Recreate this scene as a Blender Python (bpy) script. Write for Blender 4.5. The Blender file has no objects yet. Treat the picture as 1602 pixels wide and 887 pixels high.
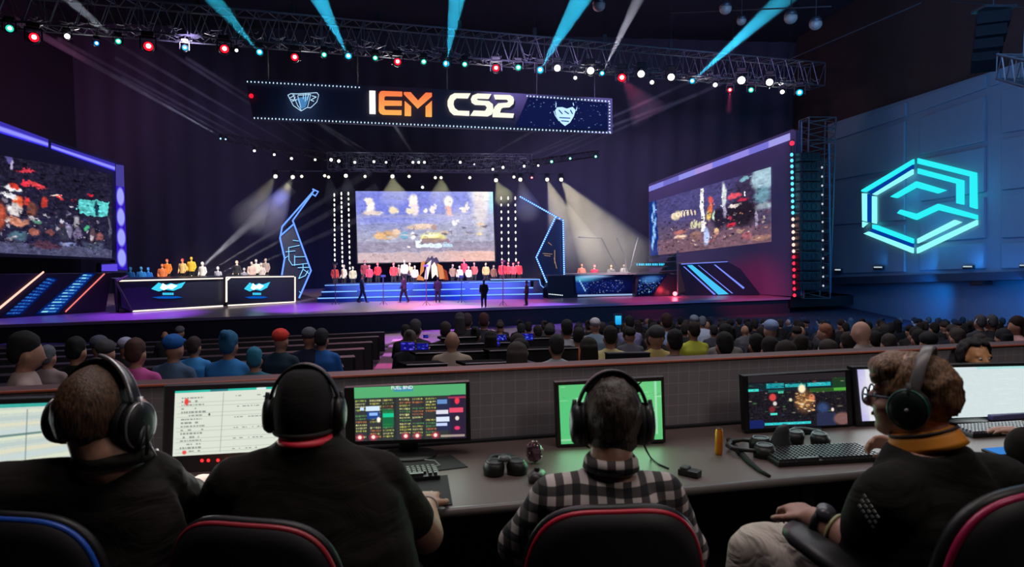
import bpy, bmesh, math, random
import numpy as np
from mathutils import Vector, Matrix, Euler, Quaternion, noise
sc = bpy.context.scene
COL = sc.collection
R = math.radians
PI = math.pi
random.seed(7)
rng = np.random.default_rng(5)

# ------------------------------------------------------------------ camera
F = 1100.0; CX = 801.0; CY = 443.5
EYE = Vector((0, 0, 1.75))
PIT = math.atan((443.5 - 363) / F)
cp, sp = math.cos(PIT), math.sin(PIT)
cam = bpy.data.cameras.new('camera')
cam.sensor_width = 36; cam.lens = F / 1602 * 36; cam.clip_end = 400; cam.clip_start = .05
cam.dof.use_dof = True; cam.dof.focus_distance = 26; cam.dof.aperture_fstop = 6.3
camo = bpy.data.objects.new('camera', cam); COL.objects.link(camo)
camo.location = EYE; camo.rotation_euler = (PI / 2 - PIT, 0, 0)
sc.camera = camo
sc.view_settings.view_transform = 'Standard'; sc.view_settings.look = 'None'
sc.view_settings.gamma = 1; sc.view_settings.exposure = 0
sc.view_settings.use_curve_mapping = False
w = bpy.data.worlds.new('world'); sc.world = w; w.use_nodes = True
w.node_tree.nodes['Background'].inputs[0].default_value = (.004, .004, .010, 1)
w.node_tree.nodes['Background'].inputs[1].default_value = .6

def ray(px, py):
    x = (px - CX) / F; y = -(py - CY) / F
    return Vector((x, cp + y * sp, -sp + y * cp))
def V(px, py, d):
    r = ray(px, py); return EYE + r * (d / r.y)
def at_z(px, py, z):
    r = ray(px, py); return EYE + r * ((z - EYE.z) / r.z)
UP = Vector((0, 0, 1))
class Plane:
    """a vertical plane through two ground points; n points to the room's audience side"""
    def __init__(s, p1, p2):
        s.p = p1.copy(); s.u = (Vector((p2.x, p2.y, 0)) - Vector((p1.x, p1.y, 0))).normalized()
        s.n = Vector((s.u.y, -s.u.x, 0))
        if s.n.dot(EYE - s.p) < 0: s.n = -s.n
    def at(s, px, py, off=0.0):
        r = ray(px, py); p0 = s.p + s.n * off
        return EYE + r * ((p0 - EYE).dot(s.n) / r.dot(s.n))

# ------------------------------------------------------------------ materials
def lin(c):
    return tuple((v / 12.92 if v <= .04045 else ((v + .055) / 1.055) ** 2.4) for v in c)
def rgb(r, g, b): return lin((r / 255, g / 255, b / 255))
MATS = {}
def mat(name, col=(.5, .5, .5), rough=.6, metal=0, noise_amt=0.0, nscale=40, bump=0.0, spec=.5, alpha=None, trans=0):
    if name in MATS: return MATS[name]
    m = bpy.data.materials.new(name); m.use_nodes = True; nt = m.node_tree
    b = nt.nodes['Principled BSDF']
    b.inputs['Base Color'].default_value = (*col, 1); b.inputs['Roughness'].default_value = rough
    b.inputs['Metallic'].default_value = metal; b.inputs['Specular IOR Level'].default_value = spec
    if trans: b.inputs['Transmission Weight'].default_value = trans
    tc = nt.nodes.new('ShaderNodeTexCoord')
    no = nt.nodes.new('ShaderNodeTexNoise'); no.inputs['Scale'].default_value = nscale; no.inputs['Detail'].default_value = 4
    nt.links.new(tc.outputs['Object'], no.inputs['Vector'])
    mx = nt.nodes.new('ShaderNodeMix'); mx.data_type = 'RGBA'
    a = max(noise_amt, .04)
    mx.inputs['A'].default_value = (*[c * (1 - a) for c in col], 1); mx.inputs['B'].default_value = (*[min(1, c * (1 + a)) for c in col], 1)
    nt.links.new(no.outputs['Fac'], mx.inputs['Factor']); nt.links.new(mx.outputs['Result'], b.inputs['Base Color'])
    if bump:
        bp = nt.nodes.new('ShaderNodeBump'); bp.inputs['Strength'].default_value = bump; bp.inputs['Distance'].default_value = .01
        nt.links.new(no.outputs['Fac'], bp.inputs['Height']); nt.links.new(bp.outputs[0], b.inputs['Normal'])
    MATS[name] = m; return m
def emat(name, col, s=1.0):
    if name in MATS: return MATS[name]
    m = bpy.data.materials.new(name); m.use_nodes = True; nt = m.node_tree; nt.nodes.clear()
    o = nt.nodes.new('ShaderNodeOutputMaterial'); e = nt.nodes.new('ShaderNodeEmission')
    e.inputs[0].default_value = (*col, 1); e.inputs[1].default_value = s
    nt.links.new(e.outputs[0], o.inputs[0]); MATS[name] = m; return m
def dotmat(name, col, s, scale, axis='x', duty=.5, back=(.004, .004, .012)):
    """an LED strip: lit cells along the object's x or z axis, dark gaps between"""
    if name in MATS: return MATS[name]
    m = bpy.data.materials.new(name); m.use_nodes = True; nt = m.node_tree; nt.nodes.clear(); N = nt.nodes.new; L = nt.links.new
    o = N('ShaderNodeOutputMaterial'); e = N('ShaderNodeEmission'); tc = N('ShaderNodeTexCoord'); sx = N('ShaderNodeSeparateXYZ')
    L(tc.outputs['UV'], sx.inputs[0])
    mu = N('ShaderNodeMath'); mu.operation = 'MULTIPLY'; mu.inputs[1].default_value = scale; L(sx.outputs[0 if axis == 'x' else 1], mu.inputs[0])
    fr = N('ShaderNodeMath'); fr.operation = 'FRACT'; L(mu.outputs[0], fr.inputs[0])
    lt = N('ShaderNodeMath'); lt.operation = 'LESS_THAN'; lt.inputs[1].default_value = duty; L(fr.outputs[0], lt.inputs[0])
    ml = N('ShaderNodeMath'); ml.operation = 'MULTIPLY'; ml.inputs[1].default_value = s; L(lt.outputs[0], ml.inputs[0])
    e.inputs[0].default_value = (*col, 1); L(ml.outputs[0], e.inputs[1]); L(e.outputs[0], o.inputs[0]); MATS[name] = m; return m
def pixmat(name='screen_pixels', s=1.0):
    if name in MATS: return MATS[name]
    m = bpy.data.materials.new(name); m.use_nodes = True; nt = m.node_tree; nt.nodes.clear()
    o = nt.nodes.new('ShaderNodeOutputMaterial'); e = nt.nodes.new('ShaderNodeEmission'); a = nt.nodes.new('ShaderNodeAttribute'); a.attribute_name = 'Col'
    e.inputs[1].default_value = s
    nt.links.new(a.outputs['Color'], e.inputs[0]); nt.links.new(e.outputs[0], o.inputs[0]); MATS[name] = m; return m

BLK = mat('black_plastic', (.012, .012, .013), .45)
BLKM = mat('matte_black', (.008, .008, .010), .8)
DARK = mat('dark_steel', (.045, .045, .05), .45, .6)
ALU = mat('truss_aluminium', (.17, .175, .20), .45, .7)

# ------------------------------------------------------------------ objects
def tag(o, label=None, cat=None, group=None, kind=None):
    if label: o['label'] = label
    if cat: o['category'] = cat
    if group: o['group'] = group
    if kind: o['kind'] = kind
    return o
def empty(name, loc, label, cat, group=None, rz=0):
    o = bpy.data.objects.new(name, None); COL.objects.link(o); o.location = loc; o.rotation_euler = (0, 0, rz)
    o.empty_display_size = .1
    return tag(o, label, cat, group)
def link(name, me, m, parent=None, loc=None):
    """link a mesh whose vertices are in WORLD space; parent = a root placed with location / z rotation only"""
    o = bpy.data.objects.new(name, me); COL.objects.link(o)
    if m is not None and not me.materials:
        for k in (m if isinstance(m, (list, tuple)) else [m]): me.materials.append(k)
    if parent is not None:
        Mx = Matrix.Translation(parent.location) @ parent.rotation_euler.to_matrix().to_4x4()
        if parent.parent is not None: Mx = Matrix.Translation(parent.parent.location) @ parent.parent.rotation_euler.to_matrix().to_4x4() @ Mx
        me.transform(Mx.inverted()); o.parent = parent
    else:
        if loc is None:
            co = [v.co for v in me.vertices]
            loc = Vector((sum(c.x for c in co) / len(co), sum(c.y for c in co) / len(co), min(c.z for c in co)))
        me.transform(Matrix.Translation(-Vector(loc))); o.location = loc
    return o
def from_bm(bm, name, m, parent=None, smooth=False, loc=None, recalc=True):
    if recalc: bmesh.ops.recalc_face_normals(bm, faces=bm.faces)
    me = bpy.data.meshes.new(name); bm.to_mesh(me); bm.free()
    if smooth:
        for p in me.polygons: p.use_smooth = True
    return link(name, me, m, parent, loc)
def copy_tree(o, parent=None):
    c = o.copy(); COL.objects.link(c); c.parent = parent
    for ch in list(o.children): copy_tree(ch, c)
    return c
def set_mat(o, m, slot=0):
    o.material_slots[slot].link = 'OBJECT'; o.material_slots[slot].material = m

def frame_of(d):
    d = d.normalized(); q = d.to_track_quat('Z', 'Y'); return q @ Vector((1, 0, 0)), q @ Vector((0, 1, 0)), d
def add_tube(bm, pts, r, n=8, closed=False):
    pts = [Vector(p) for p in pts]; rr = r if isinstance(r, (list, tuple)) else [r] * len(pts)
    rings = []; X = None
    for i, p in enumerate(pts):
        a = pts[i - 1] if (i or closed) else p; b = pts[(i + 1) % len(pts)] if (i < len(pts) - 1 or closed) else p
        d = (b - a).normalized()
        if X is None: X = frame_of(d)[0]
        X = (X - d * X.dot(d)).normalized(); Y = d.cross(X)
        rings.append([bm.verts.new(p + (X * math.cos(t) + Y * math.sin(t)) * rr[i]) for t in [2 * PI * k / n for k in range(n)]])
    for i in range(len(rings) if closed else len(rings) - 1):
        A = rings[i]; B = rings[(i + 1) % len(rings)]
        for k in range(n): bm.faces.new((A[k], A[(k + 1) % n], B[(k + 1) % n], B[k]))
    if not closed: bm.faces.new(rings[0][::-1]); bm.faces.new(rings[-1])
def add_box(bm, c, s, M=None):
    c = Vector(c); vs = []
    for x in (-.5, .5):
        for y in (-.5, .5):
            for z in (-.5, .5):
                v = Vector((x * s[0], y * s[1], z * s[2]))
                if M is not None: v = M @ v
                vs.append(bm.verts.new(c + v))
    for f in ((0, 1, 3, 2), (4, 6, 7, 5), (0, 4, 5, 1), (2, 3, 7, 6), (0, 2, 6, 4), (1, 5, 7, 3)): bm.faces.new([vs[i] for i in f])
    return vs
def bev(bm, w, seg=2):
    bmesh.ops.bevel(bm, geom=bm.edges[:] , offset=w, segments=seg, profile=.7, affect='EDGES', clamp_overlap=True)
def add_ell(bm, c, r, M=None, u=20, v=12):
    c = Vector(c); rows = []
    top = bm.verts.new(c + ((M @ Vector((0, 0, r[2]))) if M is not None else Vector((0, 0, r[2]))))
    bot = bm.verts.new(c + ((M @ Vector((0, 0, -r[2]))) if M is not None else Vector((0, 0, -r[2]))))
    for i in range(1, v):
        a = PI * i / v; row = []
        for j in range(u):
            b = 2 * PI * j / u; p = Vector((r[0] * math.sin(a) * math.cos(b), r[1] * math.sin(a) * math.sin(b), r[2] * math.cos(a)))
            if M is not None: p = M @ p
            row.append(bm.verts.new(c + p))
        rows.append(row)
    for j in range(u):
        bm.faces.new((top, rows[0][j], rows[0][(j + 1) % u])); bm.faces.new((bot, rows[-1][(j + 1) % u], rows[-1][j]))
        for i in range(len(rows) - 1): bm.faces.new((rows[i][j], rows[i + 1][j], rows[i + 1][(j + 1) % u], rows[i][(j + 1) % u]))
def add_cap(bm, a, b, ra, rb, n=14):
    """tapered capsule"""
    a = Vector(a); b = Vector(b); L = (b - a).length; d = (b - a).normalized(); X, Y, Z = frame_of(d)
    prof = []
    for k in range(0, 5): t = PI / 2 * k / 4; prof.append((-ra * math.cos(t), ra * math.sin(t)))
    for k in range(1, 5): pass
    for k in range(0, 5): t = PI / 2 * k / 4; prof.append((L + rb * math.sin(t), rb * math.cos(t)))
    rings = []
    for z, r in prof[1:-1]: rings.append([bm.verts.new(a + Z * z + (X * math.cos(2 * PI * k / n) + Y * math.sin(2 * PI * k / n)) * r) for k in range(n)])
    s = bm.verts.new(a - Z * ra); e = bm.verts.new(b + Z * rb)
    for k in range(n):
        bm.faces.new((s, rings[0][(k + 1) % n], rings[0][k])); bm.faces.new((e, rings[-1][k], rings[-1][(k + 1) % n]))
        for i in range(len(rings) - 1): bm.faces.new((rings[i][k], rings[i][(k + 1) % n], rings[i + 1][(k + 1) % n], rings[i + 1][k]))
def add_loft(bm, rings, n=24, p=2.0):
    """rings: (center, xvec, yvec) with superellipse exponent p"""
    rr = []
    for c, X, Y in rings:
        c = Vector(c); row = []
        for k in range(n):
            t = 2 * PI * k / n; ct, st = math.cos(t), math.sin(t)
            row.append(bm.verts.new(c + Vector(X) * (math.copysign(abs(ct) ** (2 / p), ct)) + Vector(Y) * (math.copysign(abs(st) ** (2 / p), st))))
        rr.append(row)
    for i in range(len(rr) - 1):
        for k in range(n): bm.faces.new((rr[i][k], rr[i][(k + 1) % n], rr[i + 1][(k + 1) % n], rr[i + 1][k]))
    bm.faces.new(rr[0][::-1]); bm.faces.new(rr[-1])
def add_cyl(bm, a, b, r, n=20, r2=None):
    add_tube(bm, [a, b], [r, r if r2 is None else r2], n)
TMP = bpy.data.scenes.new('workshop')
def tmp_graph():
    with bpy.context.temp_override(scene=TMP, view_layer=TMP.view_layers[0]):
        dg = bpy.context.evaluated_depsgraph_get(); dg.update()
    return dg
def remesh(bm, voxel, smooth=2, fac=.5):
    """fuse overlapping closed pieces into one continuous skin; returns mesh"""
    bmesh.ops.recalc_face_normals(bm, faces=bm.faces)
    me = bpy.data.meshes.new('tmp'); bm.to_mesh(me); bm.free()
    o = bpy.data.objects.new('tmp', me); TMP.collection.objects.link(o)
    m = o.modifiers.new('r', 'REMESH'); m.mode = 'VOXEL'; m.voxel_size = voxel; m.use_smooth_shade = True
    if smooth:
        s = o.modifiers.new('s', 'SMOOTH'); s.factor = fac; s.iterations = smooth
    dg = tmp_graph()
    out = bpy.data.meshes.new_from_object(o.evaluated_get(dg))
    bpy.data.objects.remove(o); bpy.data.meshes.remove(me)
    for p in out.polygons: p.use_smooth = True
    out.materials.clear()
    return out
def slab(pl, px, t=.05, off=0.0, bm=None, back=True):
    """a polygon traced on a vertical plane, given thickness t away from the hall"""
    own = bm is None
    if own: bm = bmesh.new()
    P = [pl.at(x, y, off) for x, y in px]
    return slab3(P, -pl.n * t, bm)
def slab3(P, ext, bm=None):
    if bm is None: bm = bmesh.new()
    a = [bm.verts.new(p) for p in P]; b = [bm.verts.new(p + ext) for p in P]
    n = len(P); bm.faces.new(a); bm.faces.new(b[::-1])
    for i in range(n): bm.faces.new((a[i], b[i], b[(i + 1) % n], a[(i + 1) % n]))
    return bm
def strokes(pl, lines, wpx, t=.04, off=0.0, bm=None, closed=False):
    """thin bars along pixel polylines on the plane"""
    if bm is None: bm = bmesh.new()
    for ln in lines:
        for (x0, y0), (x1, y1) in zip(ln[:-1], ln[1:]):
            L = math.hypot(x1 - x0, y1 - y0) or 1; ex, ey = (x1 - x0) / L, (y1 - y0) / L; nx, ny = -ey * wpx / 2, ex * wpx / 2
            e = wpx * .3
            slab(pl, [(x0 - ex * e + nx, y0 - ey * e + ny), (x1 + ex * e + nx, y1 + ey * e + ny), (x1 + ex * e - nx, y1 + ey * e - ny), (x0 - ex * e - nx, y0 - ey * e - ny)], t, off, bm)
    return bm
def dots(pl, pts, rw, rh, t=.05, off=0.0, bm=None):
    if bm is None: bm = bmesh.new()
    for x, y in pts:
        slab(pl, [(x + rw * math.cos(a), y + rh * math.sin(a)) for a in [PI / 3 * k for k in range(6)]], t, off, bm)
    return bm
def lerp2(a, b, n): return [(a[0] + (b[0] - a[0]) * i / (n - 1), a[1] + (b[1] - a[1]) * i / (n - 1)) for i in range(n)]
def text_bm(s, P, X, Y, size, ext=.01):
    """text as a solid mesh: origin P, width axis X, height axis Y (unit vectors)"""
    cu = bpy.data.curves.new('t', 'FONT'); cu.body = s; cu.size = size; cu.extrude = ext; cu.align_x = 'CENTER'; cu.align_y = 'CENTER'; cu.resolution_u = 2
    o = bpy.data.objects.new('t', cu); TMP.collection.objects.link(o)
    dg = tmp_graph()
    me = bpy.data.meshes.new_from_object(o.evaluated_get(dg)); bpy.data.objects.remove(o)
    X = Vector(X); Y = Vector(Y); Z = X.cross(Y); M = Matrix.Translation(P) @ Matrix((X, Y, Z)).transposed().to_4x4(); me.transform(M)
    me.materials.clear(); return me

# ------------------------------------------------------------------ pictures shown on screens
class Pic:
    def __init__(s, nx, ny, top=(10, 10, 20), bot=None):
        s.nx, s.ny = nx, ny; bot = bot or top
        v = np.linspace(0, 1, ny + 1)[:, None, None]
        s.a = np.ones((ny + 1, nx + 1, 1)) * (np.array(top) * (1 - v) + np.array(bot) * v)
        s.U, s.Vv = np.meshgrid(np.linspace(0, 1, nx + 1), np.linspace(0, 1, ny + 1))
    def mix(s, m, c): m = m[..., None]; s.a = s.a * (1 - m) + np.array(c) * m
    def ell(s, cx, cy, rx, ry, c, soft=.3, a=1.0):
        d = np.sqrt(((s.U - cx) / rx) ** 2 + ((s.Vv - cy) / ry) ** 2); s.mix(np.clip((1 + soft / 2 - d) / max(soft, .01), 0, 1) * a, c); return s
    def rect(s, x0, y0, x1, y1, c, a=1.0, skew=0):
        vv = s.Vv - skew * (s.U - x0); m = ((s.U >= x0) & (s.U <= x1) & (vv >= y0) & (vv <= y1)).astype(float); s.mix(m * a, c); return s
    def noise(s, k, amt, x0=0, y0=0, x1=1, y1=1, kx=None):
        kx = kx or k
        n = rng.random((int(s.ny / k) + 2, int(s.nx / kx) + 2)); n = np.kron(n, np.ones((int(k), int(kx))))[:s.ny + 1, :s.nx + 1]
        m = ((s.U >= x0) & (s.U <= x1) & (s.Vv >= y0) & (s.Vv <= y1)); s.a += ((n - .5) * 2 * amt * m)[..., None]; return s
    def specks(s, n, x0, y0, x1, y1, cols, rmax=.012, rmin=.004, asp=1.6):
        for _ in range(n):
            c = cols[rng.integers(len(cols))]; r = rng.uniform(rmin, rmax)
            s.ell(rng.uniform(x0, x1), rng.uniform(y0, y1), r * rng.uniform(.6, 2), r * asp * rng.uniform(.5, 1.4), c, .6, rng.uniform(.5, 1))
        return s
def _smooth(nx, ny, gx, gy):
    g = rng.random((gy + 2, gx + 2)) * 2 - 1; x = np.linspace(0, gx, nx + 1); y = np.linspace(0, gy, ny + 1); xi = x.astype(int); yi = y.astype(int); fx = (x - xi)[None, :]; fy = (y - yi)[:, None]; fx = fx * fx * (3 - 2 * fx); fy = fy * fy * (3 - 2 * fy)
    a = g[np.ix_(yi, xi)]; b = g[np.ix_(yi, xi + 1)]; c = g[np.ix_(yi + 1, xi)]; d = g[np.ix_(yi + 1, xi + 1)]
    return (a * (1 - fx) + b * fx) * (1 - fy) + (c * (1 - fx) + d * fx) * fy
def warp(p, amt=.02, grain=10, y0=0, y1=1, tex_=.10):
    """ragged, detailed outlines: shift the picture by layered noise and add fine contrast"""
    dx = sum(_smooth(p.nx, p.ny, k * 2, k) * amt / (i + 1) for i, k in enumerate((6, 16, 40))); dy = sum(_smooth(p.nx, p.ny, k * 2, k) * amt * 1.6 / (i + 1) for i, k in enumerate((6, 16, 40)))
    U = np.clip((p.U + dx) * p.nx, 0, p.nx).astype(int); W_ = np.clip((p.Vv + dy) * p.ny, 0, p.ny).astype(int); new = p.a[W_, U]
    tex = 1 + tex_ * _smooth(p.nx, p.ny, 60, 34) + tex_ * .8 * _smooth(p.nx, p.ny, 26, 44); new = new * tex[..., None] + grain * _smooth(p.nx, p.ny, 90, 60)[..., None]
    m = ((p.Vv >= y0) & (p.Vv <= y1))[..., None]; p.a = np.where(m, new, p.a)
    for _ in range(int(p.nx * p.ny / 110)):      # small ragged fragments, as on a compressed video picture
        w_ = int(rng.integers(2, 9)); h_ = int(rng.integers(1, 6)); x = int(rng.integers(6, p.nx - 14)); y = int(rng.integers(max(4, int(p.ny * y0)), p.ny - 8)); sx, sy = int(rng.integers(-5, 6)), int(rng.integers(-3, 4))
        p.a[y:y + h_, x:x + w_] = p.a[y + sy:y + sy + h_, x + sx:x + sx + w_] * rng.uniform(1 - tex_ * 3, 1 + tex_ * 2.2)
    return p
def painted(name, pic, quad, mname='screen_pixels', parent=None, strength=1.0):
    """a picture shown on a flat screen; quad = TL, TR, BR, BL in world space"""
    TL, TR, BR, BL = [np.array(q) for q in quad]; U = pic.U[..., None]; W = pic.Vv[..., None]
    P = (TL * (1 - U) + TR * U) * (1 - W) + (BL * (1 - U) + BR * U) * W
    nx, ny = pic.nx, pic.ny; idx = np.arange((nx + 1) * (ny + 1)).reshape(ny + 1, nx + 1)
    f = np.stack([idx[:-1, :-1], idx[1:, :-1], idx[1:, 1:], idx[:-1, 1:]], -1).reshape(-1, 4)
    me = bpy.data.meshes.new(name); me.from_pydata(P.reshape(-1, 3).tolist(), [], f.tolist())
    a = np.clip(pic.a / 255, 0, 1.0); a = np.where(a <= .04045, a / 12.92, ((a + .055) / 1.055) ** 2.4)
    ca = me.color_attributes.new('Col', 'FLOAT_COLOR', 'POINT')
    ca.data.foreach_set('color', np.concatenate([a.reshape(-1, 3), np.ones(((nx + 1) * (ny + 1), 1))], 1).astype(np.float32).ravel())
    return link(name, me, pixmat(mname, strength), parent)

# ------------------------------------------------------------------ lights and beams in the haze
def spot(name, loc, tgt, col, power, size, blend=.3, rad=.05, parent=None):
    l = bpy.data.lights.new(name, 'SPOT'); l.energy = power; l.color = col; l.spot_size = size; l.spot_blend = blend; l.shadow_soft_size = rad
    o = bpy.data.objects.new(name, l); COL.objects.link(o); o.location = loc
    o.rotation_euler = (Vector(loc) - Vector(tgt)).to_track_quat('Z', 'Y').to_euler()
    return o
def area(name, loc, tgt, col, power, sx, sy):
    l = bpy.data.lights.new(name, 'AREA'); l.energy = power; l.color = col; l.shape = 'RECTANGLE'; l.size = sx; l.size_y = sy
    o = bpy.data.objects.new(name, l); COL.objects.link(o); o.location = loc
    o.rotation_euler = (Vector(loc) - Vector(tgt)).to_track_quat('Z', 'Y').to_euler()
    return o
def hazemat(dens):
    k = 'stage_haze_%g' % dens
    if k in MATS: return MATS[k]
    m = bpy.data.materials.new(k); m.use_nodes = True; nt = m.node_tree; nt.nodes.clear()
    o = nt.nodes.new('ShaderNodeOutputMaterial'); v = nt.nodes.new('ShaderNodeVolumeScatter'); v.inputs['Density'].default_value = dens
    v.inputs['Color'].default_value = (1, 1, 1, 1)
    tc = nt.nodes.new('ShaderNodeTexCoord'); no = nt.nodes.new('ShaderNodeTexNoise'); no.inputs['Scale'].default_value = .8
    nt.links.new(tc.outputs['Object'], no.inputs['Vector'])
    mr = nt.nodes.new('ShaderNodeMapRange'); mr.inputs['To Min'].default_value = dens * .55; mr.inputs['To Max'].default_value = dens * 1.45
    nt.links.new(no.outputs['Fac'], mr.inputs['Value']); nt.links.new(mr.outputs[0], v.inputs['Density'])
    nt.links.new(v.outputs[0], o.inputs['Volume']); MATS[k] = m; return m
def beam(a, b, r0, r1, col, power, dens, parent, n=20, ang=1.0):
    ax = b - a; L = ax.length; X, Y, Z = frame_of(ax); a2 = a + Z * .12
    bm = bmesh.new(); add_tube(bm, [a2, b], [r0, r1], n)
    o = from_bm(bm, 'haze_beam', hazemat(dens), parent, smooth=True)
    tag(o, None, None, None)
    sp_ = spot('lamp_light', a + Z * .1, b, col, power, max(2 * math.atan(r1 / L) * ang, R(1)), .35, .03)
    return o
# ================================================================== THE HALL
DECK = V(757, 482, 44).z                       # stage floor
UD = Vector((3.0755, 1, 0)).normalized()       # the stage front runs this way
ND = Vector((UD.y, -UD.x, 0))                  # towards the audience
FRONT = Plane(at_z(0, 508, DECK), at_z(1330, 462, DECK))
ARENA = DECK - 1.2
def rake(y): return .1 - .11 * y if y > 4.3 else 0
def structure(name, bm, m, **k):
    o = from_bm(bm, name, m, **k); o['kind'] = 'structure'; return o

# floors: the upper platform, the raked seating floor, the flat floor at the stage
carpet = mat('hall_carpet', (.070, .045, .085), .9)
bm = bmesh.new(); add_box(bm, (0, -.6, -.06), (26, 10, .12)); structure('floor', bm, mat('platform_floor', (.02, .02, .022), .7))
bm = bmesh.new()
vs = [bm.verts.new(p) for p in ((-40, 4.41, rake(4.41)), (45, 4.41, rake(4.41)), (45, 38, ARENA), (-40, 38, ARENA), (45, 75, ARENA), (-40, 75, ARENA))]
bm.faces.new((vs[0], vs[1], vs[2], vs[3])); bm.faces.new((vs[3], vs[2], vs[4], vs[5])); structure('floor_raked', bm, carpet)

curtain = mat('stage_drape', (.075, .066, .095), .95, 0, .1, 2)
def drape(name, a, b, z0, z1, amp, wl, m):
    a = Vector(a); b = Vector(b); L = (b - a).length; u = (b - a).normalized(); n = Vector((u.y, -u.x, 0)); bm = bmesh.new(); N = int(L / wl * 8); prev = None
    for i in range(N + 1):
        s = L * i / N; o = math.sin(s / wl * 2 * PI) * amp + math.sin(s / wl * 2.3) * amp * .7
        p = a + u * s + n * o; c = (bm.verts.new((p.x, p.y, z0)), bm.verts.new((p.x, p.y, z1)))
        if prev: bm.faces.new((prev[0], c[0], c[1], prev[1]))
        prev = c
    return structure(name, bm, m, smooth=True)
BK0 = V(-500, 363, 60); BK1 = V(1330, 363, 70)
drape('wall_back', (BK0.x, BK0.y, 0), (BK1.x, BK1.y, 0), ARENA, 20, .10, 2.2, curtain)
WR = Plane(V(1295, 434, 58), V(1602, 428, 36.4))
wa = WR.at(1240, 434); wb = WR.at(1602, 428); ud = (wb - wa).normalized(); ud.z = 0
far = wa - ud * 3; near = wa + ud * 60
brown = mat('upper_wall_brown', (.085, .040, .032), .85, 0, .25, .6)
bm = bmesh.new(); slab3([Vector((far.x, far.y, 8)) - WR.n * 1.0, Vector((near.x, near.y, 8)) - WR.n * 1.0, Vector((near.x, near.y, 20)) - WR.n * 1.0, Vector((far.x, far.y, 20)) - WR.n * 1.0], -WR.n * .3, bm)
structure('wall_right_upper', bm, brown)
bluewall = mat('lower_wall_grey', (.22, .25, .30), .75, 0, .08, 2)
bm = bmesh.new(); slab3([Vector((far.x, far.y, ARENA)) - WR.n * .6, Vector((near.x, near.y, ARENA)) - WR.n * .6, Vector((near.x, near.y, 8)) - WR.n * .6, Vector((far.x, far.y, 8)) - WR.n * .6], -WR.n * .3, bm)
structure('wall_right', bm, bluewall)
bm = bmesh.new(); slab3([Vector((-38, -8, ARENA)), Vector((-38, 62, ARENA)), Vector((-38, 62, 20)), Vector((-38, -8, 20))], Vector((-.3, 0, 0)), bm)
structure('wall_left', bm, mat('side_wall_dark', (.03, .025, .035), .9))
bm = bmesh.new(); add_box(bm, (4, 32, 20.2), (90, 90, .4)); structure('ceiling', bm, mat('ceiling_black', (.028, .028, .040), .9, 0, .5, .25))
bm = bmesh.new(); add_box(bm, (4, -8, 7), (90, .3, 26)); structure('wall_rear', bm, mat('side_wall_dark'))

# the light blue panelled facade on the right wall: raked top edge, raised panels, ledge
facade = mat('facade_grey_blue', (.26, .32, .38), .7, 0, .06, 1.5)
bm = bmesh.new(); slab(WR, [(1295, 195), (1720, 57), (1720, 424), (1295, 436)], .5, 0, bm)
fac = structure('trim_1', bm, facade)
fac['label'] = 'grey blue panelled facade lit from below, carrying the glowing hexagon sign'
panels = [[(1302, 200), (1416, 160), (1416, 182), (1302, 220)], [(1422, 158), (1540, 117), (1540, 138), (1422, 180)],
          [(1549, 115), (1560, 111), (1560, 131), (1549, 135)], [(1567, 108), (1715, 57), (1715, 84), (1567, 130)],
          [(1302, 228), (1414, 190), (1414, 262), (1302, 282)], [(1438, 185), (1539, 150), (1539, 221), (1438, 242)],
          [(1302, 290), (1414, 270), (1414, 344), (1302, 352)], [(1438, 250), (1539, 230), (1539, 300), (1438, 315)],
          [(1302, 360), (1414, 352), (1414, 425), (1302, 428)], [(1438, 322), (1539, 308), (1539, 372), (1438, 380)],
          [(1438, 388), (1539, 380), (1539, 420), (1438, 423)],
          [(1566, 142), (1715, 95), (1715, 186), (1566, 208)], [(1566, 217), (1715, 196), (1715, 282), (1566, 297)],
          [(1566, 305), (1715, 292), (1715, 366), (1566, 372)], [(1566, 380), (1715, 376), (1715, 415), (1566, 420)]]
for p in panels:
    bm = slab(WR, p, .16, .16); bev(bm, .05, 2); o = from_bm(bm, 'wall_panel', facade, fac)
ledge = mat('ledge_dark', (.035, .05, .075), .6)
bm = slab(WR, [(1302, 434), (1720, 420), (1720, 434), (1302, 445)], 1.2, .7); o = structure('trim_2', bm, ledge)
for i, (x, y, wd) in enumerate([(1310, 422, 8), (1373, 418, 12), (1513, 417, 13), (1600, 415, 10)]):
    r = empty('wall_washer', WR.at(x, y + 4, .5), ['short dim white strip light on the ledge beside the truss tower', 'white strip light on the ledge below the left part of the hexagon sign',
        'white strip light on the ledge right of the hexagon sign', 'white strip light on the ledge nearest the edge of the photo'][i], 'light', 'strip lights along the facade ledge')
    bm = slab(WR, [(x - wd / 2 - 1, y - 2), (x + wd / 2 + 1, y - 2), (x + wd / 2 + 1, y + 4), (x - wd / 2 - 1, y + 4)], .18, .45); bev(bm, .02, 1); from_bm(bm, 'housing', BLK, r)
    bm = slab(WR, [(x - wd / 2, y - 1), (x + wd / 2, y - 1), (x + wd / 2, y + 1), (x - wd / 2, y + 1)], .05, .52); from_bm(bm, 'diffuser', emat('washer_white', (.75, .9, 1), 1.3 if i else .6), r)

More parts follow.
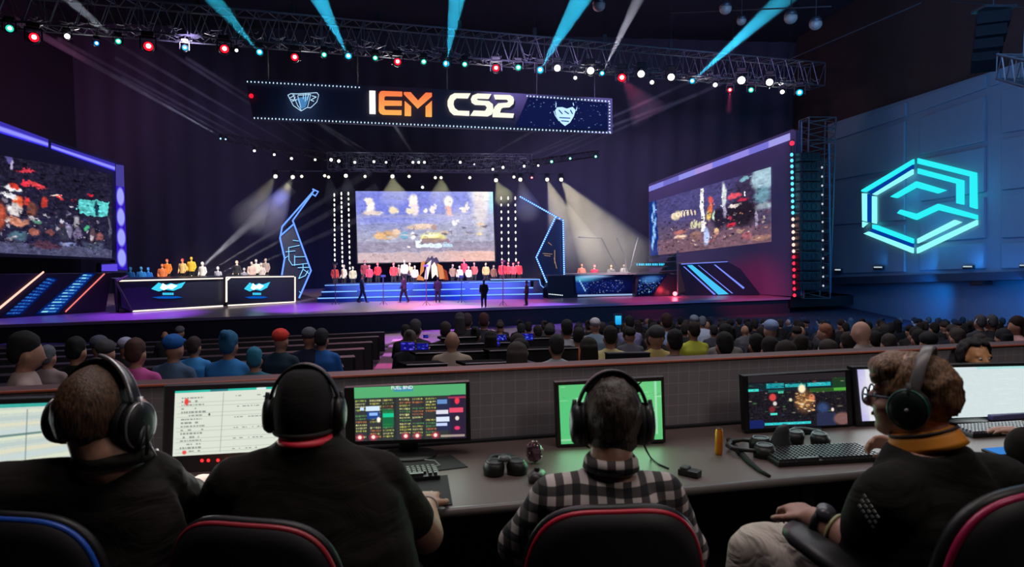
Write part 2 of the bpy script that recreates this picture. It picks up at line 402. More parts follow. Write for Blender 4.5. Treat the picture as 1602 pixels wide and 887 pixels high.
# hexagon sign: white-cyan bars
sign = empty('hexagon_sign', WR.at(1437, 396, .35), 'large glowing cyan hexagon emblem with a zigzag inside, on the blue facade', 'sign')
S = 5.543
def cs(p): return [(1330 + x / S, 240 + y / S) for x, y in p]
cy = emat('sign_cyan', rgb(45, 238, 245), 1.05); cyw = emat('sign_pale_cyan', rgb(140, 250, 245), 1.1); cyb = emat('sign_blue', rgb(2, 62, 160), .9)
bars = [([(95, 318), (543, 50), (543, 92), (130, 335), (97, 332)], cy), ([(188, 355), (537, 138), (537, 180), (220, 362)], cyw), ([(100, 345), (138, 350), (143, 590), (103, 583)], cyw),
        ([(188, 370), (220, 375), (220, 610), (188, 603)], cyw), ([(103, 592), (145, 605), (103, 642)], cyw), ([(190, 615), (225, 622), (540, 740), (540, 780), (190, 650)], cy),
        ([(115, 695), (155, 678), (538, 820), (538, 865)], cyw), ([(582, 42), (1085, 168), (1090, 482), (1035, 465), (1035, 200), (582, 88)], cy), ([(583, 130), (975, 235), (975, 445), (918, 432), (918, 262), (583, 175)], cy),
        ([(345, 375), (568, 242), (825, 320), (755, 347), (568, 295), (400, 388)], cy), ([(432, 488), (570, 525), (757, 437), (1092, 535), (1092, 573), (757, 490), (568, 577), (403, 518)], cy),
        ([(580, 740), (900, 577), (957, 597), (580, 780)], cyw), ([(577, 820), (1092, 577), (1092, 620), (577, 867)], cyw),
        ([(150, 338), (540, 98), (540, 132), (188, 350)], cyb), ([(148, 352), (184, 370), (184, 602), (148, 592)], cyb), ([(160, 672), (192, 656), (538, 784), (538, 815)], cyb)]
for p, m in bars:
    o = from_bm(slab(WR, cs(p), .12, .34), 'light_bar' if m is not cyb else 'blue_infill', m, sign)
# the sign lights the facade around it
for (x, y) in ((1395, 300), (1480, 300), (1437, 365)):
    l = bpy.data.lights.new('sign_glow', 'POINT'); l.color = (.03, .5, 1); l.energy = 90; l.shadow_soft_size = 1.2
    o = bpy.data.objects.new('sign_glow', l); COL.objects.link(o); o.location = WR.at(x, y, 1.6)
# blue light on the facade and, below the ledge, on the wall behind the seats
area('facade_light', WR.at(1600, 60, 14) + UP * 4, WR.at(1520, 200, 0), (.20, .45, 1), 2300, 9, 4)
area('facade_light', WR.at(1350, 330, 16), WR.at(1400, 330, 0), (.02, .30, 1), 700, 8, 4)
for (x, pw) in ((1500, 60), (1610, 75), (1690, 60)):
    area('blue_wall_light', WR.at(x, 440, 3.0), WR.at(x, 490, -.6), (0, .25, 1), pw, 6, .5)
spot('blue_wall_spot', WR.at(1437, 436, 2.2), WR.at(1437, 480, -.6), (0, .27, 1), 900, 1.5, 1, .3); spot('blue_wall_spot', WR.at(1600, 436, 2.2), WR.at(1600, 480, -.6), (0, .25, 1), 260, 1.7, 1, .3)
for x, pw in ((1450, 60), (1520, 70), (1373, 40)):
    spot('ledge_uplight', WR.at(x, 421, .9), WR.at(x + 5, 395, 0), (.02, .3, 1), pw, 1.6, 1, .1)
# small loudspeaker under the ledge
r = empty('wall_speaker', WR.at(1527, 446, .2), 'small black loudspeaker hanging from the wall under the ledge', 'speaker')
bm = slab(WR, [(1517, 433), (1537, 432), (1538, 446), (1517, 447)], .55, .5); bev(bm, .05, 2); from_bm(bm, 'cabinet', BLK, r)
bm = slab(WR, [(1519, 434.5), (1535.5, 433.5), (1536, 444.5), (1519, 445.5)], .03, .54); from_bm(bm, 'grille', DARK, r)
bm = slab(WR, [(1526, 427), (1528, 427), (1528, 434), (1526, 434)], .4, .3); from_bm(bm, 'bracket', DARK, r)

# ------------------------------------------------------------------ stage
bm = bmesh.new()
a = FRONT.at(-260, 520); b = FRONT.at(1335, 462); a.z = b.z = DECK
deck = mat('stage_deck_gloss', (.36, .24, .38), .30, 0, .05, 3)
A0 = a.copy(); B0 = b.copy(); back = -FRONT.n * 19
slab3([A0, B0, B0 + back, A0 + back], Vector((0, 0, -.16)), bm)
st = structure('floor_stage', bm, deck)
bm = bmesh.new(); dn = Vector((0, 0, -1.05)); A1 = A0 - FRONT.n * .25 - Vector((0, 0, .16)); B1 = FRONT.at(1240, 466) - FRONT.n * .25; B1.z = A1.z
slab3([A1, B1, B1 + dn, A1 + dn], back, bm); structure('trim_3', bm, mat('stage_fascia', (.03, .025, .04), .85))
bm = bmesh.new(); C0 = B0.copy(); C1 = FRONT.at(1237, 466); C1.z = DECK; 
slab3([C1 + UD * 0 + FRONT.n * .02, C0 + FRONT.n * .02, C0 + FRONT.n * .02 - UP * .75, C1 + FRONT.n * .02 - UP * .75], back * .4, bm); structure('trim_4', bm, BLKM)
# loading platform at the end of the stage
def stage_lamp(px, py, tx, ty, col, pw, size, tz=DECK):
    spot('stage_wash', V(px, 196, 39.5), at_z(tx, ty, tz), col, pw * .62, size * 1.35, .9, .3)
stage_lamp(60, 60, 60, 500, (.16, .12, 1), 6000, .55)
stage_lamp(250, 60, 230, 492, (.38, .09, 1), 18000, .5)
stage_lamp(450, 60, 470, 482, (.40, .08, 1), 22000, .42)
stage_lamp(640, 60, 650, 477, (1, .12, .36), 30000, .36)
stage_lamp(820, 60, 800, 472, (1, .10, .40), 20000, .36)
stage_lamp(1000, 80, 1000, 467, (1, .03, .25), 16000, .36)
stage_lamp(1180, 80, 1160, 463, (1, .02, .12), 15000, .36)

def ground(px1, py1, px2, py2, z=DECK): return Plane(at_z(px1, py1, z), at_z(px2, py2, z))
warm = emat('strip_warm_white', rgb(255, 236, 215), 1.6); cool = emat('strip_cool_blue', rgb(120, 175, 255), 1.5); navy = mat('desk_navy', (.012, .014, .03), .35)
glow_cyan = emat('emblem_cyan', rgb(60, 200, 245), 1.2); glow_white = emat('emblem_white', rgb(235, 250, 255), 1.4); glow_blue = emat('emblem_deep_blue', rgb(10, 90, 190), .9)

def emblem_panel(root, pl, cx, cy, sx):
    """glowing winged emblem with two lines of unreadable blurred lettering on the desk front"""
    e = from_bm(slab(pl, [(cx - 25 * sx, cy - 3), (cx - 14 * sx, cy - 13), (cx - 4 * sx, cy - 9), (cx + 4 * sx, cy - 12), (cx + 12 * sx, cy - 10), (cx + 26 * sx, cy - 14), (cx + 20 * sx, cy - 5), (cx + 8 * sx, cy), (cx - 4 * sx, cy - 2), (cx - 14 * sx, cy + 1)], .03, .05), 'emblem', glow_cyan, root)
    from_bm(slab(pl, [(cx - 12 * sx, cy - 4), (cx - 8 * sx, cy - 12), (cx - 1 * sx, cy - 8), (cx + 5 * sx, cy - 11), (cx + 14 * sx, cy - 8), (cx + 6 * sx, cy - 2), (cx, cy - 4), (cx - 6 * sx, cy - 1)], .03, .09), 'emblem_core', glow_white, e)
    bm = bmesh.new()
    for k in range(6): slab(pl, [(cx - 8 * sx + k * 2.8 * sx, cy + 3), (cx - 8 * sx + (k * 2.8 + 2.1) * sx, cy + 3), (cx - 8 * sx + (k * 2.8 + 2) * sx, cy + 6.5), (cx - 8 * sx + k * 2.8 * sx, cy + 6.5)], .03, .06, bm)
    from_bm(bm, 'lettering', glow_cyan, root)
    from_bm(slab(pl, [(cx - 24 * sx, cy + 10), (cx - 8 * sx, cy + 8.4), (cx + 14 * sx, cy + 8.5), (cx + 22 * sx, cy + 10.5), (cx + 8 * sx, cy + 12), (cx - 14 * sx, cy + 12)], .03, .06), 'underline_glow', glow_blue, root)

# player desks on the left of the stage
p = ground(207, 489, 352, 479)
r = empty('stage_desk', at_z(280, 484, DECK), 'longer player desk on the stage with warm white edge strips, next to the side screen', 'desk')
bm = slab(p, [(187, 438), (350, 434.5), (352, 479), (207, 489), (190, 480)], 1.6, 0); from_bm(bm, 'body', navy, r)
bm = slab(p, [(184, 437), (352, 433), (352, 435), (186, 440)], 1.9, .1); from_bm(bm, 'desktop', navy, r)
from_bm(slab(p, [(187, 438.5), (349, 434.6), (349, 436.2), (187, 440.5)], .05, .14), 'edge_strip', warm, r)
from_bm(slab(p, [(208, 486), (349, 477.6), (349, 479.3), (208, 488)], .05, .05), 'edge_strip', warm, r)
emblem_panel(r, p, 263, 455, 1.05)
bm = bmesh.new(); add_tube(bm, [at_z(184, 489, DECK) + Vector((0, 0, .05)), p.at(181, 440, .4), p.at(206, 487, .3)], .09, 6); add_tube(bm, [p.at(181, 440, .4), p.at(200, 432, .2)], .08, 6); from_bm(bm, 'end_frame', DARK, r)
p = ground(356, 480, 462, 473.5)
r = empty('stage_desk', at_z(410, 477, DECK), 'shorter player desk on the stage, outlined all around by white strips', 'desk')
bm = slab(p, [(354, 432.5), (462, 431.5), (462, 474), (356, 480)], 1.6, 0); from_bm(bm, 'body', navy, r)
for q in ([(354, 433), (460, 431.8), (460, 433.4), (354, 434.8)], [(353.2, 434), (355.6, 436), (355.6, 472), (353.2, 473)], [(461, 433), (462.6, 433), (462.6, 472), (461, 472)], [(357, 477), (462, 471.5), (462, 473), (357, 479)], [(354, 438), (360, 433), (361, 435), (355, 440)]):
    from_bm(slab(p, q, .05, .05), 'edge_strip', warm, r)
emblem_panel(r, p, 402, 455, .8)

# right hand player desk
p = ground(857, 467, 990, 463.5)
r = empty('stage_desk', at_z(925, 465, DECK), 'long dark desk right of the steps, its front showing a blue speckled swirl', 'desk')
bm = slab(p, [(857, 431), (994, 428), (992, 464), (857, 468)], 1.5, 0); from_bm(bm, 'body', navy, r)
bm = slab(p, [(856, 430), (996, 427.5), (996, 429), (856, 431.8)], 1.7, .1); from_bm(bm, 'desktop', mat('desk_lid_grey', (.2, .18, .22), .4), r)
from_bm(slab(p, [(904, 461.2), (991, 459.5), (991, 462), (904, 464)], .05, .05), 'base_strip', emat('base_strip_lilac', rgb(150, 175, 220)), r)
pic = Pic(150, 55, (8, 10, 35), (6, 8, 40)); pic.ell(.12, .45, .14, .5, (20, 60, 150), .8); pic.ell(.2, .18, .22, .16, (90, 190, 220), .9); pic.ell(.35, .08, .25, .08, (160, 200, 240), .9); pic.ell(.55, .6, .4, .4, (14, 24, 90), 1, .9)
for k in range(5): pic.ell(.10 + .02 * k, .30 + .12 * k, .012, .07, (150, 210, 255), .6)
pic.specks(150, .15, .3, .85, .95, [(90, 130, 230), (190, 210, 255), (60, 90, 200)], .007, .003, 2.5)
pic.rect(.0, .0, .03, 1, (8, 10, 30)); painted('front_screen', pic, [p.at(897, 431, .04), p.at(991, 429, .04), p.at(990, 459, .04), p.at(899, 461, .04)], 'panel_pixels', r, .9)
from_bm(dots(p, [(859 + 2.6 * k, 460 + .25 * k) for k in range(9)], .8, .8, .03, .03), 'marker_lights', glow_white, r)
# the sloping end unit, like a car nose, and its pointed fin
p = ground(1000, 464, 1060, 462)
r = empty('stage_console', at_z(1030, 463, DECK), 'wedge shaped blue speckled console with a dark sloping end and pointed fin', 'console')
bm = slab(p, [(995, 430), (1046, 428), (1060, 430), (1060, 462), (993, 465)], 1.4, .05); from_bm(bm, 'body', navy, r)
pic = Pic(80, 60, (10, 20, 70), (6, 10, 40)); pic.specks(160, 0, .1, .9, .9, [(60, 110, 220), (130, 190, 240), (30, 60, 180), (160, 220, 250)], .02, .006, 1.3); pic.ell(.45, .2, .35, .18, (80, 140, 210), .8, .8)
painted('front_screen', pic, [p.at(1000, 431.5, .08), p.at(1043, 430, .08), p.at(1024, 462.5, .08), p.at(996, 463, .08)], 'panel_pixels', r, .9)
bm = slab(p, [(1044, 430), (1059, 432), (1059, 462), (1022, 463), (1029, 450)], .3, .25); from_bm(bm, 'end_cover', mat('cover_black', (.02, .012, .02), .3), r)
bm = slab(p, [(1041, 421), (1053, 399), (1058, 397), (1058, 428), (1036, 428)], .5, .2); from_bm(bm, 'fin', DARK, r)
bm = bmesh.new(); add_tube(bm, [p.at(1060, 461, .5), p.at(1060, 392, .5)], .05, 6); from_bm(bm, 'mast', ALU, r)
bm = bmesh.new(); add_ell(bm, p.at(1056, 459.5, .8), (.16, .16, .16)); from_bm(bm, 'red_lamp', emat('lamp_red_hot', (1, .12, .15), 6), r, True)
l = bpy.data.lights.new('red_glow', 'POINT'); l.color = (1, .05, .08); l.energy = 60; l.shadow_soft_size = .2
o = bpy.data.objects.new('red_glow', l); COL.objects.link(o); o.location = p.at(1056, 457, 1.3)
from_bm(strokes(p, [[(985, 428), (1040, 424), (1062, 423)], [(1000, 420), (1045, 417)], [(1020, 405), (1065, 400)], [(1032, 411), (1058, 409)]], 1.0, .3, .4), 'rail', ALU, r)
bm = bmesh.new(); add_tube(bm, [p.at(968, 422, -2), p.at(956, 402, -2), p.at(941, 372, -2), p.at(905, 371, -2)], .05, 6); add_tube(bm, [p.at(985, 422, -2), p.at(998, 372, -2)], .04, 6); add_tube(bm, [p.at(980, 428, -2), p.at(979, 404, -2), p.at(965, 372, -2)], .06, 6)
tag(from_bm(bm, 'camera_crane', ALU), 'thin grey camera crane arm rising behind the long right desk', 'crane')
bm = slab(ground(990, 455, 1060, 454), [(990, 411), (1042, 409), (1042, 416.5), (990, 418)], .15); t = from_bm(bm, 'ticker_display', navy)
tag(t, 'narrow dark display with a row of cyan dashes above the wedge console', 'display')
pt = ground(990, 455, 1060, 454); bm = bmesh.new()
for k in range(13):
    x = 996 + 3.5 * k; slab(pt, [(x, 412.2 - .03 * k), (x + (2.6 if k % 3 else 1.6), 412.1), (x + (2.6 if k % 3 else 1.6), 415.4), (x, 415.5)], .03, .04, bm)
from_bm(bm, 'dashes', glow_cyan, t)
# ramp with cyan stripe
p = ground(1070, 462.5, 1170, 462)
r = empty('stage_ramp', at_z(1115, 463, DECK), 'dark sloping stage ramp crossed by one broad cyan stripe and two thin blue lines', 'ramp')
bm = slab(p, [(1062, 413), (1138, 409), (1158, 420), (1190, 461), (1074, 463)], 2.2, 0); from_bm(bm, 'body', navy, r)
from_bm(slab(p, [(1075, 415), (1083, 414.5), (1140, 460), (1124, 461)], .06, .05), 'broad_stripe', emat('ramp_cyan', rgb(70, 190, 240), 1.1), r)
for q in ([(1069, 417), (1071, 417), (1120, 460.5), (1117, 461)], [(1117, 414), (1119.5, 414), (1165, 450), (1163, 452)], [(1092, 415), (1093, 415), (1147, 459), (1145, 459)], [(1066, 412.5), (1138, 408.8), (1139, 409.8), (1066, 413.8)]):
    from_bm(slab(p, q, .06, .05), 'thin_stripe', emat('ramp_thin_blue', rgb(120, 140, 255), 1.1), r)

# left ramp below the side screen
p = ground(-10, 499, 160, 488)
r = empty('stage_ramp', at_z(80, 494, DECK), 'dark ramp with two slanted salmon lines and two blue ladder light panels', 'ramp')
bm = slab(p, [(-90, 430), (175, 427), (165, 487), (-20, 500), (-90, 505)], .3, -.05); from_bm(bm, 'backing', mat('ramp_plum', (.05, .03, .06), .5), r)
sal = emat('strip_salmon', rgb(255, 190, 170), 1.5)
from_bm(slab(p, [(-2, 481), (68, 424), (69.5, 426), (0, 484)], .06, .05), 'slanted_strip', sal, r)
from_bm(slab(p, [(102, 487), (163, 427.5), (164.6, 428.6), (103, 488.6)], .06, .05), 'slanted_strip', emat('strip_salmon_dim', rgb(235, 120, 120), 1.2), r)
for j, (q, n, c1, c2) in enumerate((([(3, 496), (77, 432), (92, 436), (31, 495)], 12, (15, 50, 140), (60, 140, 235)), ([(52, 494), (131, 426), (151, 427), (88, 493)], 13, (10, 70, 190), (150, 240, 250)))):
    qd = [p.at(*q[1], .06), p.at(*q[2], .06), p.at(*q[3], .06), p.at(*q[0], .06)]
    pic = Pic(30, 90, (4, 14, 60)); 
    for k in range(n):
        v = .05 + .92 * k / n; pic.rect(.15 if j else .05, v, .8, v + .03, c2, .95); pic.ell(.5, v + .012, .5, .045, c1, .9, .6); pic.rect(.2 + .1 * (k % 3), v, .45 + .15 * (k % 2), v + .024, c2)
        if not j: pic.rect(.3 + .3 * ((k * 7) % 3) / 3, v, .36 + .3 * ((k * 7) % 3) / 3, v + .07, c1)
    painted('ladder_light', pic, qd, 'panel_pixels', r, 1.1)

# centre steps with blue nosing strips
p = ground(500, 473, 845, 467.5)
r = empty('stage_steps', at_z(670, 470, DECK), 'wide blue lit steps across the middle of the stage with white nosing strips', 'steps')
blu = mat('step_blue', (.03, .07, .35), .45)
for k, (q, dp) in enumerate((([(497, 466), (850, 459), (850, 467.5), (497, 473.5)], 0), ([(503, 456), (835, 449.5), (835, 460), (503, 467)], -.5), ([(508, 446), (830, 439.5), (830, 450), (508, 457)], -1.0))):
    from_bm(slab(p, q, 1.4, dp), 'step', blu, r)
    (x0, y0), (x1, y1) = q[0], q[1]
    gap = [(x0, x0 + (x1 - x0) * .17), (x0 + (x1 - x0) * .2, x0 + (x1 - x0) * .41), (x0 + (x1 - x0) * .43, x0 + (x1 - x0) * .68), (x0 + (x1 - x0) * .7, x1)] if k else [(x0, x1)]
    for ga, gb in gap:
        ya = y0 + (y1 - y0) * (ga - x0) / (x1 - x0); yb = y0 + (y1 - y0) * (gb - x0) / (x1 - x0)
        from_bm(slab(p, [(ga, ya), (gb - 1, yb), (gb - 1, yb + (1.5 if k < 2 else 1.0)), (ga, ya + (1.5 if k < 2 else 1.0))], .05, dp + .04), 'nosing_strip', cool, r)
bm = slab(p, [(768, 437.5), (845, 436.8), (850, 444), (855, 456), (858, 466), (835, 466), (835, 440)], 1.2, -1.2); from_bm(bm, 'end_block', mat('block_grey_violet', (.10, .09, .18), .5), r)
from_bm(strokes(p, [[(768, 437.8), (844, 437), (846, 446), (853, 452)]], 1.0, .05, -1.1), 'edge_strip', cool, r)
for k, x in enumerate((600, 680, 750)):
    spot('step_blue_light', p.at(x, 395, 5), p.at(x, 455, -.5), (.06, .15, 1), 1500, 1.2, 1, .3)

# centre screen
SC = Plane(V(556, 411, 54), V(772, 408, 55))
pic = Pic(300, 156, (130, 135, 200), (150, 140, 165)); pic.a[:] = pic.a * .72 + 88
pic.rect(0, .85, 1, 1, (205, 180, 185)); pic.ell(.95, .95, .3, .14, (245, 190, 175), .9, .7); pic.ell(.2, .2, .35, .3, (115, 125, 215), 1.2, .9); pic.ell(.5, .1, .6, .18, (120, 130, 220), 1, .7)
pic.rect(0, .32, 1, .36, (190, 185, 205), .4); pic.rect(.0, .45, 1, .7, (140, 145, 165), .35); pic.rect(0, .70, 1, .84, (150, 140, 165), .8); pic.noise(2, 9, 0, .3, 1, .86, 14); pic.noise(3, 7, 0, 0, 1, 1, 5)
pic.ell(.91, .08, .07, .2, (255, 250, 245), .9); pic.ell(.9, .3, .045, .3, (225, 215, 220), .9, .9); pic.ell(.99, .1, .02, .2, (180, 235, 240), .9)
for (x, y, a, b, c) in ((.1, .22, .032, .1, (255, 245, 235)), (.085, .12, .03, .04, (255, 240, 225)), (.12, .3, .07, .03, (235, 215, 205)), (.27, .26, .03, .05, (245, 225, 190)), (.415, .12, .03, .09, (255, 245, 235)), (.42, .25, .03, .09, (245, 225, 225)), (.38, .27, .03, .04, (250, 230, 200)),
                        (.668, .14, .032, .08, (255, 245, 240)), (.665, .27, .02, .08, (240, 190, 180)), (.55, .26, .02, .05, (255, 240, 235)), (.5, .28, .015, .03, (250, 240, 235)), (.57, .22, .01, .04, (235, 225, 235)), (.78, .26, .025, .04, (255, 235, 230)), (.8, .22, .012, .06, (255, 240, 235)),
                        (.21, .61, .09, .05, (215, 170, 130)), (.28, .57, .03, .04, (235, 205, 180)), (.16, .62, .04, .035, (235, 190, 140)), (.34, .62, .03, .05, (120, 175, 205)), (.45, .51, .1, .03, (225, 195, 180)), (.5, .48, .08, .025, (240, 215, 195)), (.56, .51, .02, .04, (180, 150, 150)),
                        (.4, .62, .015, .05, (250, 250, 250)), (.7, .46, .012, .05, (240, 235, 240)), (.73, .43, .02, .02, (235, 230, 240)), (.89, .6, .02, .03, (235, 215, 180)), (.9, .47, .03, .02, (240, 210, 180)), (.37, .78, .01, .015, (255, 245, 240))):
    pic.ell(x, y, a, b, c, .5)
pic.ell(.55, .65, .09, .075, (235, 225, 150), .25); pic.rect(.45, .665, .66, .73, (150, 120, 130), .8); pic.ell(.54, .62, .06, .03, (255, 250, 215), .6)
pic.rect(.418, .68, .457, .79, (240, 250, 255)); pic.rect(.457, .74, .61, .79, (225, 240, 250)); pic.rect(.62, .74, .69, .79, (190, 215, 235)); pic.specks(40, .2, .45, .95, .68, [(220, 190, 160), (200, 200, 210), (110, 100, 120)], .02, .004, .8)
warp(pic, .010, 3, tex_=.04)
r = empty('centre_screen', SC.at(664, 411), 'large bright lilac video screen hanging over the middle of the stage', 'screen')
from_bm(slab(SC, [(554.5, 297.5), (772, 299), (775.5, 409.5), (558.5, 413)], .25, -.02), 'frame', BLK, r)
painted('display', pic, [SC.at(556, 299, .02), SC.at(771, 300, .02), SC.at(774, 408, .02), SC.at(560, 411.5, .02)], 'main_screen_pixels', r, 1.12)
area('screen_light', SC.at(664, 355, .4), SC.at(664, 430, 12), (.75, .75, 1), 160, 9, 4.5)

# columns of LED dots beside the centre screen
for i, (x, y0, y1, n, tilt) in enumerate(((523, 305, 430, 17, 1), (534, 303, 430, 19, 2), (545, 303, 428, 16, 2.5), (784, 310, 428, 12, 1.5), (795, 310, 428, 12, 1), (806, 310, 428, 12, 1.5))):
    r = empty('bulb_string', SC.at(x + tilt, 432), ['outermost', 'middle', 'innermost', 'innermost', 'middle', 'outermost'][i] + ' vertical string of oval white bulbs ' + ('left' if i < 3 else 'right') + ' of the centre screen', 'light string')
    bm = bmesh.new(); add_tube(bm, [SC.at(x, y0 - 3, 0), SC.at(x + tilt, 432, 0)], .05, 6); from_bm(bm, 'rod', BLK, r)
    bm = bmesh.new()
    for k, (a_, b_) in enumerate(lerp2((x, y0), (x + tilt, y1), n)): add_ell(bm, SC.at(a_, b_, .1), (.062, .062, .11 if k % 3 else .14), None, 8, 6)
    from_bm(bm, 'bulbs', emat('bulb_white', rgb(255, 250, 240), 1.6), r, True)

# neon sculptures
S4 = 4.43
def n4(p): return [(420 + x / S4, 280 + y / S4) for x, y in p]
NL = Plane(at_z(440, 472, DECK), at_z(490, 470, DECK))
neon = emat('neon_blue', rgb(95, 140, 255), 1.7); neonc = emat('neon_pale_blue', rgb(130, 200, 255), 1.7)
r = empty('neon_sculpture', NL.at(468, 467), 'leaning blue neon outline sculpture with circuit lines inside, behind the shorter desk', 'sculpture')
def ntube(pl, ln, rad): 
    bm = bmesh.new(); add_tube(bm, [pl.at(*q, 0) for q in ln], rad * .85, 6); return bm
for ln in ([(318, 78), (95, 330), (80, 410), (112, 550), (92, 670)], [(300, 105), (168, 288), (295, 635), (212, 825)], [(82, 395), (172, 315)], [(305, 70), (345, 88), (325, 118), (298, 100)]):
    from_bm(ntube(NL, n4(ln), .07), 'neon_tube', neon, r)
from_bm(strokes(NL, [n4(l) for l in ([(140, 475), (215, 460)], [(120, 505), (185, 498)], [(140, 475), (142, 560), (165, 597), (275, 585)], [(182, 540), (255, 538)], [(182, 530), (182, 600)], [(112, 550), (135, 535)], [(240, 590), (240, 625), (210, 690)], [(240, 625), (280, 655)], [(210, 690), (255, 670), (275, 635)], [(205, 615), (285, 612)], [(170, 425), (210, 430)], [(215, 780), (225, 790)])], .8, .04), 'circuit_lines', neonc, r)
from_bm(slab(NL, n4([(172, 320), (82, 400), (112, 550), (92, 670), (110, 800), (212, 820), (290, 635)]), .05, -.15), 'dark_panel', mat('panel_blue_black', (.012, .015, .04), .4), r)
S5 = 4.93
def n5(p): return [(800 + x / S5, 290 + y / S5) for x, y in p]
NR = Plane(at_z(840, 467, DECK), at_z(884, 466, DECK))
r = empty('neon_sculpture', NR.at(862, 462), 'beaded blue light outline whose long arm points at the centre screen', 'sculpture')
for ln in ([(70, 88), (345, 242), (400, 270), (408, 685)], [(340, 245), (192, 555), (272, 745)]):
    ln = n5(ln); from_bm(ntube(NR, ln, .08), 'light_tube', emat('neon_sky', rgb(50, 120, 245), 1.2), r)
    bm = bmesh.new()
    for a_, b_ in zip(ln[:-1], ln[1:]):
        n = max(2, int(math.hypot(b_[0] - a_[0], b_[1] - a_[1]) / 3.2)); dots(NR, lerp2(a_, b_, n), 1.05, 1.0, .05, .12, bm)
    from_bm(bm, 'beads', emat('bead_white_blue', rgb(175, 225, 255), 1.6), r)
from_bm(slab(NR, n5([(345, 260), (400, 280), (405, 690), (275, 740), (200, 560)]), .05, -.2), 'dark_panel', mat('panel_smoke', (.05, .05, .10), .35), r)
from_bm(strokes(NR, [n5(l) for l in ([(245, 525), (315, 530)], [(255, 540), (300, 545)], [(330, 560), (350, 640)], [(335, 500), (335, 600)], [(285, 440), (310, 460)])], .8, .03, -.1), 'gold_marks', emat('marks_gold', rgb(190, 150, 120), .8), r)
# ================================================================== SIDE SCREENS
PL = Plane(V(0, 400, 42.5), V(199, 425, 50))
r = empty('side_screen', PL.at(100, 412), 'huge screen in a glowing violet blue frame showing a dark crowd scene', 'screen')
fr = mat('frame_indigo', (.03, .025, .12), .5)
from_bm(slab(PL, [(-120, 150), (0, 190), (193, 257), (200, 426), (158, 427), (158, 412), (180, 411), (180, 407), (-120, 398)], .5, -.05), 'frame', fr, r)
def strip_pic(nx, ny, base, hot, n=0):
    q = Pic(nx, ny, base); q.ell(.5, .55, 9, .42, hot, .9)
    return q
for (x0, y0, x1, y1) in ((-60, 182, 75.5, 231), (80, 233, 180, 268)):
    q = Pic(60, 12, (60, 50, 170)); q.ell(.5, .75, 3, .35, (60, 50, 240), .9); q.ell(.5, .62, 3, .2, (150, 150, 255), .9)
    h0 = 26 - (x0 + 60) * .03; h1 = 26 - (x1 + 60) * .03
    painted('frame_light', q, [PL.at(x0, y0 - (15 if x0 < 0 else 10), .05), PL.at(x1, y1 - 14 + (1 if x0 < 0 else 2), .05), PL.at(x1, y1, .05), PL.at(x0, y0 + 8 if x0 < 0 else y0, .05)], 'frame_pixels', r, 1.0)
q = Pic(16, 160, (50, 25, 190)); q.rect(0, 0, 1, .2, (70, 65, 150))
for k in range(4): q.ell(.5, .30 + .195 * k, .42, .085, (160, 165, 250), .35)
painted('frame_light', q, [PL.at(181, 257, .05), PL.at(193.5, 259, .05), PL.at(199, 423, .05), PL.at(183, 421, .05)], 'frame_pixels', r)
from_bm(slab(PL, [(160, 414), (184, 413), (184, 424), (160, 424)], .06, .05), 'frame_foot_light', emat('frame_violet', rgb(95, 75, 225)), r)
pic = Pic(230, 190, (32, 28, 48), (40, 38, 66)); pic.noise(3, 7, 0, 0, 1, 1, 6)
# coordinates in screen pixels -> normalised
def u_(x): return (x + 60) / 236
def v_(y, x): return (y - (248 + (x) * .135)) / (397 + .04 * x - 248 - .135 * x)
def E_(x, y, rx, ry, c, s=.4, a=1): pic.ell(u_(x), v_(y, x), rx / 236, ry / 140, c, s, a)
pic.rect(0, .88, 1, 1, (78, 78, 110)); pic.noise(3, 10, 0, .86, 1, 1, 3)
for (x, y, rx, ry, c) in ((18, 320, 8, 12, (235, 100, 60)), (13, 330, 11, 9, (225, 215, 215)), (5, 310, 12, 4, (220, 220, 225)), (10, 298, 13, 4, (235, 235, 240)), (12, 295, 6, 4, (215, 60, 50)), (33, 318, 7, 7, (230, 60, 60)), (30, 290, 10, 2.5, (225, 50, 70)), (47, 292, 14, 2.6, (235, 70, 80)), (58, 318, 5, 12, (190, 60, 50)), (40, 330, 8, 12, (120, 70, 60)),
                      (18, 348, 20, 6, (215, 140, 115)), (0, 348, 8, 4, (240, 230, 225)), (75, 308, 8, 2, (250, 210, 190)), (80, 311, 5, 2, (230, 60, 60)), (33, 273, 13, 2.3, (225, 60, 80)), (137, 305, 6, 3, (220, 40, 60)), (105, 314, 6, 1.5, (210, 40, 60)), (86, 345, 4, 4, (175, 170, 180)), (111, 347, 5, 6, (165, 160, 170)),
                      (112, 365, 7, 13, (115, 105, 140)), (97, 358, 6, 9, (125, 120, 150)), (86, 362, 7, 12, (50, 50, 70)), (127, 358, 5, 4, (70, 170, 120)), (138, 366, 5, 8, (90, 70, 80)), (150, 368, 6, 7, (150, 90, 90)), (48, 350, 6, 4, (80, 130, 110)), (45, 366, 8, 5, (150, 90, 80)), (68, 366, 6, 6, (120, 70, 70)), (20, 370, 12, 8, (80, 110, 130)), (-10, 340, 12, 20, (180, 80, 60)), (-30, 320, 10, 20, (60, 50, 70)), (94, 380, 15, 4, (130, 140, 190)), (140, 382, 18, 6, (70, 75, 100)), (60, 384, 22, 4, (80, 50, 70)), (-30, 372, 20, 10, (90, 90, 120)), (170, 355, 3, 14, (90, 90, 115)), (5, 255, 5, 6, (90, 85, 150)), (8, 262, 3, 6, (170, 160, 190))): E_(x, y, rx, ry, c)
pic.specks(90, .1, .45, .95, .86, [(150, 145, 165), (90, 60, 75), (200, 190, 200), (60, 60, 85)], .012, .003, 1.4)
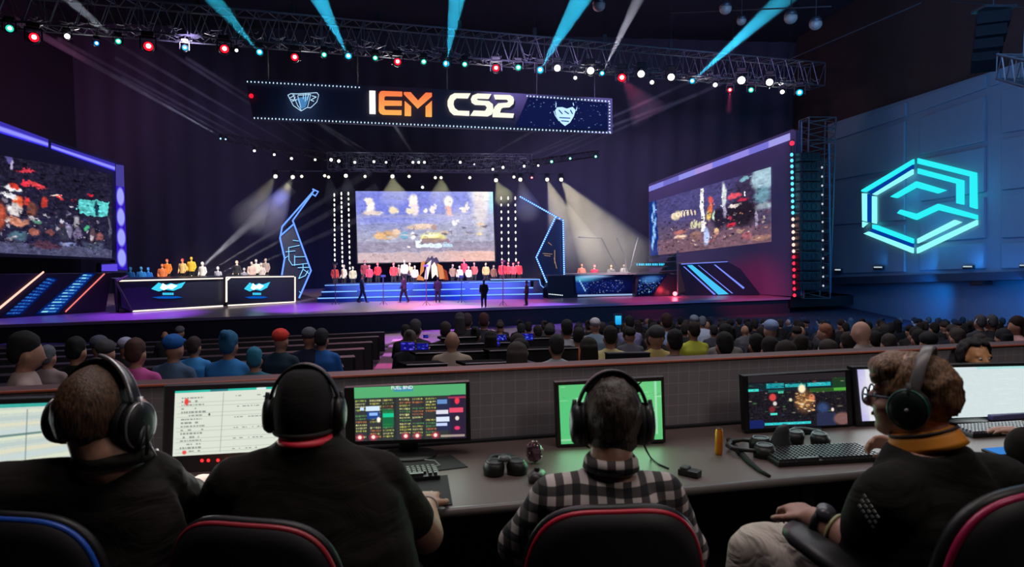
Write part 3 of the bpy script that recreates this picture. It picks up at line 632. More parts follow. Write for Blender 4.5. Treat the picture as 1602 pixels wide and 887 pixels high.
pic.rect(u_(115), v_(313, 115), u_(168), v_(339, 140), (95, 205, 205), 1, -.02); pic.ell(u_(147), v_(328, 147), .013, .07, (25, 60, 80), .5); warp(pic, .018, 5, tex_=.16); pic.ell(u_(147), v_(328, 147), .01, .06, (25, 60, 80), .5)
painted('display', pic, [PL.at(-60, 233, .04), PL.at(176, 272, .04), PL.at(175, 404, .04), PL.at(-60, 393, .04)], 'side_pixels', r, 1.0)

PR = Plane(V(1015, 440, 62), V(1243, 464, 51.2))
r = empty('side_screen', PR.at(1130, 455), 'tall angled panel with a wide city video picture and a lilac light bar on top', 'screen')
from_bm(slab(PR, [(1015, 288), (1240, 202), (1245, 205), (1246, 464), (1015, 450)], .6, -.02), 'board', mat('board_plum', (.17, .12, .22), .6, 0, .05, 1), r)
q = Pic(120, 10, (125, 120, 200)); 
for k, c in enumerate(((140, 140, 235), (115, 110, 200), (150, 150, 240), (175, 150, 225), (125, 125, 230), (150, 140, 230), (120, 115, 215), (165, 160, 235))): q.rect(k / 8, 0, (k + 1) / 8, 1, c, .9)
painted('top_light_bar', q, [PR.at(1015, 292, .05), PR.at(1236, 208, .05), PR.at(1236, 219, .05), PR.at(1015, 300, .05)], 'frame_pixels', r)
pic = Pic(290, 150, (70, 62, 110), (120, 95, 110)); pic.noise(3, 7, 0, 0, 1, 1, 6); pic.ell(.35, .2, .4, .3, (80, 75, 130), .9)
# crop coordinates (1000,250 scale 5.543): column span follows the slanted picture
def nr(x, y):
    u = (x - 85) / 1055; t = 370 - 310 * u; b = 835 - 125 * u; return u, (y - t) / (b - t)
def E3(x, y, rx, ry, c, s=.4, a=1):
    u, v = nr(x, y); pic.ell(u, v, rx / 1055, ry / 560, c, s, a)
def R3(x0, y0, x1, y1, c, a=1):
    u, v = nr(x0, y0); u2, v2 = nr(x1, y1); v2b = nr(x0, y1)[1]; pic.rect(u, v, u2, v2b, c, a)
R3(85, 370, 160, 835, (22, 50, 130)); 
for (x, y, rx, ry) in ((130, 420, 14, 60), (110, 500, 10, 50), (140, 540, 12, 50), (125, 620, 12, 70), (108, 720, 12, 80)): E3(x, y, rx, ry, (150, 200, 255), .8)
E3(950, 260, 110, 130, (60, 50, 80), .5); E3(900, 460, 140, 110, (38, 30, 45), .5); E3(730, 500, 60, 90, (40, 34, 56), .5); E3(1080, 150, 90, 100, (165, 195, 210), .3); E3(1075, 300, 60, 60, (110, 150, 170), .6); E3(1085, 390, 60, 25, (180, 200, 210), .7); E3(1080, 520, 60, 100, (80, 70, 100), .7)
E3(350, 480, 50, 38, (235, 215, 185)); 
for k in range(8): E3(310 + 30 * k, 490 - 7 * k, 9, 26, (245, 225, 190), .4)
for k in range(4): E3(490 + 32 * k, 560 - 3 * k, 13, 30, (215, 210, 170), .4)
E3(660, 335, 18, 28, (225, 90, 80)); E3(655, 410, 16, 50, (235, 120, 80)); E3(640, 470, 22, 40, (225, 190, 100)); E3(685, 470, 12, 42, (200, 225, 200)); E3(855, 300, 55, 22, (245, 90, 110)); E3(920, 335, 50, 14, (200, 50, 80)); E3(860, 385, 50, 12, (225, 205, 200)); E3(830, 560, 35, 18, (215, 50, 75)); E3(820, 500, 20, 18, (170, 50, 80))
E3(700, 610, 22, 30, (245, 200, 150)); E3(690, 660, 18, 25, (220, 150, 120)); E3(950, 655, 40, 32, (215, 110, 120)); E3(890, 615, 30, 16, (220, 190, 150)); E3(380, 660, 60, 20, (245, 205, 180)); E3(380, 620, 60, 20, (180, 110, 110)); E3(520, 650, 50, 40, (160, 120, 110)); E3(930, 160, 40, 18, (130, 180, 200)); E3(1060, 670, 80, 24, (200, 150, 120)); E3(1030, 500, 10, 70, (170, 160, 190))
R3(175, 700, 1140, 830, (130, 92, 105), .5)
R3(572, 235, 602, 620, (255, 250, 245)); E3(612, 660, 24, 80, (190, 205, 255), .5); E3(770, 300, 20, 110, (215, 225, 225), .5); E3(775, 430, 14, 60, (170, 160, 190), .5); R3(935, 260, 945, 300, (240, 240, 240))
pic.specks(120, .2, .5, .98, .95, [(220, 160, 120), (60, 45, 60), (235, 210, 190), (170, 70, 80), (40, 34, 50)], .009, .003, 1.2); warp(pic, .009, 4, tex_=.10)
painted('display', pic, [PR.at(1015, 317, .05), PR.at(1206, 261, .05), PR.at(1207, 378, .05), PR.at(1018, 400.5, .05)], 'screen_pixels', r)
from_bm(slab(PR, [(1012, 401), (1030, 400), (1030, 402), (1012, 403.5)], .3, .2), 'screen_foot', ALU, r)
area('screen_light', PR.at(1120, 330, .5), PR.at(1110, 420, 8), (.7, .65, 1), 60, 8, 4)
area('screen_light', PL.at(80, 320, .5), PL.at(100, 380, 8), (.45, .4, 1), 90, 8, 6)

# LED pixel column at the right edge of the stage
PT = Plane(at_z(1236, 466, DECK), at_z(1300, 465, DECK))
r = empty('bulb_string', PT.at(1241, 465), 'vertical bead line changing from cyan at the top to red at the stage floor', 'light string')
bm = bmesh.new(); add_tube(bm, [PT.at(1240, 218, .1), PT.at(1243, 464, .1)], .1, 6); from_bm(bm, 'rod', BLK, r)
cc = emat('bead_cyan', rgb(90, 215, 250), 1.6); cw = emat('bead_peach', rgb(255, 205, 190), 1.5); cr = emat('bead_red', rgb(255, 45, 75), 1.6)
for nm, m, y0, y1, n in (('cyan_bead', cc, 242, 333, 11), ('peach_bead', cw, 343, 393, 6), ('red_bead', cr, 402, 462, 7)):
    for k, (x, y) in enumerate(lerp2((1238.5 + (y0 - 240) * .02, y0), (1238.5 + (y1 - 240) * .02, y1), n)): bm = bmesh.new(); add_ell(bm, PT.at(x, y, .25), (.12, .12, .13), None, 8, 6); from_bm(bm, nm, m, r, True)
bm = bmesh.new(); add_ell(bm, PT.at(1239, 224, .25), (.17, .17, .17), None, 10, 8); from_bm(bm, 'red_top_bead', cr, r, True)

# ================================================================== TRUSSES
def truss(root, a, b, w, h, n, r1=.05, r2=.025, wv=None, hv=None, brace='diagonal_bracing', m=ALU):
    """box truss between a and b; chords and the bracing of each face"""
    a = Vector(a); b = Vector(b); d = (b - a).normalized()
    wv = wv or d.cross(UP).normalized(); hv = hv or UP
    cs_ = [wv * (sx * w / 2) + hv * (sz * h / 2) for sx, sz in ((-1, -1), (1, -1), (1, 1), (-1, 1))]
    for c in cs_:
        bm = bmesh.new(); add_tube(bm, [a + c, b + c], r1, 6); from_bm(bm, 'chord', m, root)
    for f in range(4):
        c0, c1 = cs_[f], cs_[(f + 1) % 4]; bm = bmesh.new()
        for k in range(n):
            p = a.lerp(b, k / n); q = a.lerp(b, (k + 1) / n); mid = a.lerp(b, (k + .5) / n)
            add_tube(bm, [p + c0, mid + c1], r2, 4); add_tube(bm, [mid + c1, q + c0], r2, 4)
            if k % 2 == 0: add_tube(bm, [p + c0, p + c1], r2, 4)
        add_tube(bm, [b + c0, b + c1], r2, 4); from_bm(bm, brace, m, root)
FT = Plane(FRONT.p - FRONT.n * 2, FRONT.p - FRONT.n * 2 + UD)
pa = FT.at(-120, -14); pb = FT.at(1291, 116)
zt = FT.at(1291, 98).z; zb = FT.at(1291, 134).z; hgt = zt - zb
pa.z = pb.z = (zt + zb) / 2
r = empty('lighting_truss', (pa + pb) / 2 - UP * (hgt / 2), 'long aluminium box truss spanning the whole front of the stage, hung with coloured lamps', 'truss')
truss(r, pa - FT.n * .8, pb - FT.n * .8, 1.6, hgt, 46, .06, .03, wv=-FT.n)
# cluttered cables and clamps in the belly of the truss
bm = bmesh.new()
for k in range(430):
    t = random.random() ** .9; p = pa.lerp(pb, t) - UP * (hgt / 2 * random.uniform(.35, 1.05)) - FT.n * random.uniform(0, 1.5)
    q = p + UD * random.uniform(-.8, .8) + UP * random.uniform(-.12, .12) + FT.n * random.uniform(-.2, .2); add_tube(bm, [p, (p + q) / 2 - UP * random.uniform(.02, .18), q], random.uniform(.012, .03), 4)
o = from_bm(bm, 'cable_clutter', mat('cable_silver', (.5, .5, .55), .35, .6), r); o['kind'] = 'stuff'
for k in range(11):   # hoist points and hanging cables to the ceiling
    p = pa.lerp(pb, (k + .5) / 11) + UP * (hgt / 2) - FT.n * .8
    bm = bmesh.new(); add_tube(bm, [p, p + UP * (19.9 - p.z)], .018, 5); add_box(bm, p + UP * .5, (.25, .2, .5)); from_bm(bm, 'hoist_chain', DARK, r)
# point fills added inside the truss to brighten it, no fixtures
for px in (120, 300, 480, 620, 780, 930, 1100, 1230):
    l = bpy.data.lights.new('truss_fill', 'POINT'); l.energy = 48; l.color = (1, .95, .9); l.shadow_soft_size = .3
    o = bpy.data.objects.new('truss_fill', l); COL.objects.link(o); o.location = FT.at(px, 78 + px * .043, 0) - FT.n * .8 - UP * .1
# rear truss
RT = Plane(V(345, 255, 50), V(935, 255, 52.5))
q0 = RT.at(515, 254); q1 = RT.at(830, 254); q0.z = q1.z = RT.at(660, 254).z; hr = 1.15
r = empty('lighting_truss', (q0 + q1) / 2 - UP * .6, 'shorter cluttered truss high behind the banner, above the centre screen', 'truss')
truss(r, q0, q1, 1.6, hr, 22, .04, .022)
bm = bmesh.new()
for k in range(200):
    p = q0.lerp(q1, random.random()) + UP * random.uniform(-.6, .5) - RT.n * random.uniform(-.8, .8); q = p + UD * random.uniform(-.6, .6) + UP * random.uniform(-.1, .1); add_tube(bm, [p, q], random.uniform(.01, .025), 4)
o = from_bm(bm, 'cable_clutter', mat('cable_silver'), r); o['kind'] = 'stuff'
for px in (560, 655, 760):  # fill points added before the rear truss
    l = bpy.data.lights.new('truss_fill', 'POINT'); l.energy = 12; l.color = (.8, .9, 1); l.shadow_soft_size = .3
    o = bpy.data.objects.new('truss_fill', l); COL.objects.link(o); o.location = RT.at(px, 250, 1.6)
bm = bmesh.new(); add_tube(bm, [RT.at(429, 267.5), RT.at(520, 267.5), RT.at(880, 272)], .045, 6)
lb = from_bm(bm, 'lamp_bar', ALU); tag(lb, 'thin horizontal bar holding the row of warm lamps above the centre screen', 'bar')
# side arms of the rear truss running out to both sides of the stage
for j, (A_, B_, lab) in enumerate((((345, 214), (518, 246), 'slim truss arm rising from the rear truss towards the left of the stage'), ((936, 240), (825, 256), 'slim truss arm rising from the rear truss towards the right of the stage'))):
    a = RT.at(*A_, 6 if j == 0 else 3); b = RT.at(*B_, .2); r = empty('side_truss', (a + b) / 2 - UP * .3, lab, 'truss'); truss(r, a, b, .4, .4, 16, .022, .012, m=DARK)

# ------------------------------------------------------------------ lamps
def lamp_proto(name):
    """moving head lamp in local space: lens faces -Y at the origin"""
    r = bpy.data.objects.new(name, None); COL.objects.link(r); r.location = (0, 0, 0)
    bm = bmesh.new(); add_tube(bm, [(0, -.05, 0), (0, .02, 0), (0, .12, 0), (0, .34, 0), (0, .42, 0)], [.17, .2, .2, .15, .08], 14); from_bm(bm, 'housing', BLK, r, True)
    bm = bmesh.new(); add_box(bm, (-.24, .14, .12), (.04, .12, .4)); add_box(bm, (.24, .14, .12), (.04, .12, .4)); add_box(bm, (0, .14, .33), (.52, .14, .06)); from_bm(bm, 'yoke', BLK, r)
    bm = bmesh.new(); add_box(bm, (0, .14, .44), (.4, .26, .18)); bev(bm, .03, 1); from_bm(bm, 'base', BLK, r)
    bm = bmesh.new(); add_ell(bm, (0, -.05, 0), (.15, .06, .15), None, 14, 8); from_bm(bm, 'lens', emat('lens_white', (1, 1, 1), 4), r, True)
    bm = bmesh.new(); add_ell(bm, (0, -.10, 0), (.075, .03, .075), None, 12, 8); from_bm(bm, 'lamp_core', emat('lamp_core_white', (1, .97, .95), 5), r, True)
    return r
LC = {'red': emat('lens_red', rgb(255, 20, 45), 1.6), 'teal': emat('lens_teal', rgb(40, 225, 190), 1.1), 'cyan': emat('lens_cyan', rgb(20, 195, 255), 1.2), 'white': emat('lens_white', (1, 1, 1), 4), 'blue': emat('lens_blue', rgb(20, 130, 220), 2), 'warm': emat('lens_warm', rgb(255, 235, 190), 4)}
proto = lamp_proto('stage_lamp'); first = [True]
ORD = ['first', 'second', 'third', 'fourth', 'fifth', 'sixth', 'seventh', 'eighth', 'ninth', 'tenth', 'eleventh', 'twelfth', 'thirteenth', 'fourteenth', 'fifteenth', 'sixteenth', 'seventeenth', 'eighteenth', 'nineteenth', 'twentieth']
def add_lamp(P, target, color, scale, label, group):
    o = copy_tree(proto)
    o.location = P; d = (Vector(target) - Vector(P)).normalized()
    # lens (-Y) to target: yaw only for the yoke, keep the whole upright
    o.rotation_euler = (0, 0, math.atan2(d.y, d.x) + PI / 2); o.scale = (scale,) * 3
    tag(o, label, 'stage lamp', group)
    for ch in o.children:
        if ch.name.startswith('lens'): set_mat(ch, LC[color])
    return o
front = [(15, 45, 'teal', 1.5), (53, 59, 'red', 1.9), (105, 57, 'white', 1.1), (151, 68, 'blue', 1), (185, 65, 'teal', 1.2), (232, 73, 'red', 2.0), (289, 75, 'cyan', 1.2), (351, 77, 'red', 1.9), (370, 79, 'white', .7), (406, 82, 'cyan', 1.4), (461, 90, 'red', 1.7), (507, 86, 'teal', 1.2), (545, 88, 'cyan', 1.5), (587, 91, 'teal', 1.2), (622, 97, 'red', 1.7), (663, 97, 'teal', 1.3), (698, 100, 'cyan', 1.6), (727, 101, 'teal', 1.3), (776, 107, 'red', 1.8), (811, 106, 'teal', 1.5), (845, 110, 'cyan', 1.8), (872, 107, 'white', 1.7), (900, 122, 'white', .9), (924, 111, 'white', 1.9), (942, 115, 'cyan', 1.3), (973, 122, 'red', 2.2), (1003, 116, 'white', 1.9), (1020, 129, 'white', 1.1), (1050, 121, 'white', 1.9), (1083, 127, 'cyan', 1.5), (1119, 133, 'white', 1.2), (1142, 141, 'red', 1.3), (1160, 126, 'white', 2.2), (1175, 141, 'teal', 1.5), (1204, 129, 'white', 2.0), (1224, 144, 'white', 1.2), (1251, 145, 'cyan', 1.9)]
cnt = {}; FL = {}
for x, y, c, s in front:
    k = cnt.get(c, 0); cnt[c] = k + 1
    P = FT.at(x, y, .45); tz = pa.z - hgt / 2
    o = add_lamp(P, EYE + Vector((0, 6, -2)), c, s * .82, '%s %s lamp counted from the left under the long front truss%s' % (ORD[k], c, ', small' if s < 1.2 else (', large' if s > 1.6 else '')), 'lamps under the front truss')
    FL[(x, y)] = o
# rods that hang the lamps from the truss chord
for (x, y), o in FL.items():
    P = o.location; bm = bmesh.new(); top = pa.z - hgt / 2
    if top > P.z + .3: add_tube(bm, [P + UP * .42 * o.scale.x + o.rotation_euler.to_matrix() @ Vector((0, .14 * o.scale.x, 0)), Vector((P.x, P.y, top)) - FT.n * .45], .03, 5)
    else: bm.free(); continue
    me = bpy.data.meshes.new('hanging_rod'); bm.to_mesh(me); bm.free(); me.materials.append(DARK)
    rod = bpy.data.objects.new('hanging_rod', me); COL.objects.link(rod); rod.parent = o
    me.transform((Matrix.Translation(o.location) @ o.rotation_euler.to_matrix().to_4x4() @ Matrix.Diagonal((*o.scale, 1))).inverted())
def lamp_beam(o, x0, y0, x1, y1, w0, w1, col, power, dens, d=None, ang=1.0, off=0):
    """beam of lit haze leaving a lamp; child of the lamp"""
    P = o.location.copy(); d0 = P.y; e = V(x1, y1, (d or d0 - 1.2))
    tc_ = (EYE - P).normalized(); sc_l = o.scale.x; a = P + tc_ * (.32 * sc_l)
    ax = e - a; X, Y, Z = frame_of(ax); bm = bmesh.new()
    add_tube(bm, [a + Z * .06, e], [w0 * d0 / F / 2, w1 * d0 / F / 2], 20)
    bmesh.ops.recalc_face_normals(bm, faces=bm.faces)
    me = bpy.data.meshes.new('haze_beam'); bm.to_mesh(me); bm.free(); me.materials.append(hazemat(dens))
    c = bpy.data.objects.new('haze_beam', me); COL.objects.link(c); c.parent = o
    me.transform((Matrix.Translation(o.location) @ o.rotation_euler.to_matrix().to_4x4() @ Matrix.Diagonal((*o.scale, 1))).inverted())
    L = ax.length
    spot('lamp_light', a + Z * .03, e, col, power, max(2 * math.atan(w1 * d0 / F / 2 / L) * ang, R(1)), .4, .03)
CYB = (.03, .62, 1.0)
KD = 3.0
for (x, y, x1, y1, w1, pw, col) in ((406, 82, 300, -42, 34, 60000, (.02, .5, .72)), (545, 88, 474, -52, 38, 110000, CYB), (698, 100, 722, -45, 36, 110000, CYB), (845, 110, 935, -48, 44, 110000, CYB), (1083, 127, 1290, -60, 42, 110000, CYB)):
    lamp_beam(FL[(x, y)], x, y, x1, y1, 6, w1, col, pw * .62, .15)
lamp_beam(FL[(942, 115)], 942, 115, 1022, -50, 3, 26, (.75, .75, .95), 15000, .15)
lamp_beam(FL[(185, 65)], 185, 65, 40, -60, 3, 30, (.6, .65, .8), 6000, .15)
lamp_beam(FL[(973, 122)], 973, 122, 1015, 180, 6, 60, (1, .05, .2), 500, .03)
lamp_beam(FL[(1142, 141)], 1142, 141, 1140, 175, 4, 12, (1, .05, .2), 700, .04)

rear = [(345, 217, .6), (353, 218, .6), (398, 236, .8), (429, 242, .8), (456, 248, .9), (493, 250, .8), (518, 250, 1.1), (530, 252, 1.1), (555, 254, .9), (585, 253, .9), (604, 254, .8), (646, 254, .9), (655, 254, .9), (664, 254, .9), (720, 254, .9), (742, 257, .5), (771, 265, .9), (787, 262, 1.0), (820, 260, .9), (842, 259, .7), (863, 253, 1.2), (892, 248, 1.0), (932, 245, 1.0)]
RL = {}
for i, (x, y, s) in enumerate(rear):
    c = 'cyan' if x in (345, 353) else ('teal' if x > 850 else 'white')
    off = 6 * max(0, (518 - x) / 173) if x < 518 else (3 * max(0, (x - 825) / 111) if x > 825 else .5) + .8
    RL[x] = add_lamp(RT.at(x, y, off), EYE, c, s * .62, ('tiny %s lamp on the rear truss line, %s along it from the left' % (c, (ORD + ['twenty-first', 'twenty-second', 'twenty-third'])[i])), 'small lamps on the rear truss')
row = [(431, 276), (458, 277), (472, 276), (508, 275), (514, 277), (541, 275), (571, 276), (614, 276), (640, 276), (661, 293), (681, 278), (690, 278), (735, 278), (776, 282), (804, 277), (814, 281), (832, 278), (856, 281), (878, 281)]
WL = {}
for i, (x, y) in enumerate(row):
    c = 'red' if x == 832 else 'warm'
    WL[x] = add_lamp(RT.at(x, y, .3), EYE, c, .85 if x in (431, 458, 541, 614, 776, 814, 856, 878) else .62, '%s lamp of the warm row above the centre screen, %s from its left end' % ('small red' if x == 832 else 'glowing', (ORD)[i]), 'warm lamps above the centre screen')
WM = (1, .88, .62)
for (x, x1, y1, w1, pw, dens) in ((431, 385, 345, 64, 5000, .08), (458, 418, 352, 66, 6000, .08), (514, 520, 312, 30, 2000, .1), (541, 547, 312, 34, 3500, .1), (614, 617, 312, 50, 5000, .1), (690, 690, 312, 42, 4500, .1), (776, 790, 312, 34, 1800, .1), (814, 826, 330, 48, 3800, .09), (856, 900, 400, 100, 6500, .06), (878, 975, 425, 150, 10000, .05)):
    col = (1, .97, .5) if 520 < x < 800 else WM
    lamp_beam(WL[x], x, 280, x1, y1, 5, w1, col, pw, dens, d=(49.5 if 550 < x < 780 else 56))
# thin pale beams crossing the air
TH = (.72, .75, 1.0)
for (x, x1, y1, w1, pw) in ((353, 20, 30, 14, 22000), (398, 190, 120, 5, 5000), (429, 90, 60, 7, 9000), (456, 180, 90, 6, 9000), (493, 150, 50, 7, 15000), (530, 200, 40, 7, 15000), (555, 290, 90, 6, 9000), (585, 420, 140, 5, 5000), (604, 455, 165, 5, 5000), (655, 600, 170, 6, 4000),
                        (742, 860, 190, 5, 4000), (771, 1090, 148, 6, 14000), (787, 1100, 118, 6, 9000), (820, 960, 196, 5, 5000), (842, 1130, 130, 6, 8000)):
    lamp_beam(RL[x], x, 250, x1, y1, 2.2, w1, TH, max(pw, 8000) * .9, .3, d=47)

# lamps standing behind the left desks, their pale beams slanting up to the right
for i, (x, y, x1, y1, w0_, w1, pw) in enumerate(((301, 431, 455, 292, 4, 26, 9000), (318, 431, 580, 268, 2.5, 13, 8000), (338, 432, 590, 292, 2.5, 13, 8000), (357, 434, 590, 330, 2, 12, 6000))):
    P = V(x, y, 49.5); o = add_lamp(P, EYE, 'white', .45, 'pale beam lamp on a stand behind the left desks, %s from the left' % ORD[i], 'beam lamps behind the left desks')
    bm = bmesh.new(); add_tube(bm, [P + UP * .1, Vector((P.x, P.y, DECK))], .03, 6); me = bpy.data.meshes.new('lamp_stand'); bm.to_mesh(me); bm.free(); me.materials.append(DARK); c = bpy.data.objects.new('lamp_stand', me); COL.objects.link(c); c.parent = o
    me.transform((Matrix.Translation(o.location) @ o.rotation_euler.to_matrix().to_4x4() @ Matrix.Diagonal((*o.scale, 1))).inverted())
    lamp_beam(o, x, y, x1, y1, w0_, w1, (.78, .78, .95), pw, .16, d=50.5)
# ------------------------------------------------------------------ banner with the letters
BP = Plane(FRONT.p + FRONT.n * .5, FRONT.p + FRONT.n * .5 + UD)
r = empty('stage_banner', BP.at(670, 205), 'long dark hanging banner with white and orange letters between two glowing shield emblems', 'banner')
from_bm(slab(BP, [(384, 123), (958, 154), (958, 210), (396, 187)], .35, -.1), 'board', mat('banner_violet_black', (.030, .024, .055), .6), r)
C6 = lambda p: [(370 + x / 5.168, 110 + y / 5.168) for x, y in p]
C7 = lambda p: [(660 + x / 5.006, 120 + y / 5.006) for x, y in p]
wl = emat('letter_white', rgb(255, 252, 248), 1.05); cl = emat('letter_cream', rgb(255, 250, 232), 1.05)
orm = bpy.data.materials.new('letter_orange'); orm.use_nodes = True; nt = orm.node_tree; nt.nodes.clear()
no_ = nt.nodes.new('ShaderNodeOutputMaterial'); ne = nt.nodes.new('ShaderNodeEmission'); ng = nt.nodes.new('ShaderNodeNewGeometry'); ns = nt.nodes.new('ShaderNodeSeparateXYZ'); nm = nt.nodes.new('ShaderNodeMapRange'); nr_ = nt.nodes.new('ShaderNodeMix'); nr_.data_type = 'RGBA'
nt.links.new(ng.outputs['Position'], ns.inputs[0]); nt.links.new(ns.outputs[2], nm.inputs['Value'])
nm.inputs['From Min'].default_value = BP.at(640, 181).z; nm.inputs['From Max'].default_value = BP.at(640, 144).z
nr_.inputs['A'].default_value = (*rgb(255, 178, 90), 1); nr_.inputs['B'].default_value = (*rgb(250, 120, 75), 1)
nt.links.new(nm.outputs[0], nr_.inputs['Factor']); nt.links.new(nr_.outputs['Result'], ne.inputs[0]); nt.links.new(ne.outputs[0], no_.inputs[0])
letters = [('letter_I', C6([(1075, 163), (1123, 165), (1125, 352), (1077, 350)]), wl),
 ('letter_E', C6([(1340, 172), (1178, 166), (1162, 172), (1153, 190), (1152, 325), (1162, 345), (1185, 357), (1335, 360), (1335, 322), (1207, 320), (1196, 312), (1196, 284), (1337, 284), (1337, 246), (1196, 243), (1196, 218), (1207, 206), (1340, 209)]), orm),
 ('letter_M', C6([(1355, 175), (1408, 176), (1468, 243), (1530, 180), (1580, 181), (1580, 212), (1468, 308), (1355, 190)]), orm), ('letter_M_leg', C6([(1362, 248), (1412, 292), (1412, 368), (1362, 366)]), orm), ('letter_M_leg', C6([(1532, 288), (1580, 245), (1580, 375), (1532, 373)]), orm),
 ('letter_C', C7([(382, 130), (255, 129), (225, 145), (205, 185), (205, 225), (222, 270), (252, 298), (372, 305), (372, 268), (285, 265), (258, 245), (248, 215), (252, 188), (275, 166), (362, 168)]), cl),
 ('letter_S', C7([(545, 135), (435, 131), (400, 145), (387, 172), (395, 202), (420, 218), (500, 222), (514, 238), (502, 262), (488, 267), (408, 264), (383, 303), (520, 309), (548, 295), (560, 262), (556, 215), (525, 190), (445, 185), (430, 178), (440, 169), (525, 172)]), cl),
 ('digit_2', C7([(567, 140), (690, 143), (715, 158), (722, 180), (718, 212), (690, 237), (640, 240), (622, 252), (612, 282), (722, 288), (715, 320), (558, 314), (560, 268), (575, 232), (600, 208), (668, 203), (682, 190), (670, 177), (578, 175)]), cl)]
for nm_, q, m in letters:
    from_bm(slab(BP, q, .14, .08), nm_, m, r)
dotm = emat('banner_bulb', rgb(200, 228, 255), 1.3)
for pts, rw, rh in ((lerp2((387, 127.5), (562, 136.5), 31), .95, 1.25), (lerp2((398, 184.5), (955, 207.5), 101), .95, 1.35), (lerp2((825, 150), (953, 158.5), 25), .9, 1.3), (lerp2((954, 162), (954, 206), 10), .8, 1.2)):
    o = from_bm(dots(BP, pts, rw, rh, .06, .06), 'led_strip', dotm, r)
    if len(pts) > 100: o['kind'] = 'stuff'
bm = bmesh.new(); add_ell(bm, BP.at(393, 150, .1), (.12, .12, .12), None, 10, 8); from_bm(bm, 'red_pilot_light', LC['red'], r, True)
# star field panel and shields
pic = Pic(200, 80, (14, 20, 62)); pic.ell(.5, .5, .8, .7, (20, 30, 84), 1, .7); pic.specks(70, .02, .05, .98, .95, [(120, 160, 230), (190, 220, 255)], .006, .003, 2.4)
painted('star_panel', pic, [BP.at(826, 152.5, .04), BP.at(951, 161, .04), BP.at(951, 203.5, .04), BP.at(806, 198.5, .04)], 'panel_pixels', r)
shm = emat('shield_blue_white', rgb(185, 225, 255), 1.2)
L6 = [[(415, 200), (440, 188), (490, 190), (650, 180), (665, 200), (650, 255), (600, 302), (570, 300), (522, 328), (460, 285), (415, 200)], [(455, 190), (495, 285), (522, 320)], [(475, 215), (460, 240), (440, 235)], [(495, 205), (520, 300)], [(500, 200), (600, 195), (575, 295)], [(610, 205), (645, 215), (600, 240), (625, 250)], [(430, 225), (470, 200)], [(450, 250), (490, 235)], [(585, 190), (570, 240)], [(560, 190), (555, 250)], [(540, 195), (540, 230)]]
sb = from_bm(strokes(BP, [C6(l) for l in L6], .8, .05, .08), 'shield_outline', shm, r)
from_bm(slab(BP, C6([(488, 225), (590, 205), (560, 295), (522, 315)]), .04, .04), 'shield_core', emat('shield_core_blue', rgb(70, 130, 185), 1), r)
from_bm(slab(BP, C7([(1045, 265), (1060, 240), (1100, 238), (1135, 250), (1180, 236), (1205, 262), (1190, 310), (1160, 360), (1122, 385), (1090, 360), (1055, 305)]), .05, .08), 'shield_body', shm, r)
from_bm(strokes(BP, [C7(l) for l in ([(1075, 262), (1100, 290)], [(1080, 320), (1160, 325)], [(1095, 345), (1150, 350)], [(1120, 270), (1150, 290)], [(1165, 262), (1180, 290)])], 1.5, .03, .12), 'shield_dark_marks', emat('shield_mark', rgb(25, 60, 150), 1), r)
from_bm(strokes(BP, [C7(l) for l in ([(1050, 240), (1052, 205)], [(1035, 270), (1045, 300), (1075, 345)], [(1210, 265), (1215, 240)], [(1190, 225), (1185, 205)])], .8, .04, .08), 'shield_spark', shm, r)
for px in (420, 560, 700, 840, 930):
    p = BP.at(px, 124 + (px - 387) * .055, -.25); bm = bmesh.new(); add_tube(bm, [p, Vector((p.x, p.y, zb))], .03, 5); from_bm(bm, 'hanging_wire', DARK, r)
for px, c, e in ((474, (.2, .5, 1), 25), (884, (.2, .4, 1), 25), (640, (1, .6, .4), 12)):
    l = bpy.data.lights.new('banner_glow', 'POINT'); l.energy = e; l.color = c; l.shadow_soft_size = .4
    o = bpy.data.objects.new('banner_glow', l); COL.objects.link(o); o.location = BP.at(px, 165, 1.2)

# ------------------------------------------------------------------ tower and speaker stack at the end of the stage
TW = Plane(at_z(1247, 467, DECK), at_z(1293, 467, DECK)); 
ta = TW.at(1270, 465, -.9); tb = TW.at(1270, 186, -.9); tb.x = ta.x; tb.y = ta.y
ta.z = DECK
r = empty('truss_tower', ta, 'tall square truss tower at the right end of the stage beside the blue facade', 'tower')
truss(r, ta, tb, 1.9, 1.7, 16, .06, .03, wv=TW.u, hv=TW.n, m=mat('tower_grey', (.16, .16, .18), .5, .5))
r = empty('line_array', TW.at(1268, 460, .6), 'black stack of curved loudspeakers hanging in front of the truss tower', 'speaker')
for k in range(14):
    y0 = 238 + 15.6 * k; bm = slab(TW, [(1251, y0), (1284, y0), (1285, y0 + 13.5), (1252, y0 + 13.5)], .9, .7); bev(bm, .06, 2); b_ = from_bm(bm, 'speaker_cabinet', BLK, r)
    bm = bmesh.new()
    for q in (1260, 1274): 
        ring = [TW.at(q + 4.2 * math.cos(t), y0 + 6.5 + 5 * math.sin(t), .72) for t in [2 * PI * j / 12 for j in range(12)]]; add_tube(bm, ring, .035, 5, True)
    from_bm(bm, 'grille_ring', DARK, b_)
bm = bmesh.new(); add_tube(bm, [TW.at(1254, 190, .3), TW.at(1254, 462, .3)], .05, 6); from_bm(bm, 'flying_rod', mat('rod_blue_grey', (.1, .2, .3), .4), r)
r = empty('bulb_string', TW.at(1287, 455, .8), 'sparse vertical line of tiny white lights on the outer edge of the black speaker stack', 'light string')
bm = bmesh.new(); add_tube(bm, [TW.at(1286, 245, .75), TW.at(1288, 450, .75)], .04, 6); from_bm(bm, 'rod', BLK, r)
bm = bmesh.new()
for x, y in lerp2((1286, 262), (1288, 447), 14): add_ell(bm, TW.at(x, y, .85), (.07, .07, .08), None, 8, 6)
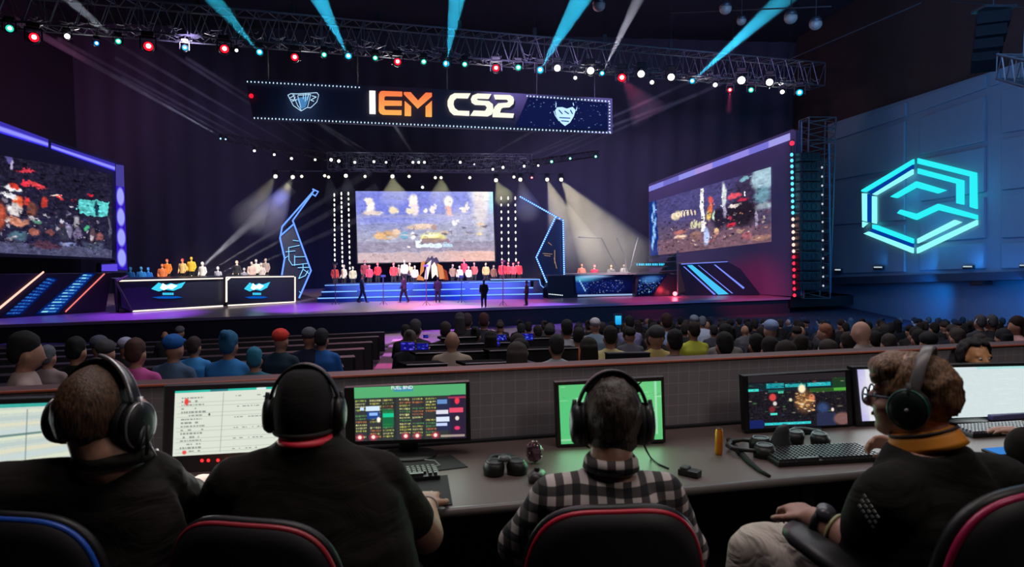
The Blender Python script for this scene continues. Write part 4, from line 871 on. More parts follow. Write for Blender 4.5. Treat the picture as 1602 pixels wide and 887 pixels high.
from_bm(bm, 'bulbs', emat('bulb_dim', rgb(190, 200, 215), 1), r, True)
bm = bmesh.new(); add_tube(bm, [TW.at(1297, 225, .4), TW.at(1299, 458, .4)], .07, 8); t = from_bm(bm, 'cable_duct', mat('duct_blue', (.04, .16, .26), .4)); tag(t, 'slim vertical blue grey pipe beside the truss tower', 'pipe')

# ------------------------------------------------------------------ things under the ceiling
for i, (x, y, d, s, lab) in enumerate(((937, 9, 30, .26, 'grey dome lamp hanging alone above the cyan beams'), (1135, 14, 30, .25, 'grey dome lamp hanging left of the rightmost cyan beam'), (1237, 28, 30, .27, 'grey dome lamp hanging right of the rightmost cyan beam'), (1276, 38, 30, .26, 'outermost grey dome lamp hanging under the dark ceiling'), (1160, 33, 31, .2, 'faint dark dome lamp almost behind the cyan beam'))):
    P = V(x, y, d); r = empty('ceiling_lamp', P - UP * s, lab, 'lamp', 'dome lamps under the ceiling')
    bm = bmesh.new(); add_ell(bm, P, (s, s, s * .9), None, 20, 12); from_bm(bm, 'dome', mat('dome_grey', (.20, .16, .13), .5), r, True)
    bm = bmesh.new(); add_cyl(bm, P + UP * s * .3, P + UP * s * 1.1, s * 1.05, 18, s * .7); from_bm(bm, 'shade', DARK, r, True)
    bm = bmesh.new(); add_tube(bm, [P + UP * s, Vector((P.x, P.y, 20))], .02, 5); from_bm(bm, 'stem', DARK, r)
l = bpy.data.lights.new('fill_light', 'POINT'); l.energy = 260; l.color = (.8, .85, 1); l.shadow_soft_size = .5  # unseen fill added near the dome lamps
o = bpy.data.objects.new('fill_light', l); COL.objects.link(o); o.location = V(1150, 120, 27); l.energy = 120
for (x0, y0, x1, y1, lab) in ((1050, 20, 1300, 10, 'thin cable among the dome lamps'), (1230, 95, 1440, 5, 'thin cable rising from the end of the front truss to the ceiling'), (1486, 2, 1620, 12, 'thin cable above the black hanging loudspeaker cluster')):
    bm = bmesh.new(); add_tube(bm, [V(x0, y0, 34), V(x1, y1, 28)], .03, 5); tag(from_bm(bm, 'ceiling_cable', DARK), lab, 'cable')

P = V(1552, 62, 28)
r = empty('ceiling_speaker', P - UP * 1.2, 'bulky black loudspeaker cluster hanging above the blue facade at the upper right', 'speaker')
bm = bmesh.new()
for k in range(4):
    M = Euler((R(-6 - 7 * k), 0, R(-30))).to_matrix(); add_box(bm, P + Vector((0, .12 * k, .75 - .5 * k)), (1.1 - .06 * k, .8, .46), M)
bev(bm, .05, 2); from_bm(bm, 'cabinets', mat('array_black', (.006, .006, .007), .8, spec=.1), r)
bm = bmesh.new(); add_box(bm, P + UP * 1.15, (1.2, .9, .1)); add_tube(bm, [P + UP * 1.2, Vector((P.x, P.y, 20))], .03, 5); from_bm(bm, 'rigging_frame', DARK, r)
r = empty('truss_end', V(1592, 140, 20), 'end of a dark truss jutting in at the upper right edge above the facade', 'truss')
truss(r, V(1578, 104, 21), V(1760, 150, 17), .7, .7, 10, .04, .02, m=DARK)
for q_ in (V(1600, 110, 20.5), V(1740, 145, 17.5)):
    bm = bmesh.new(); add_tube(bm, [q_, Vector((q_.x, q_.y, 19.97))], .02, 5); from_bm(bm, 'hoist_chain', DARK, r)
for ch in list(proto.children): bpy.data.objects.remove(ch)
bpy.data.objects.remove(proto)
# ================================================================== THE OPERATORS' CONSOLE
DZ = .75
w0 = at_z(0, 615, 1.09); w1 = at_z(1602, 540, 1.09)
WP = Plane(w0, w1); WU = WP.u.copy()
wa_ = WP.p - WU * 1.5; L_ = (w1 - w0).length + 3.5; ang = math.atan2(WU.y, WU.x)
def brickmat():
    m = mat('console_tile', (.070, .065, .070), .5); nt = m.node_tree; b = nt.nodes['Principled BSDF']
    for l in list(b.inputs['Base Color'].links): nt.links.remove(l)
    tc = nt.nodes.new('ShaderNodeTexCoord'); mp = nt.nodes.new('ShaderNodeMapping'); br = nt.nodes.new('ShaderNodeTexBrick')
    mp.inputs['Rotation'].default_value = (R(90), 0, 0)
    nt.links.new(tc.outputs['Object'], mp.inputs[0]); nt.links.new(mp.outputs[0], br.inputs['Vector'])
    br.offset = 0; br.inputs['Scale'].default_value = 1; br.inputs['Brick Width'].default_value = .0575; br.inputs['Row Height'].default_value = .0575; br.inputs['Mortar Size'].default_value = .0016; br.inputs['Mortar Smooth'].default_value = .3
    br.inputs['Color1'].default_value = (.29, .27, .30, 1); br.inputs['Color2'].default_value = (.32, .29, .32, 1); br.inputs['Mortar'].default_value = (.47, .44, .47, 1)
    nt.links.new(br.outputs[0], b.inputs['Base Color']); return m
bm = bmesh.new()
vs = add_box(bm, (L_ / 2, .05, .545), (L_, .10, 1.09))
bmesh.ops.recalc_face_normals(bm, faces=bm.faces)
me = bpy.data.meshes.new('console_wall'); bm.to_mesh(me); bm.free(); me.materials.append(brickmat())
cw_ = bpy.data.objects.new('console_wall', me); COL.objects.link(cw_); cw_.location = (wa_.x, wa_.y, 0); cw_.rotation_euler = (0, 0, ang)
tag(cw_, 'low grey tiled wall running behind the desk monitors, with a red orange top edge', 'low wall')
def W(s, t, z): return Vector((wa_.x, wa_.y, 0)) + WU * s - WP.n * t + UP * z      # t < 0: towards the camera
def wbox(name, s0, s1, t0, t1, z0, z1, m, parent=None, b=0.0, seg=2):
    bm = bmesh.new(); M = Euler((0, 0, ang)).to_matrix(); add_box(bm, W((s0 + s1) / 2, (t0 + t1) / 2, (z0 + z1) / 2), (s1 - s0, t1 - t0, z1 - z0), M)
    if b: bev(bm, b, seg)
    return from_bm(bm, name, m, parent)
capm = mat('cap_red_orange', (.75, .20, .12), .4)
wbox('top_cap', 0, L_, -.004, .112, 1.088, 1.096, mat('cap_plum', (.10, .045, .045), .5), cw_, .002)
wbox('front_lip', 0, L_, -.009, -.003, 1.0885, 1.0985, capm, cw_, .003)
def pxs(px, py, z, t=0):
    p = at_z(px, py, z); return (p - Vector((wa_.x, wa_.y, 0))).dot(WU), -(p - Vector((wa_.x, wa_.y, 0))).dot(WP.n)
s_, t0_ = pxs(700, 794, DZ); s2_, t1_ = pxs(1339, 737, DZ)
deskm = mat('desk_grey_laminate', (.128, .092, .084), .5, 0, .12, 60)
bm = bmesh.new(); Q = [at_z(-500, 905, DZ), at_z(1900, 690, DZ)]
f0 = at_z(700, 794, DZ); f1 = at_z(1339, 737, DZ); fd = (f1 - f0).normalized(); F0 = f0 - fd * 2.6; F1 = f1 + fd * 1.6
def wproj(p, t): s = (p - Vector((wa_.x, wa_.y, 0))).dot(WU); return W(s, t, DZ)
r = empty('console_desk', (f0 + f1) / 2 * 1 - UP * DZ, 'long grey desk along the tiled wall carrying monitors, keyboards and headsets', 'desk')
gap0 = wproj(at_z(1470, 690, DZ), -.005); gap1 = wproj(at_z(1470, 690, DZ), -.26)
poly = [F0, F1, wproj(F1, -.26), gap1, gap0, wproj(F0, -.005)]
slab3(poly, Vector((0, 0, -.035)), bm); bev(bm, .006, 2); from_bm(bm, 'desktop', deskm, r)
bm = bmesh.new(); add_tube(bm, [F0 - UP * .018 - WP.n * -.002, F1 - UP * .018 + WP.n * .002], .019, 10); from_bm(bm, 'front_edge', mat('desk_edge', (.16, .14, .14), .35), r, True)
bm = bmesh.new(); e = -WP.n * .32
slab3([F0 + e - UP * .04, F1 + e - UP * .04, F1 + e - UP * .75, F0 + e - UP * .75], -WP.n * .03, bm); from_bm(bm, 'modesty_panel', BLKM, r)
for k in range(5):
    p = F0.lerp(F1, .1 + .2 * k) - WP.n * .08; bm = bmesh.new(); add_box(bm, p - UP * .395, (.05, .05, .71)); from_bm(bm, 'leg', BLKM, r)
# a raised dark step between the two halves of the desk, seen left of the big keyboard
wbox('cable_trough', *[v for v in (pxs(560, 712, DZ)[0], pxs(1180, 664, DZ)[0], -.035, -.006, DZ, DZ + .012)], BLKM, r)

def monitor(label, outer, screen, dl, dr, pic, t=.045, stand=True, pmat='screen_pixels', strength=1.0, light=0, lcol=(1, 1, 1), frame=None, tilt=0):
    """outer/screen: TL TR BR BL pixel corners on a vertical plane between depth dl (left) and dr (right)"""
    pl = Plane(V(outer[3][0], outer[3][1], dl), V(outer[2][0], outer[2][1], dr))
    cx = (outer[2][0] + outer[3][0]) / 2; cyy = (outer[2][1] + outer[3][1]) / 2; c = pl.at(cx, cyy)
    r = empty('monitor', Vector((c.x, c.y, DZ)) - pl.n * (t / 2), label, 'monitor')
    bm = slab(pl, outer, t, 0); bev(bm, .006, 2); from_bm(bm, 'bezel', frame or BLK, r)
    q = [pl.at(*p, .004) for p in screen]; s = painted('display', pic, q, pmat, r, strength)
    if stand:
        n = pl.n; base = Vector((c.x, c.y, DZ + .008)) - n * .09; mid = pl.at(cx, (outer[0][1] + outer[3][1]) / 2) - n * (t + .01)
        bm = bmesh.new(); X = pl.u; add_loft(bm, [(base, X * .045, n * .02), (Vector((base.x, base.y, mid.z - .03)), X * .035, n * .015), (mid, X * .035, n * .03)], 16, 4); from_bm(bm, 'stand_neck', BLK, r)
        bm = bmesh.new(); b2 = Vector((c.x, c.y, DZ + .001)) - n * .02; add_loft(bm, [(b2, X * .125, n * .095), (b2 + UP * .012, X * .12, n * .09), (b2 + UP * .018, X * .07, n * .05)], 28, 2.4); from_bm(bm, 'stand_base', BLK, r, True)
    if light:
        m = pl.at(sum(p[0] for p in screen) / 4, sum(p[1] for p in screen) / 4, .03); w_ = (q[1] - q[0]).length; h_ = (q[0] - q[3]).length
        o = area('screen_light', m, m + pl.n, lcol, light, w_, h_)
    return r, pl
# far left tilted screen
pic = Pic(120, 80, (205, 215, 205)); pic.rect(0, 0, 1, .05, (60, 170, 160)); pic.noise(2, 4)
for k in range(9): pic.rect(0, .09 + .1 * k, 1, .15 + .1 * k, [(222, 228, 205), (190, 205, 200), (225, 222, 195), (200, 215, 215)][k % 4], .9)
for x in (.35, .62): pic.rect(x, .1, x + .012, 1, (120, 140, 145), .8)
pic.rect(0, .47, .75, .5, (70, 110, 115), .7); pic.rect(0, .3, .4, .33, (110, 130, 130), .6)
monitor('monitor at the far left edge, partly hidden by the first operator, showing a pale grid', [(-120, 628), (134, 620), (128, 722), (-120, 770)], [(-115, 637), (127, 628), (121, 713), (-115, 757)], 2.30, 2.62, pic, light=1.6, lcol=(.9, 1, .9))
# document screen
pic = Pic(230, 140, (222, 228, 214)); pic.rect(0, 0, 1, .035, (50, 190, 170)); pic.rect(.3, 0, .45, .035, (40, 120, 130)); pic.rect(.7, 0, .78, .035, (220, 240, 235))
for k in range(16):
    v = .10 + .055 * k; pic.rect(.02, v + .03, .98, v + .034, (180, 190, 178), .9)
    x = .06
    while x < .24: w_ = rng.uniform(.008, .03); pic.rect(x, v, x + w_, v + .024, (120, 125, 118), .75) if k % 2 == 0 or rng.random() < .5 else None; x += w_ + .008
    if k % 3 == 0:
        x = .52
        while x < .8: w_ = rng.uniform(.008, .03); pic.rect(x, v, x + w_, v + .016, (115, 120, 120), .8) if rng.random() < .6 else None; x += w_ + .01
pic.rect(.41, .05, .415, .97, (120, 150, 120), .9); pic.ell(.10, .17, .018, .05, (235, 70, 60), .5); pic.ell(.10, .95, .018, .03, (235, 80, 70), .5); pic.ell(.3, .38, .008, .02, (80, 80, 80), .5); pic.ell(.78, .14, .02, .012, (70, 70, 75), .5)
r, pl = monitor('large monitor showing a white ruled document, with red lights on its lower edge', [(256, 604), (462, 597), (452, 732), (252, 742)], [(274, 612), (455, 604), (446, 704), (270, 714)], 2.62, 2.72, pic, stand=True, light=2.2, lcol=(1, 1, .95), frame=mat('bezel_plum', (.035, .028, .035), .5))
for x, c in ((316, 0), (326, 0), (341, 0), (355, 1)):
    bm = bmesh.new(); add_ell(bm, pl.at(x, 720.5 - (x - 316) * .02, .004), (.0065, .003, .0065), None, 12, 8); from_bm(bm, 'status_light', emat('status_red' if not c else 'status_orange', (1, .03, .03) if not c else (1, .45, .12), 1.6 if not c else 3), r, True)
# statistics screen
pic = Pic(300, 150, (46, 50, 52)); pic.noise(2, 5); 
for x in (0, .125, .24, .37, .495, .62, .735, .86): pic.rect(x, .2, x + .1, 1, (62, 62, 64), .6)
pic.rect(0, 0, 1, .20, (88, 175, 115)); pic.rect(.35, .02, .52, .10, (70, 150, 175))
for j, x in enumerate((.01, .135, .25, .40, .515, .635)):
    for k in range(13):
        v = .24 + .056 * k
        if rng.random() < .12: continue
        col = [(200, 200, 90), (170, 190, 80), (205, 120, 70), (90, 160, 90), (220, 220, 140)][rng.integers(5)]; xx = x
        while xx < x + .09:
            w_ = rng.uniform(.004, .014); pic.rect(xx, v, xx + w_, v + rng.uniform(.02, .035), col, rng.uniform(.5, 1)); xx += w_ + .005
pic.rect(.10, .36, .22, .44, (215, 235, 255)); pic.rect(.05, .37, .08, .43, (200, 225, 255)); pic.rect(.11, .46, .22, .60, (30, 70, 160), .8); pic.rect(.13, .48, .2, .53, (150, 190, 255)); pic.ell(.21, .61, .016, .05, (255, 250, 235), .5)
pic.rect(.245, .42, .345, .75, (25, 120, 70), .8); pic.rect(.25, .50, .345, .57, (30, 205, 150)); pic.rect(.245, .30, .34, .36, (40, 60, 30), .5)
for x in (.04, .16, .45, .555, .72): pic.ell(x, .93, .035, .06, (215, 50, 80), .8, .8); pic.ell(x, .93, .017, .035, (255, 235, 220), .5)
pic.rect(.735, .26, .86, .85, (40, 45, 90), .7); pic.rect(.74, .28, .83, .36, (120, 170, 235), .8); pic.rect(.73, .47, .84, .54, (225, 225, 240)); pic.rect(.73, .60, .85, .68, (225, 235, 255)); pic.rect(.73, .71, .83, .76, (200, 215, 255)); pic.rect(.86, .2, .995, 1, (48, 34, 62), .9)
pic.ell(.92, .31, .022, .06, (250, 60, 80), .4); pic.rect(.85, .44, .975, .52, (235, 80, 110)); pic.ell(.92, .63, .018, .04, (235, 225, 210), .4); pic.ell(.92, .81, .026, .035, (240, 60, 110), .4); pic.rect(.77, .93, .99, .97, (220, 200, 180), .7); pic.rect(.84, .23, 1, .26, (190, 60, 90), .8)
r, pl = monitor('wide monitor right of the cap wearing operator showing a colourful table under a green bar', [(538, 607), (735, 597), (737, 690), (541, 698)], [(554, 606.5), (728.5, 600), (729, 685), (556, 690.5)], 3.02, 3.10, pic, light=1.0, lcol=(.8, 1, .85))
tm = text_bm('FUEL BND', pl.at(629, 606.5, .006), pl.u, UP, .021, .0006); tag(link('header_text', tm, emat('text_white', (1, 1, 1), 1), r), None)
bm = bmesh.new(); add_tube(bm, [at_z(610 + 0, 728, DZ) + UP * .006, at_z(608, 722, DZ + .006), at_z(640, 717, DZ + .006), at_z(680, 721, DZ + .006), at_z(688, 728, DZ + .006), at_z(655, 735, DZ + .006), at_z(620, 733, DZ + .006)], .004, 6, True)
tag(from_bm(bm, 'cable_loop', mat('cable_grey', (.25, .25, .27), .4), None, True), 'thin grey cable looped around the base of the statistics monitor', 'cable')
# green screen
pic = Pic(140, 90, (95, 190, 120)); pic.ell(.8, .3, .4, .5, (110, 205, 130), 1.2, .8); pic.ell(.2, .6, .3, .5, (85, 200, 125), 1, .8); pic.specks(40, .0, .0, 1, .5, [(210, 245, 215), (150, 225, 165), (75, 160, 95)], .03, .01, .5); pic.rect(0, .92, .5, .95, (180, 225, 190), .6); pic.rect(.93, 0, .95, .9, (190, 235, 210), .6)
monitor('monitor with a bright green picture, mostly hidden behind the head of the plaid shirt operator', [(868, 598), (1039, 589), (1042, 692), (872, 701)], [(874, 603), (1034, 596), (1037, 687), (878, 695)], 3.20, 3.27, pic, light=1.6, lcol=(.4, 1, .55), frame=mat('bezel_brown', (.03, .02, .018), .4))
# game screen
pic = Pic(230, 130, (30, 26, 34)); pic.noise(3, 9); pic.rect(0, 0, 1, .12, (40, 36, 40)); pic.rect(0, .15, 1, .3, (20, 48, 52), .7)
pic.rect(0, .25, .10, .30, (60, 220, 205)); pic.rect(.18, .16, .36, .25, (30, 150, 160)); pic.rect(.37, .18, .58, .24, (40, 165, 170)); pic.rect(.60, .17, .84, .24, (40, 180, 190)); pic.specks(50, .19, .17, .84, .24, [(140, 235, 225), (15, 80, 90)], .012, .003, .8); pic.rect(.2, .28, .36, .33, (30, 120, 110), .7); pic.rect(.3, .31, .35, .35, (80, 210, 170))
pic.rect(.62, .28, 1, .36, (50, 110, 40), .7); pic.rect(.86, .1, 1, .3, (35, 75, 35), .6); pic.rect(.87, .29, 1, .34, (90, 190, 70), .8); pic.specks(70, .0, .1, 1, .9, [(90, 80, 70), (60, 110, 60), (120, 60, 60), (40, 60, 90), (160, 150, 120)], .02, .004, .7)
pic.ell(.56, .52, .09, .2, (150, 100, 60), .7, .8); pic.ell(.54, .28, .038, .08, (255, 240, 200), .5); pic.ell(.64, .46, .03, .07, (220, 130, 90), .6); pic.specks(60, .48, .36, .66, .72, [(255, 210, 140), (235, 180, 110), (70, 40, 30), (255, 240, 200)], .014, .004, 1.2); pic.ell(.24, .42, .035, .07, (215, 70, 70), .5); pic.ell(.26, .54, .02, .04, (225, 215, 210), .5); pic.ell(.23, .65, .03, .06, (120, 40, 45), .5); pic.ell(.42, .48, .016, .03, (235, 220, 180), .5)
pic.rect(.21, .72, .28, .76, (80, 230, 210)); pic.ell(.75, .66, .06, .1, (60, 90, 150), .8, .7); pic.ell(.85, .7, .015, .035, (245, 225, 215), .5); pic.rect(.68, .76, .88, 1, (44, 52, 84), .8); pic.ell(.95, .88, .09, .12, (150, 105, 100), .4, .8); pic.rect(0, .84, .14, 1, (24, 36, 100), .9); pic.rect(.15, .905, .62, .95, (50, 205, 210)); pic.specks(30, .16, .91, .6, .945, [(20, 90, 110), (200, 255, 250)], .006, .002, 1)
monitor('monitor right of the orange can showing a dark game picture with cyan captions', [(1163, 588), (1331, 578), (1335, 666), (1167, 676)], [(1170, 588.5), (1322, 582), (1326, 664), (1173, 671)], 3.42, 3.56, pic, light=.6, lcol=(.7, 1, 1))
# white ultrawide
pic = Pic(160, 60, (212, 226, 228)); pic.rect(0, 0, .035, 1, (120, 110, 220), .7); pic.ell(.1, .5, .12, .7, (232, 228, 238), 1); pic.rect(.55, 0, 1, .04, (170, 225, 225)); pic.noise(2, 2)
for k in range(7): pic.rect(.62 + .03 * (k % 3), .14 + .1 * k, .70 + .04 * (k % 2), .16 + .1 * k, (225, 235, 236), .7)
monitor('very wide white monitor behind the head of the operator with the orange collar', [(1333, 574), (1680, 566), (1680, 658), (1340, 668)], [(1341, 578), (1674, 571), (1674, 647), (1349, 659)], 3.55, 3.78, pic, light=3.0, lcol=(.9, 1, 1))

# ------------------------------------------------------------------ objects on the desk
def on_desk(px, py, z=0): return at_z(px, py, DZ + z)
def frame_at(px, py, yaw): return Matrix.Translation(on_desk(px, py)) @ Matrix.Rotation(yaw, 4, 'Z')
def lbm(bm, M): bmesh.ops.transform(bm, matrix=M, verts=bm.verts); return bm
kb_n = [0]
def keyboard(label, px, py, yaw, wd, dp, m_keys):
    M = frame_at(px, py, yaw); r = empty('keyboard', M.translation, label, 'keyboard')
    bm = bmesh.new(); add_box(bm, (0, 0, .012), (wd, dp, .02)); bev(bm, .005, 2); from_bm(lbm(bm, M), 'case', BLK, r)
    bm = bmesh.new(); rows = max(5, int(dp / .021)); cols = int(wd / .0205)
    for j in range(rows):
        for i in range(cols):
            if j == 0 and 4 < i < 10:
                if i == 5: add_box(bm, (-wd / 2 + .012 + .0195 * 7, -dp / 2 + .016, .028), (.09, .015, .011))
                continue
            x = -wd / 2 + (i + .7) * (wd - .012) / cols; y = -dp / 2 + (j + .62) * (dp - .01) / rows; vs = add_box(bm, (x, y, .0275), (.0155, .0155, .012))
            for v in vs:
                if v.co.z > .03: v.co.x += (x - v.co.x) * .22; v.co.y += (y - v.co.y) * .22
    o = from_bm(lbm(bm, M), 'keys', m_keys, r); o['kind'] = 'stuff'; return r
keym = mat('keycap_grey', (.035, .035, .042), .35)
keyboard('big black keyboard in front of the dark game monitor', 1282, 716, R(9), .50, .19, keym)
keyboard('black keyboard at the right edge of the desk under the white monitor', 1560, 676, R(11), .42, .14, mat('keycap_light', (.09, .09, .11), .35))
keyboard('small black keyboard under the right hand of the cap wearing operator', 636, 748, R(14), .26, .12, keym)
def headset(name, label, px, py, yaw, s=1.0):
    """headphones lying on the desk"""
    M = frame_at(px, py, yaw); r = empty(name, M.translation, label, 'headphones')
    bm = bmesh.new(); add_tube(bm, [(-.075 * s, -.03, .03), (-.08 * s, .03, .034), (-.055 * s, .085, .03), (0, .105, .028), (.055 * s, .085, .03), (.08 * s, .03, .034), (.075 * s, -.03, .03)], [.008, .009, .011, .012, .011, .009, .008], 10); from_bm(lbm(bm, M), 'headband', BLK, r, True)
    for sx in (-1, 1):
        bm = bmesh.new(); add_loft(bm, [((sx * .06 * s, -.045, .002), (.042, 0, 0), (0, .048, 0)), ((sx * .06 * s, -.045, .03), (.046, 0, 0), (0, .05, 0)), ((sx * .055 * s, -.045, .05), (.038, 0, 0), (0, .042, 0)), ((sx * .05 * s, -.045, .056), (.02, 0, 0), (0, .024, 0))], 20); c = from_bm(lbm(bm, M), 'ear_cup', BLK, r, True)
        bm = bmesh.new(); ring = [(sx * .055 * s + .03 * math.cos(t), -.045 + .034 * math.sin(t), .052) for t in [2 * PI * k / 16 for k in range(16)]]; add_tube(bm, ring, .007, 6, True); from_bm(lbm(bm, M), 'ear_pad', mat('pad_dark_grey', (.05, .05, .055), .4), c, True)
    return r
headset('headphones', 'black headphones lying on the desk between the statistics monitor and the plaid shirt operator', 788, 735, R(10), .82)
bm = bmesh.new(); add_loft(bm, [(on_desk(789, 741) + UP * .055, Vector((.028, .006, 0)), Vector((-.004, .022, 0))), (on_desk(789, 741) + UP * .075, Vector((.024, .005, 0)), Vector((-.004, .018, 0)))], 20)
tag(from_bm(bm, 'webcam', mat('webcam_grey', (.13, .14, .15), .25), None, True), 'small round grey webcam puck resting on the headphones', 'webcam')
headset('headphones', 'black headphones dropped between the orange can and the big keyboard', 1176, 708, R(80), 1.0)
headset('headphones', 'black headphones lying behind the big keyboard under the game monitor', 1262, 690, R(-20), .95)
# strap or cable strip running to the desk edge
bm = bmesh.new(); pts = [on_desk(1140, 688, .006), on_desk(1156, 706, .01), on_desk(1172, 722, .012), on_desk(1188, 736, .007), on_desk(1204, 745, .005)]; add_tube(bm, pts, [.012, .014, .012, .009, .007], 8); tag(from_bm(bm, 'cable_strap', BLKM, None, True), 'thick black strap running diagonally to the front edge of the desk', 'strap')
# upright black handset / controller stand
M = frame_at(1220, 706, R(20)); r = empty('controller_stand', M.translation, 'upright rounded black stand behind the big keyboard, like a shoe heel', 'stand')
bm = bmesh.new(); add_loft(bm, [((0, 0, 0), (.06, 0, 0), (0, .045, 0)), ((0, 0, .02), (.058, 0, 0), (0, .04, 0)), ((.01, .01, .05), (.045, 0, 0), (0, .028, 0)), ((.022, .016, .085), (.038, 0, .004), (0, .022, 0)), ((.028, .02, .11), (.026, 0, .006), (0, .015, 0))], 24, 2.6); from_bm(lbm(bm, M), 'body', BLKM, r, True)
bm = bmesh.new(); add_loft(bm, [((-.05, -.01, .012), (.03, 0, 0), (0, .03, 0)), ((-.058, -.01, .03), (.02, 0, 0), (0, .02, 0))], 16); from_bm(lbm(bm, M), 'foot', BLK, r, True)
# orange can
M = frame_at(1124, 711, 0); r = empty('drink_can', M.translation, 'slim orange drink can standing on the desk before the tiled wall', 'can')
bm = bmesh.new(); add_tube(bm, [(0, 0, 0), (0, 0, .005), (0, 0, .014), (0, 0, .106), (0, 0, .116), (0, 0, .120)], [.013, .0155, .0175, .0175, .0145, .014], 24); from_bm(lbm(bm, M), 'can_body', mat('can_orange', (.80, .24, .02), .3, .3), r, True)
bm = bmesh.new(); add_tube(bm, [(0, 0, .119), (0, 0, .1225)], [.0145, .014], 24); from_bm(lbm(bm, M), 'can_lid', mat('can_lid', (.10, .05, .04), .3, .5), r, True)
# black wallet like box
M = frame_at(1079, 744, R(-38)); r = empty('adapter_box', M.translation, 'small black cable adapter box on the desk beside the plaid shirt operator', 'adapter')
bm = bmesh.new(); add_box(bm, (0, 0, .014), (.085, .05, .026)); bev(bm, .006, 2); from_bm(lbm(bm, M), 'case', BLK, r)
bm = bmesh.new(); add_box(bm, (-.02, 0, .03), (.035, .042, .012)); bev(bm, .004, 1); from_bm(lbm(bm, M), 'slider', mat('slider_grey', (.04, .04, .045), .5), r)
# crystal ornament with dark base
M = frame_at(836, 724, R(10)); r = empty('desk_ornament', M.translation, 'glittering pink and black crystal lump on the desk left of the plaid shirt operator', 'ornament')
bm = bmesh.new(); add_ell(bm, (0, 0, .05), (.035, .03, .045), None, 14, 10)
for v in bm.verts: v.co += Vector((noise.noise(v.co * 60), noise.noise(v.co * 60 + Vector((5, 0, 0))), noise.noise(v.co * 60 + Vector((0, 7, 0))))) * .014
cryst = mat('crystal', (.16, .09, .12), .15, .4, .9, 120); from_bm(lbm(bm, M), 'crystal', cryst, r)
bm = bmesh.new()
for k in range(34):
    a = random.uniform(0, 2 * PI); e_ = random.uniform(-.6, 1.4); d = Vector((math.cos(a) * math.cos(e_), math.sin(a) * math.cos(e_), math.sin(e_))); c = Vector((0, 0, .05)) + Vector((d.x * .035, d.y * .03, d.z * .045)); add_ell(bm, c, (.005, .005, .005), None, 5, 3)
from_bm(lbm(bm, M), 'facets', mat('facet_pink', (.65, .35, .42), .1, .6), r)
M = frame_at(840, 752, R(70)); r = empty('game_controller', M.translation, 'dark hand controller on the desk just in front of the crystal lump', 'controller')
bm = bmesh.new(); add_loft(bm, [((-.05, 0, .015), (0, 0, .012), (0, .02, 0)), ((-.03, 0, .022), (0, 0, .02), (0, .03, 0)), ((.03, 0, .022), (0, 0, .02), (0, .03, 0)), ((.05, 0, .015), (0, 0, .012), (0, .02, 0))], 16); from_bm(lbm(bm, M), 'body', mat('controller_brown', (.03, .022, .022), .4), r, True)
bm = bmesh.new(); add_cyl(bm, (0, 0, .035), (0, 0, .055), .011, 12); from_bm(lbm(bm, M), 'thumb_stick', BLK, r)
# mouse pad with mouse by B, dark mat, tablet glow
bm = bmesh.new(); P4 = [on_desk(560, 730, .001), on_desk(705, 712, .001), on_desk(732, 731, .001), on_desk(560, 752, .001)]; slab3(P4, Vector((0, 0, .003)), bm); tag(from_bm(bm, 'desk_mat', mat('mat_black', (.018, .018, .02), .9)), 'thin black desk mat under the stand of the statistics monitor', 'mat')
bm = bmesh.new(); P4 = [on_desk(600, 752, .001), on_desk(700, 744, .001), on_desk(708, 790, .001), on_desk(600, 800, .001)]; slab3(P4, Vector((0, 0, .003)), bm); tag(from_bm(bm, 'mouse_mat', mat('mat_black')), 'black mouse mat under the right hand of the cap wearing operator', 'mat')
M = frame_at(1592, 707, R(12)); r = empty('tablet', M.translation, 'glowing blue tablet lying on the desk at the right edge, in front of the keyboard', 'tablet')
bm = bmesh.new(); add_box(bm, (0, 0, .006), (.30, .10, .01)); bev(bm, .003, 1); from_bm(lbm(bm, M), 'case', BLK, r)
pic = Pic(20, 10, (60, 130, 210)); pic.rect(.4, 0, 1, 1, (90, 100, 200), .7)
painted('display', pic, [M @ Vector((-.145, .045, .0125)), M @ Vector((.145, .045, .0125)), M @ Vector((.145, -.045, .0125)), M @ Vector((-.145, -.045, .0125))], 'screen_pixels', r)
M = frame_at(1575, 656, R(12)); r = empty('closed_laptop', M.translation, 'dim violet flat box between the white monitor and its keyboard', 'box')
bm = bmesh.new(); add_box(bm, (0, 0, .018), (.24, .05, .03)); bev(bm, .004, 1); from_bm(lbm(bm, M), 'case', mat('violet_box', (.08, .08, .25), .4), r)
# cable from the plaid operator's headset
bm = bmesh.new(); add_tube(bm, [V(1005, 690, 1.9), V(1012, 706, 2.2), on_desk(1018, 716, .004), on_desk(1030, 726, .004), on_desk(1046, 733, .004)], .0035, 6); tag(from_bm(bm, 'headset_cable', BLKM, None, True), 'thin black headset cable running from the plaid shirt operator onto the desk', 'cable')

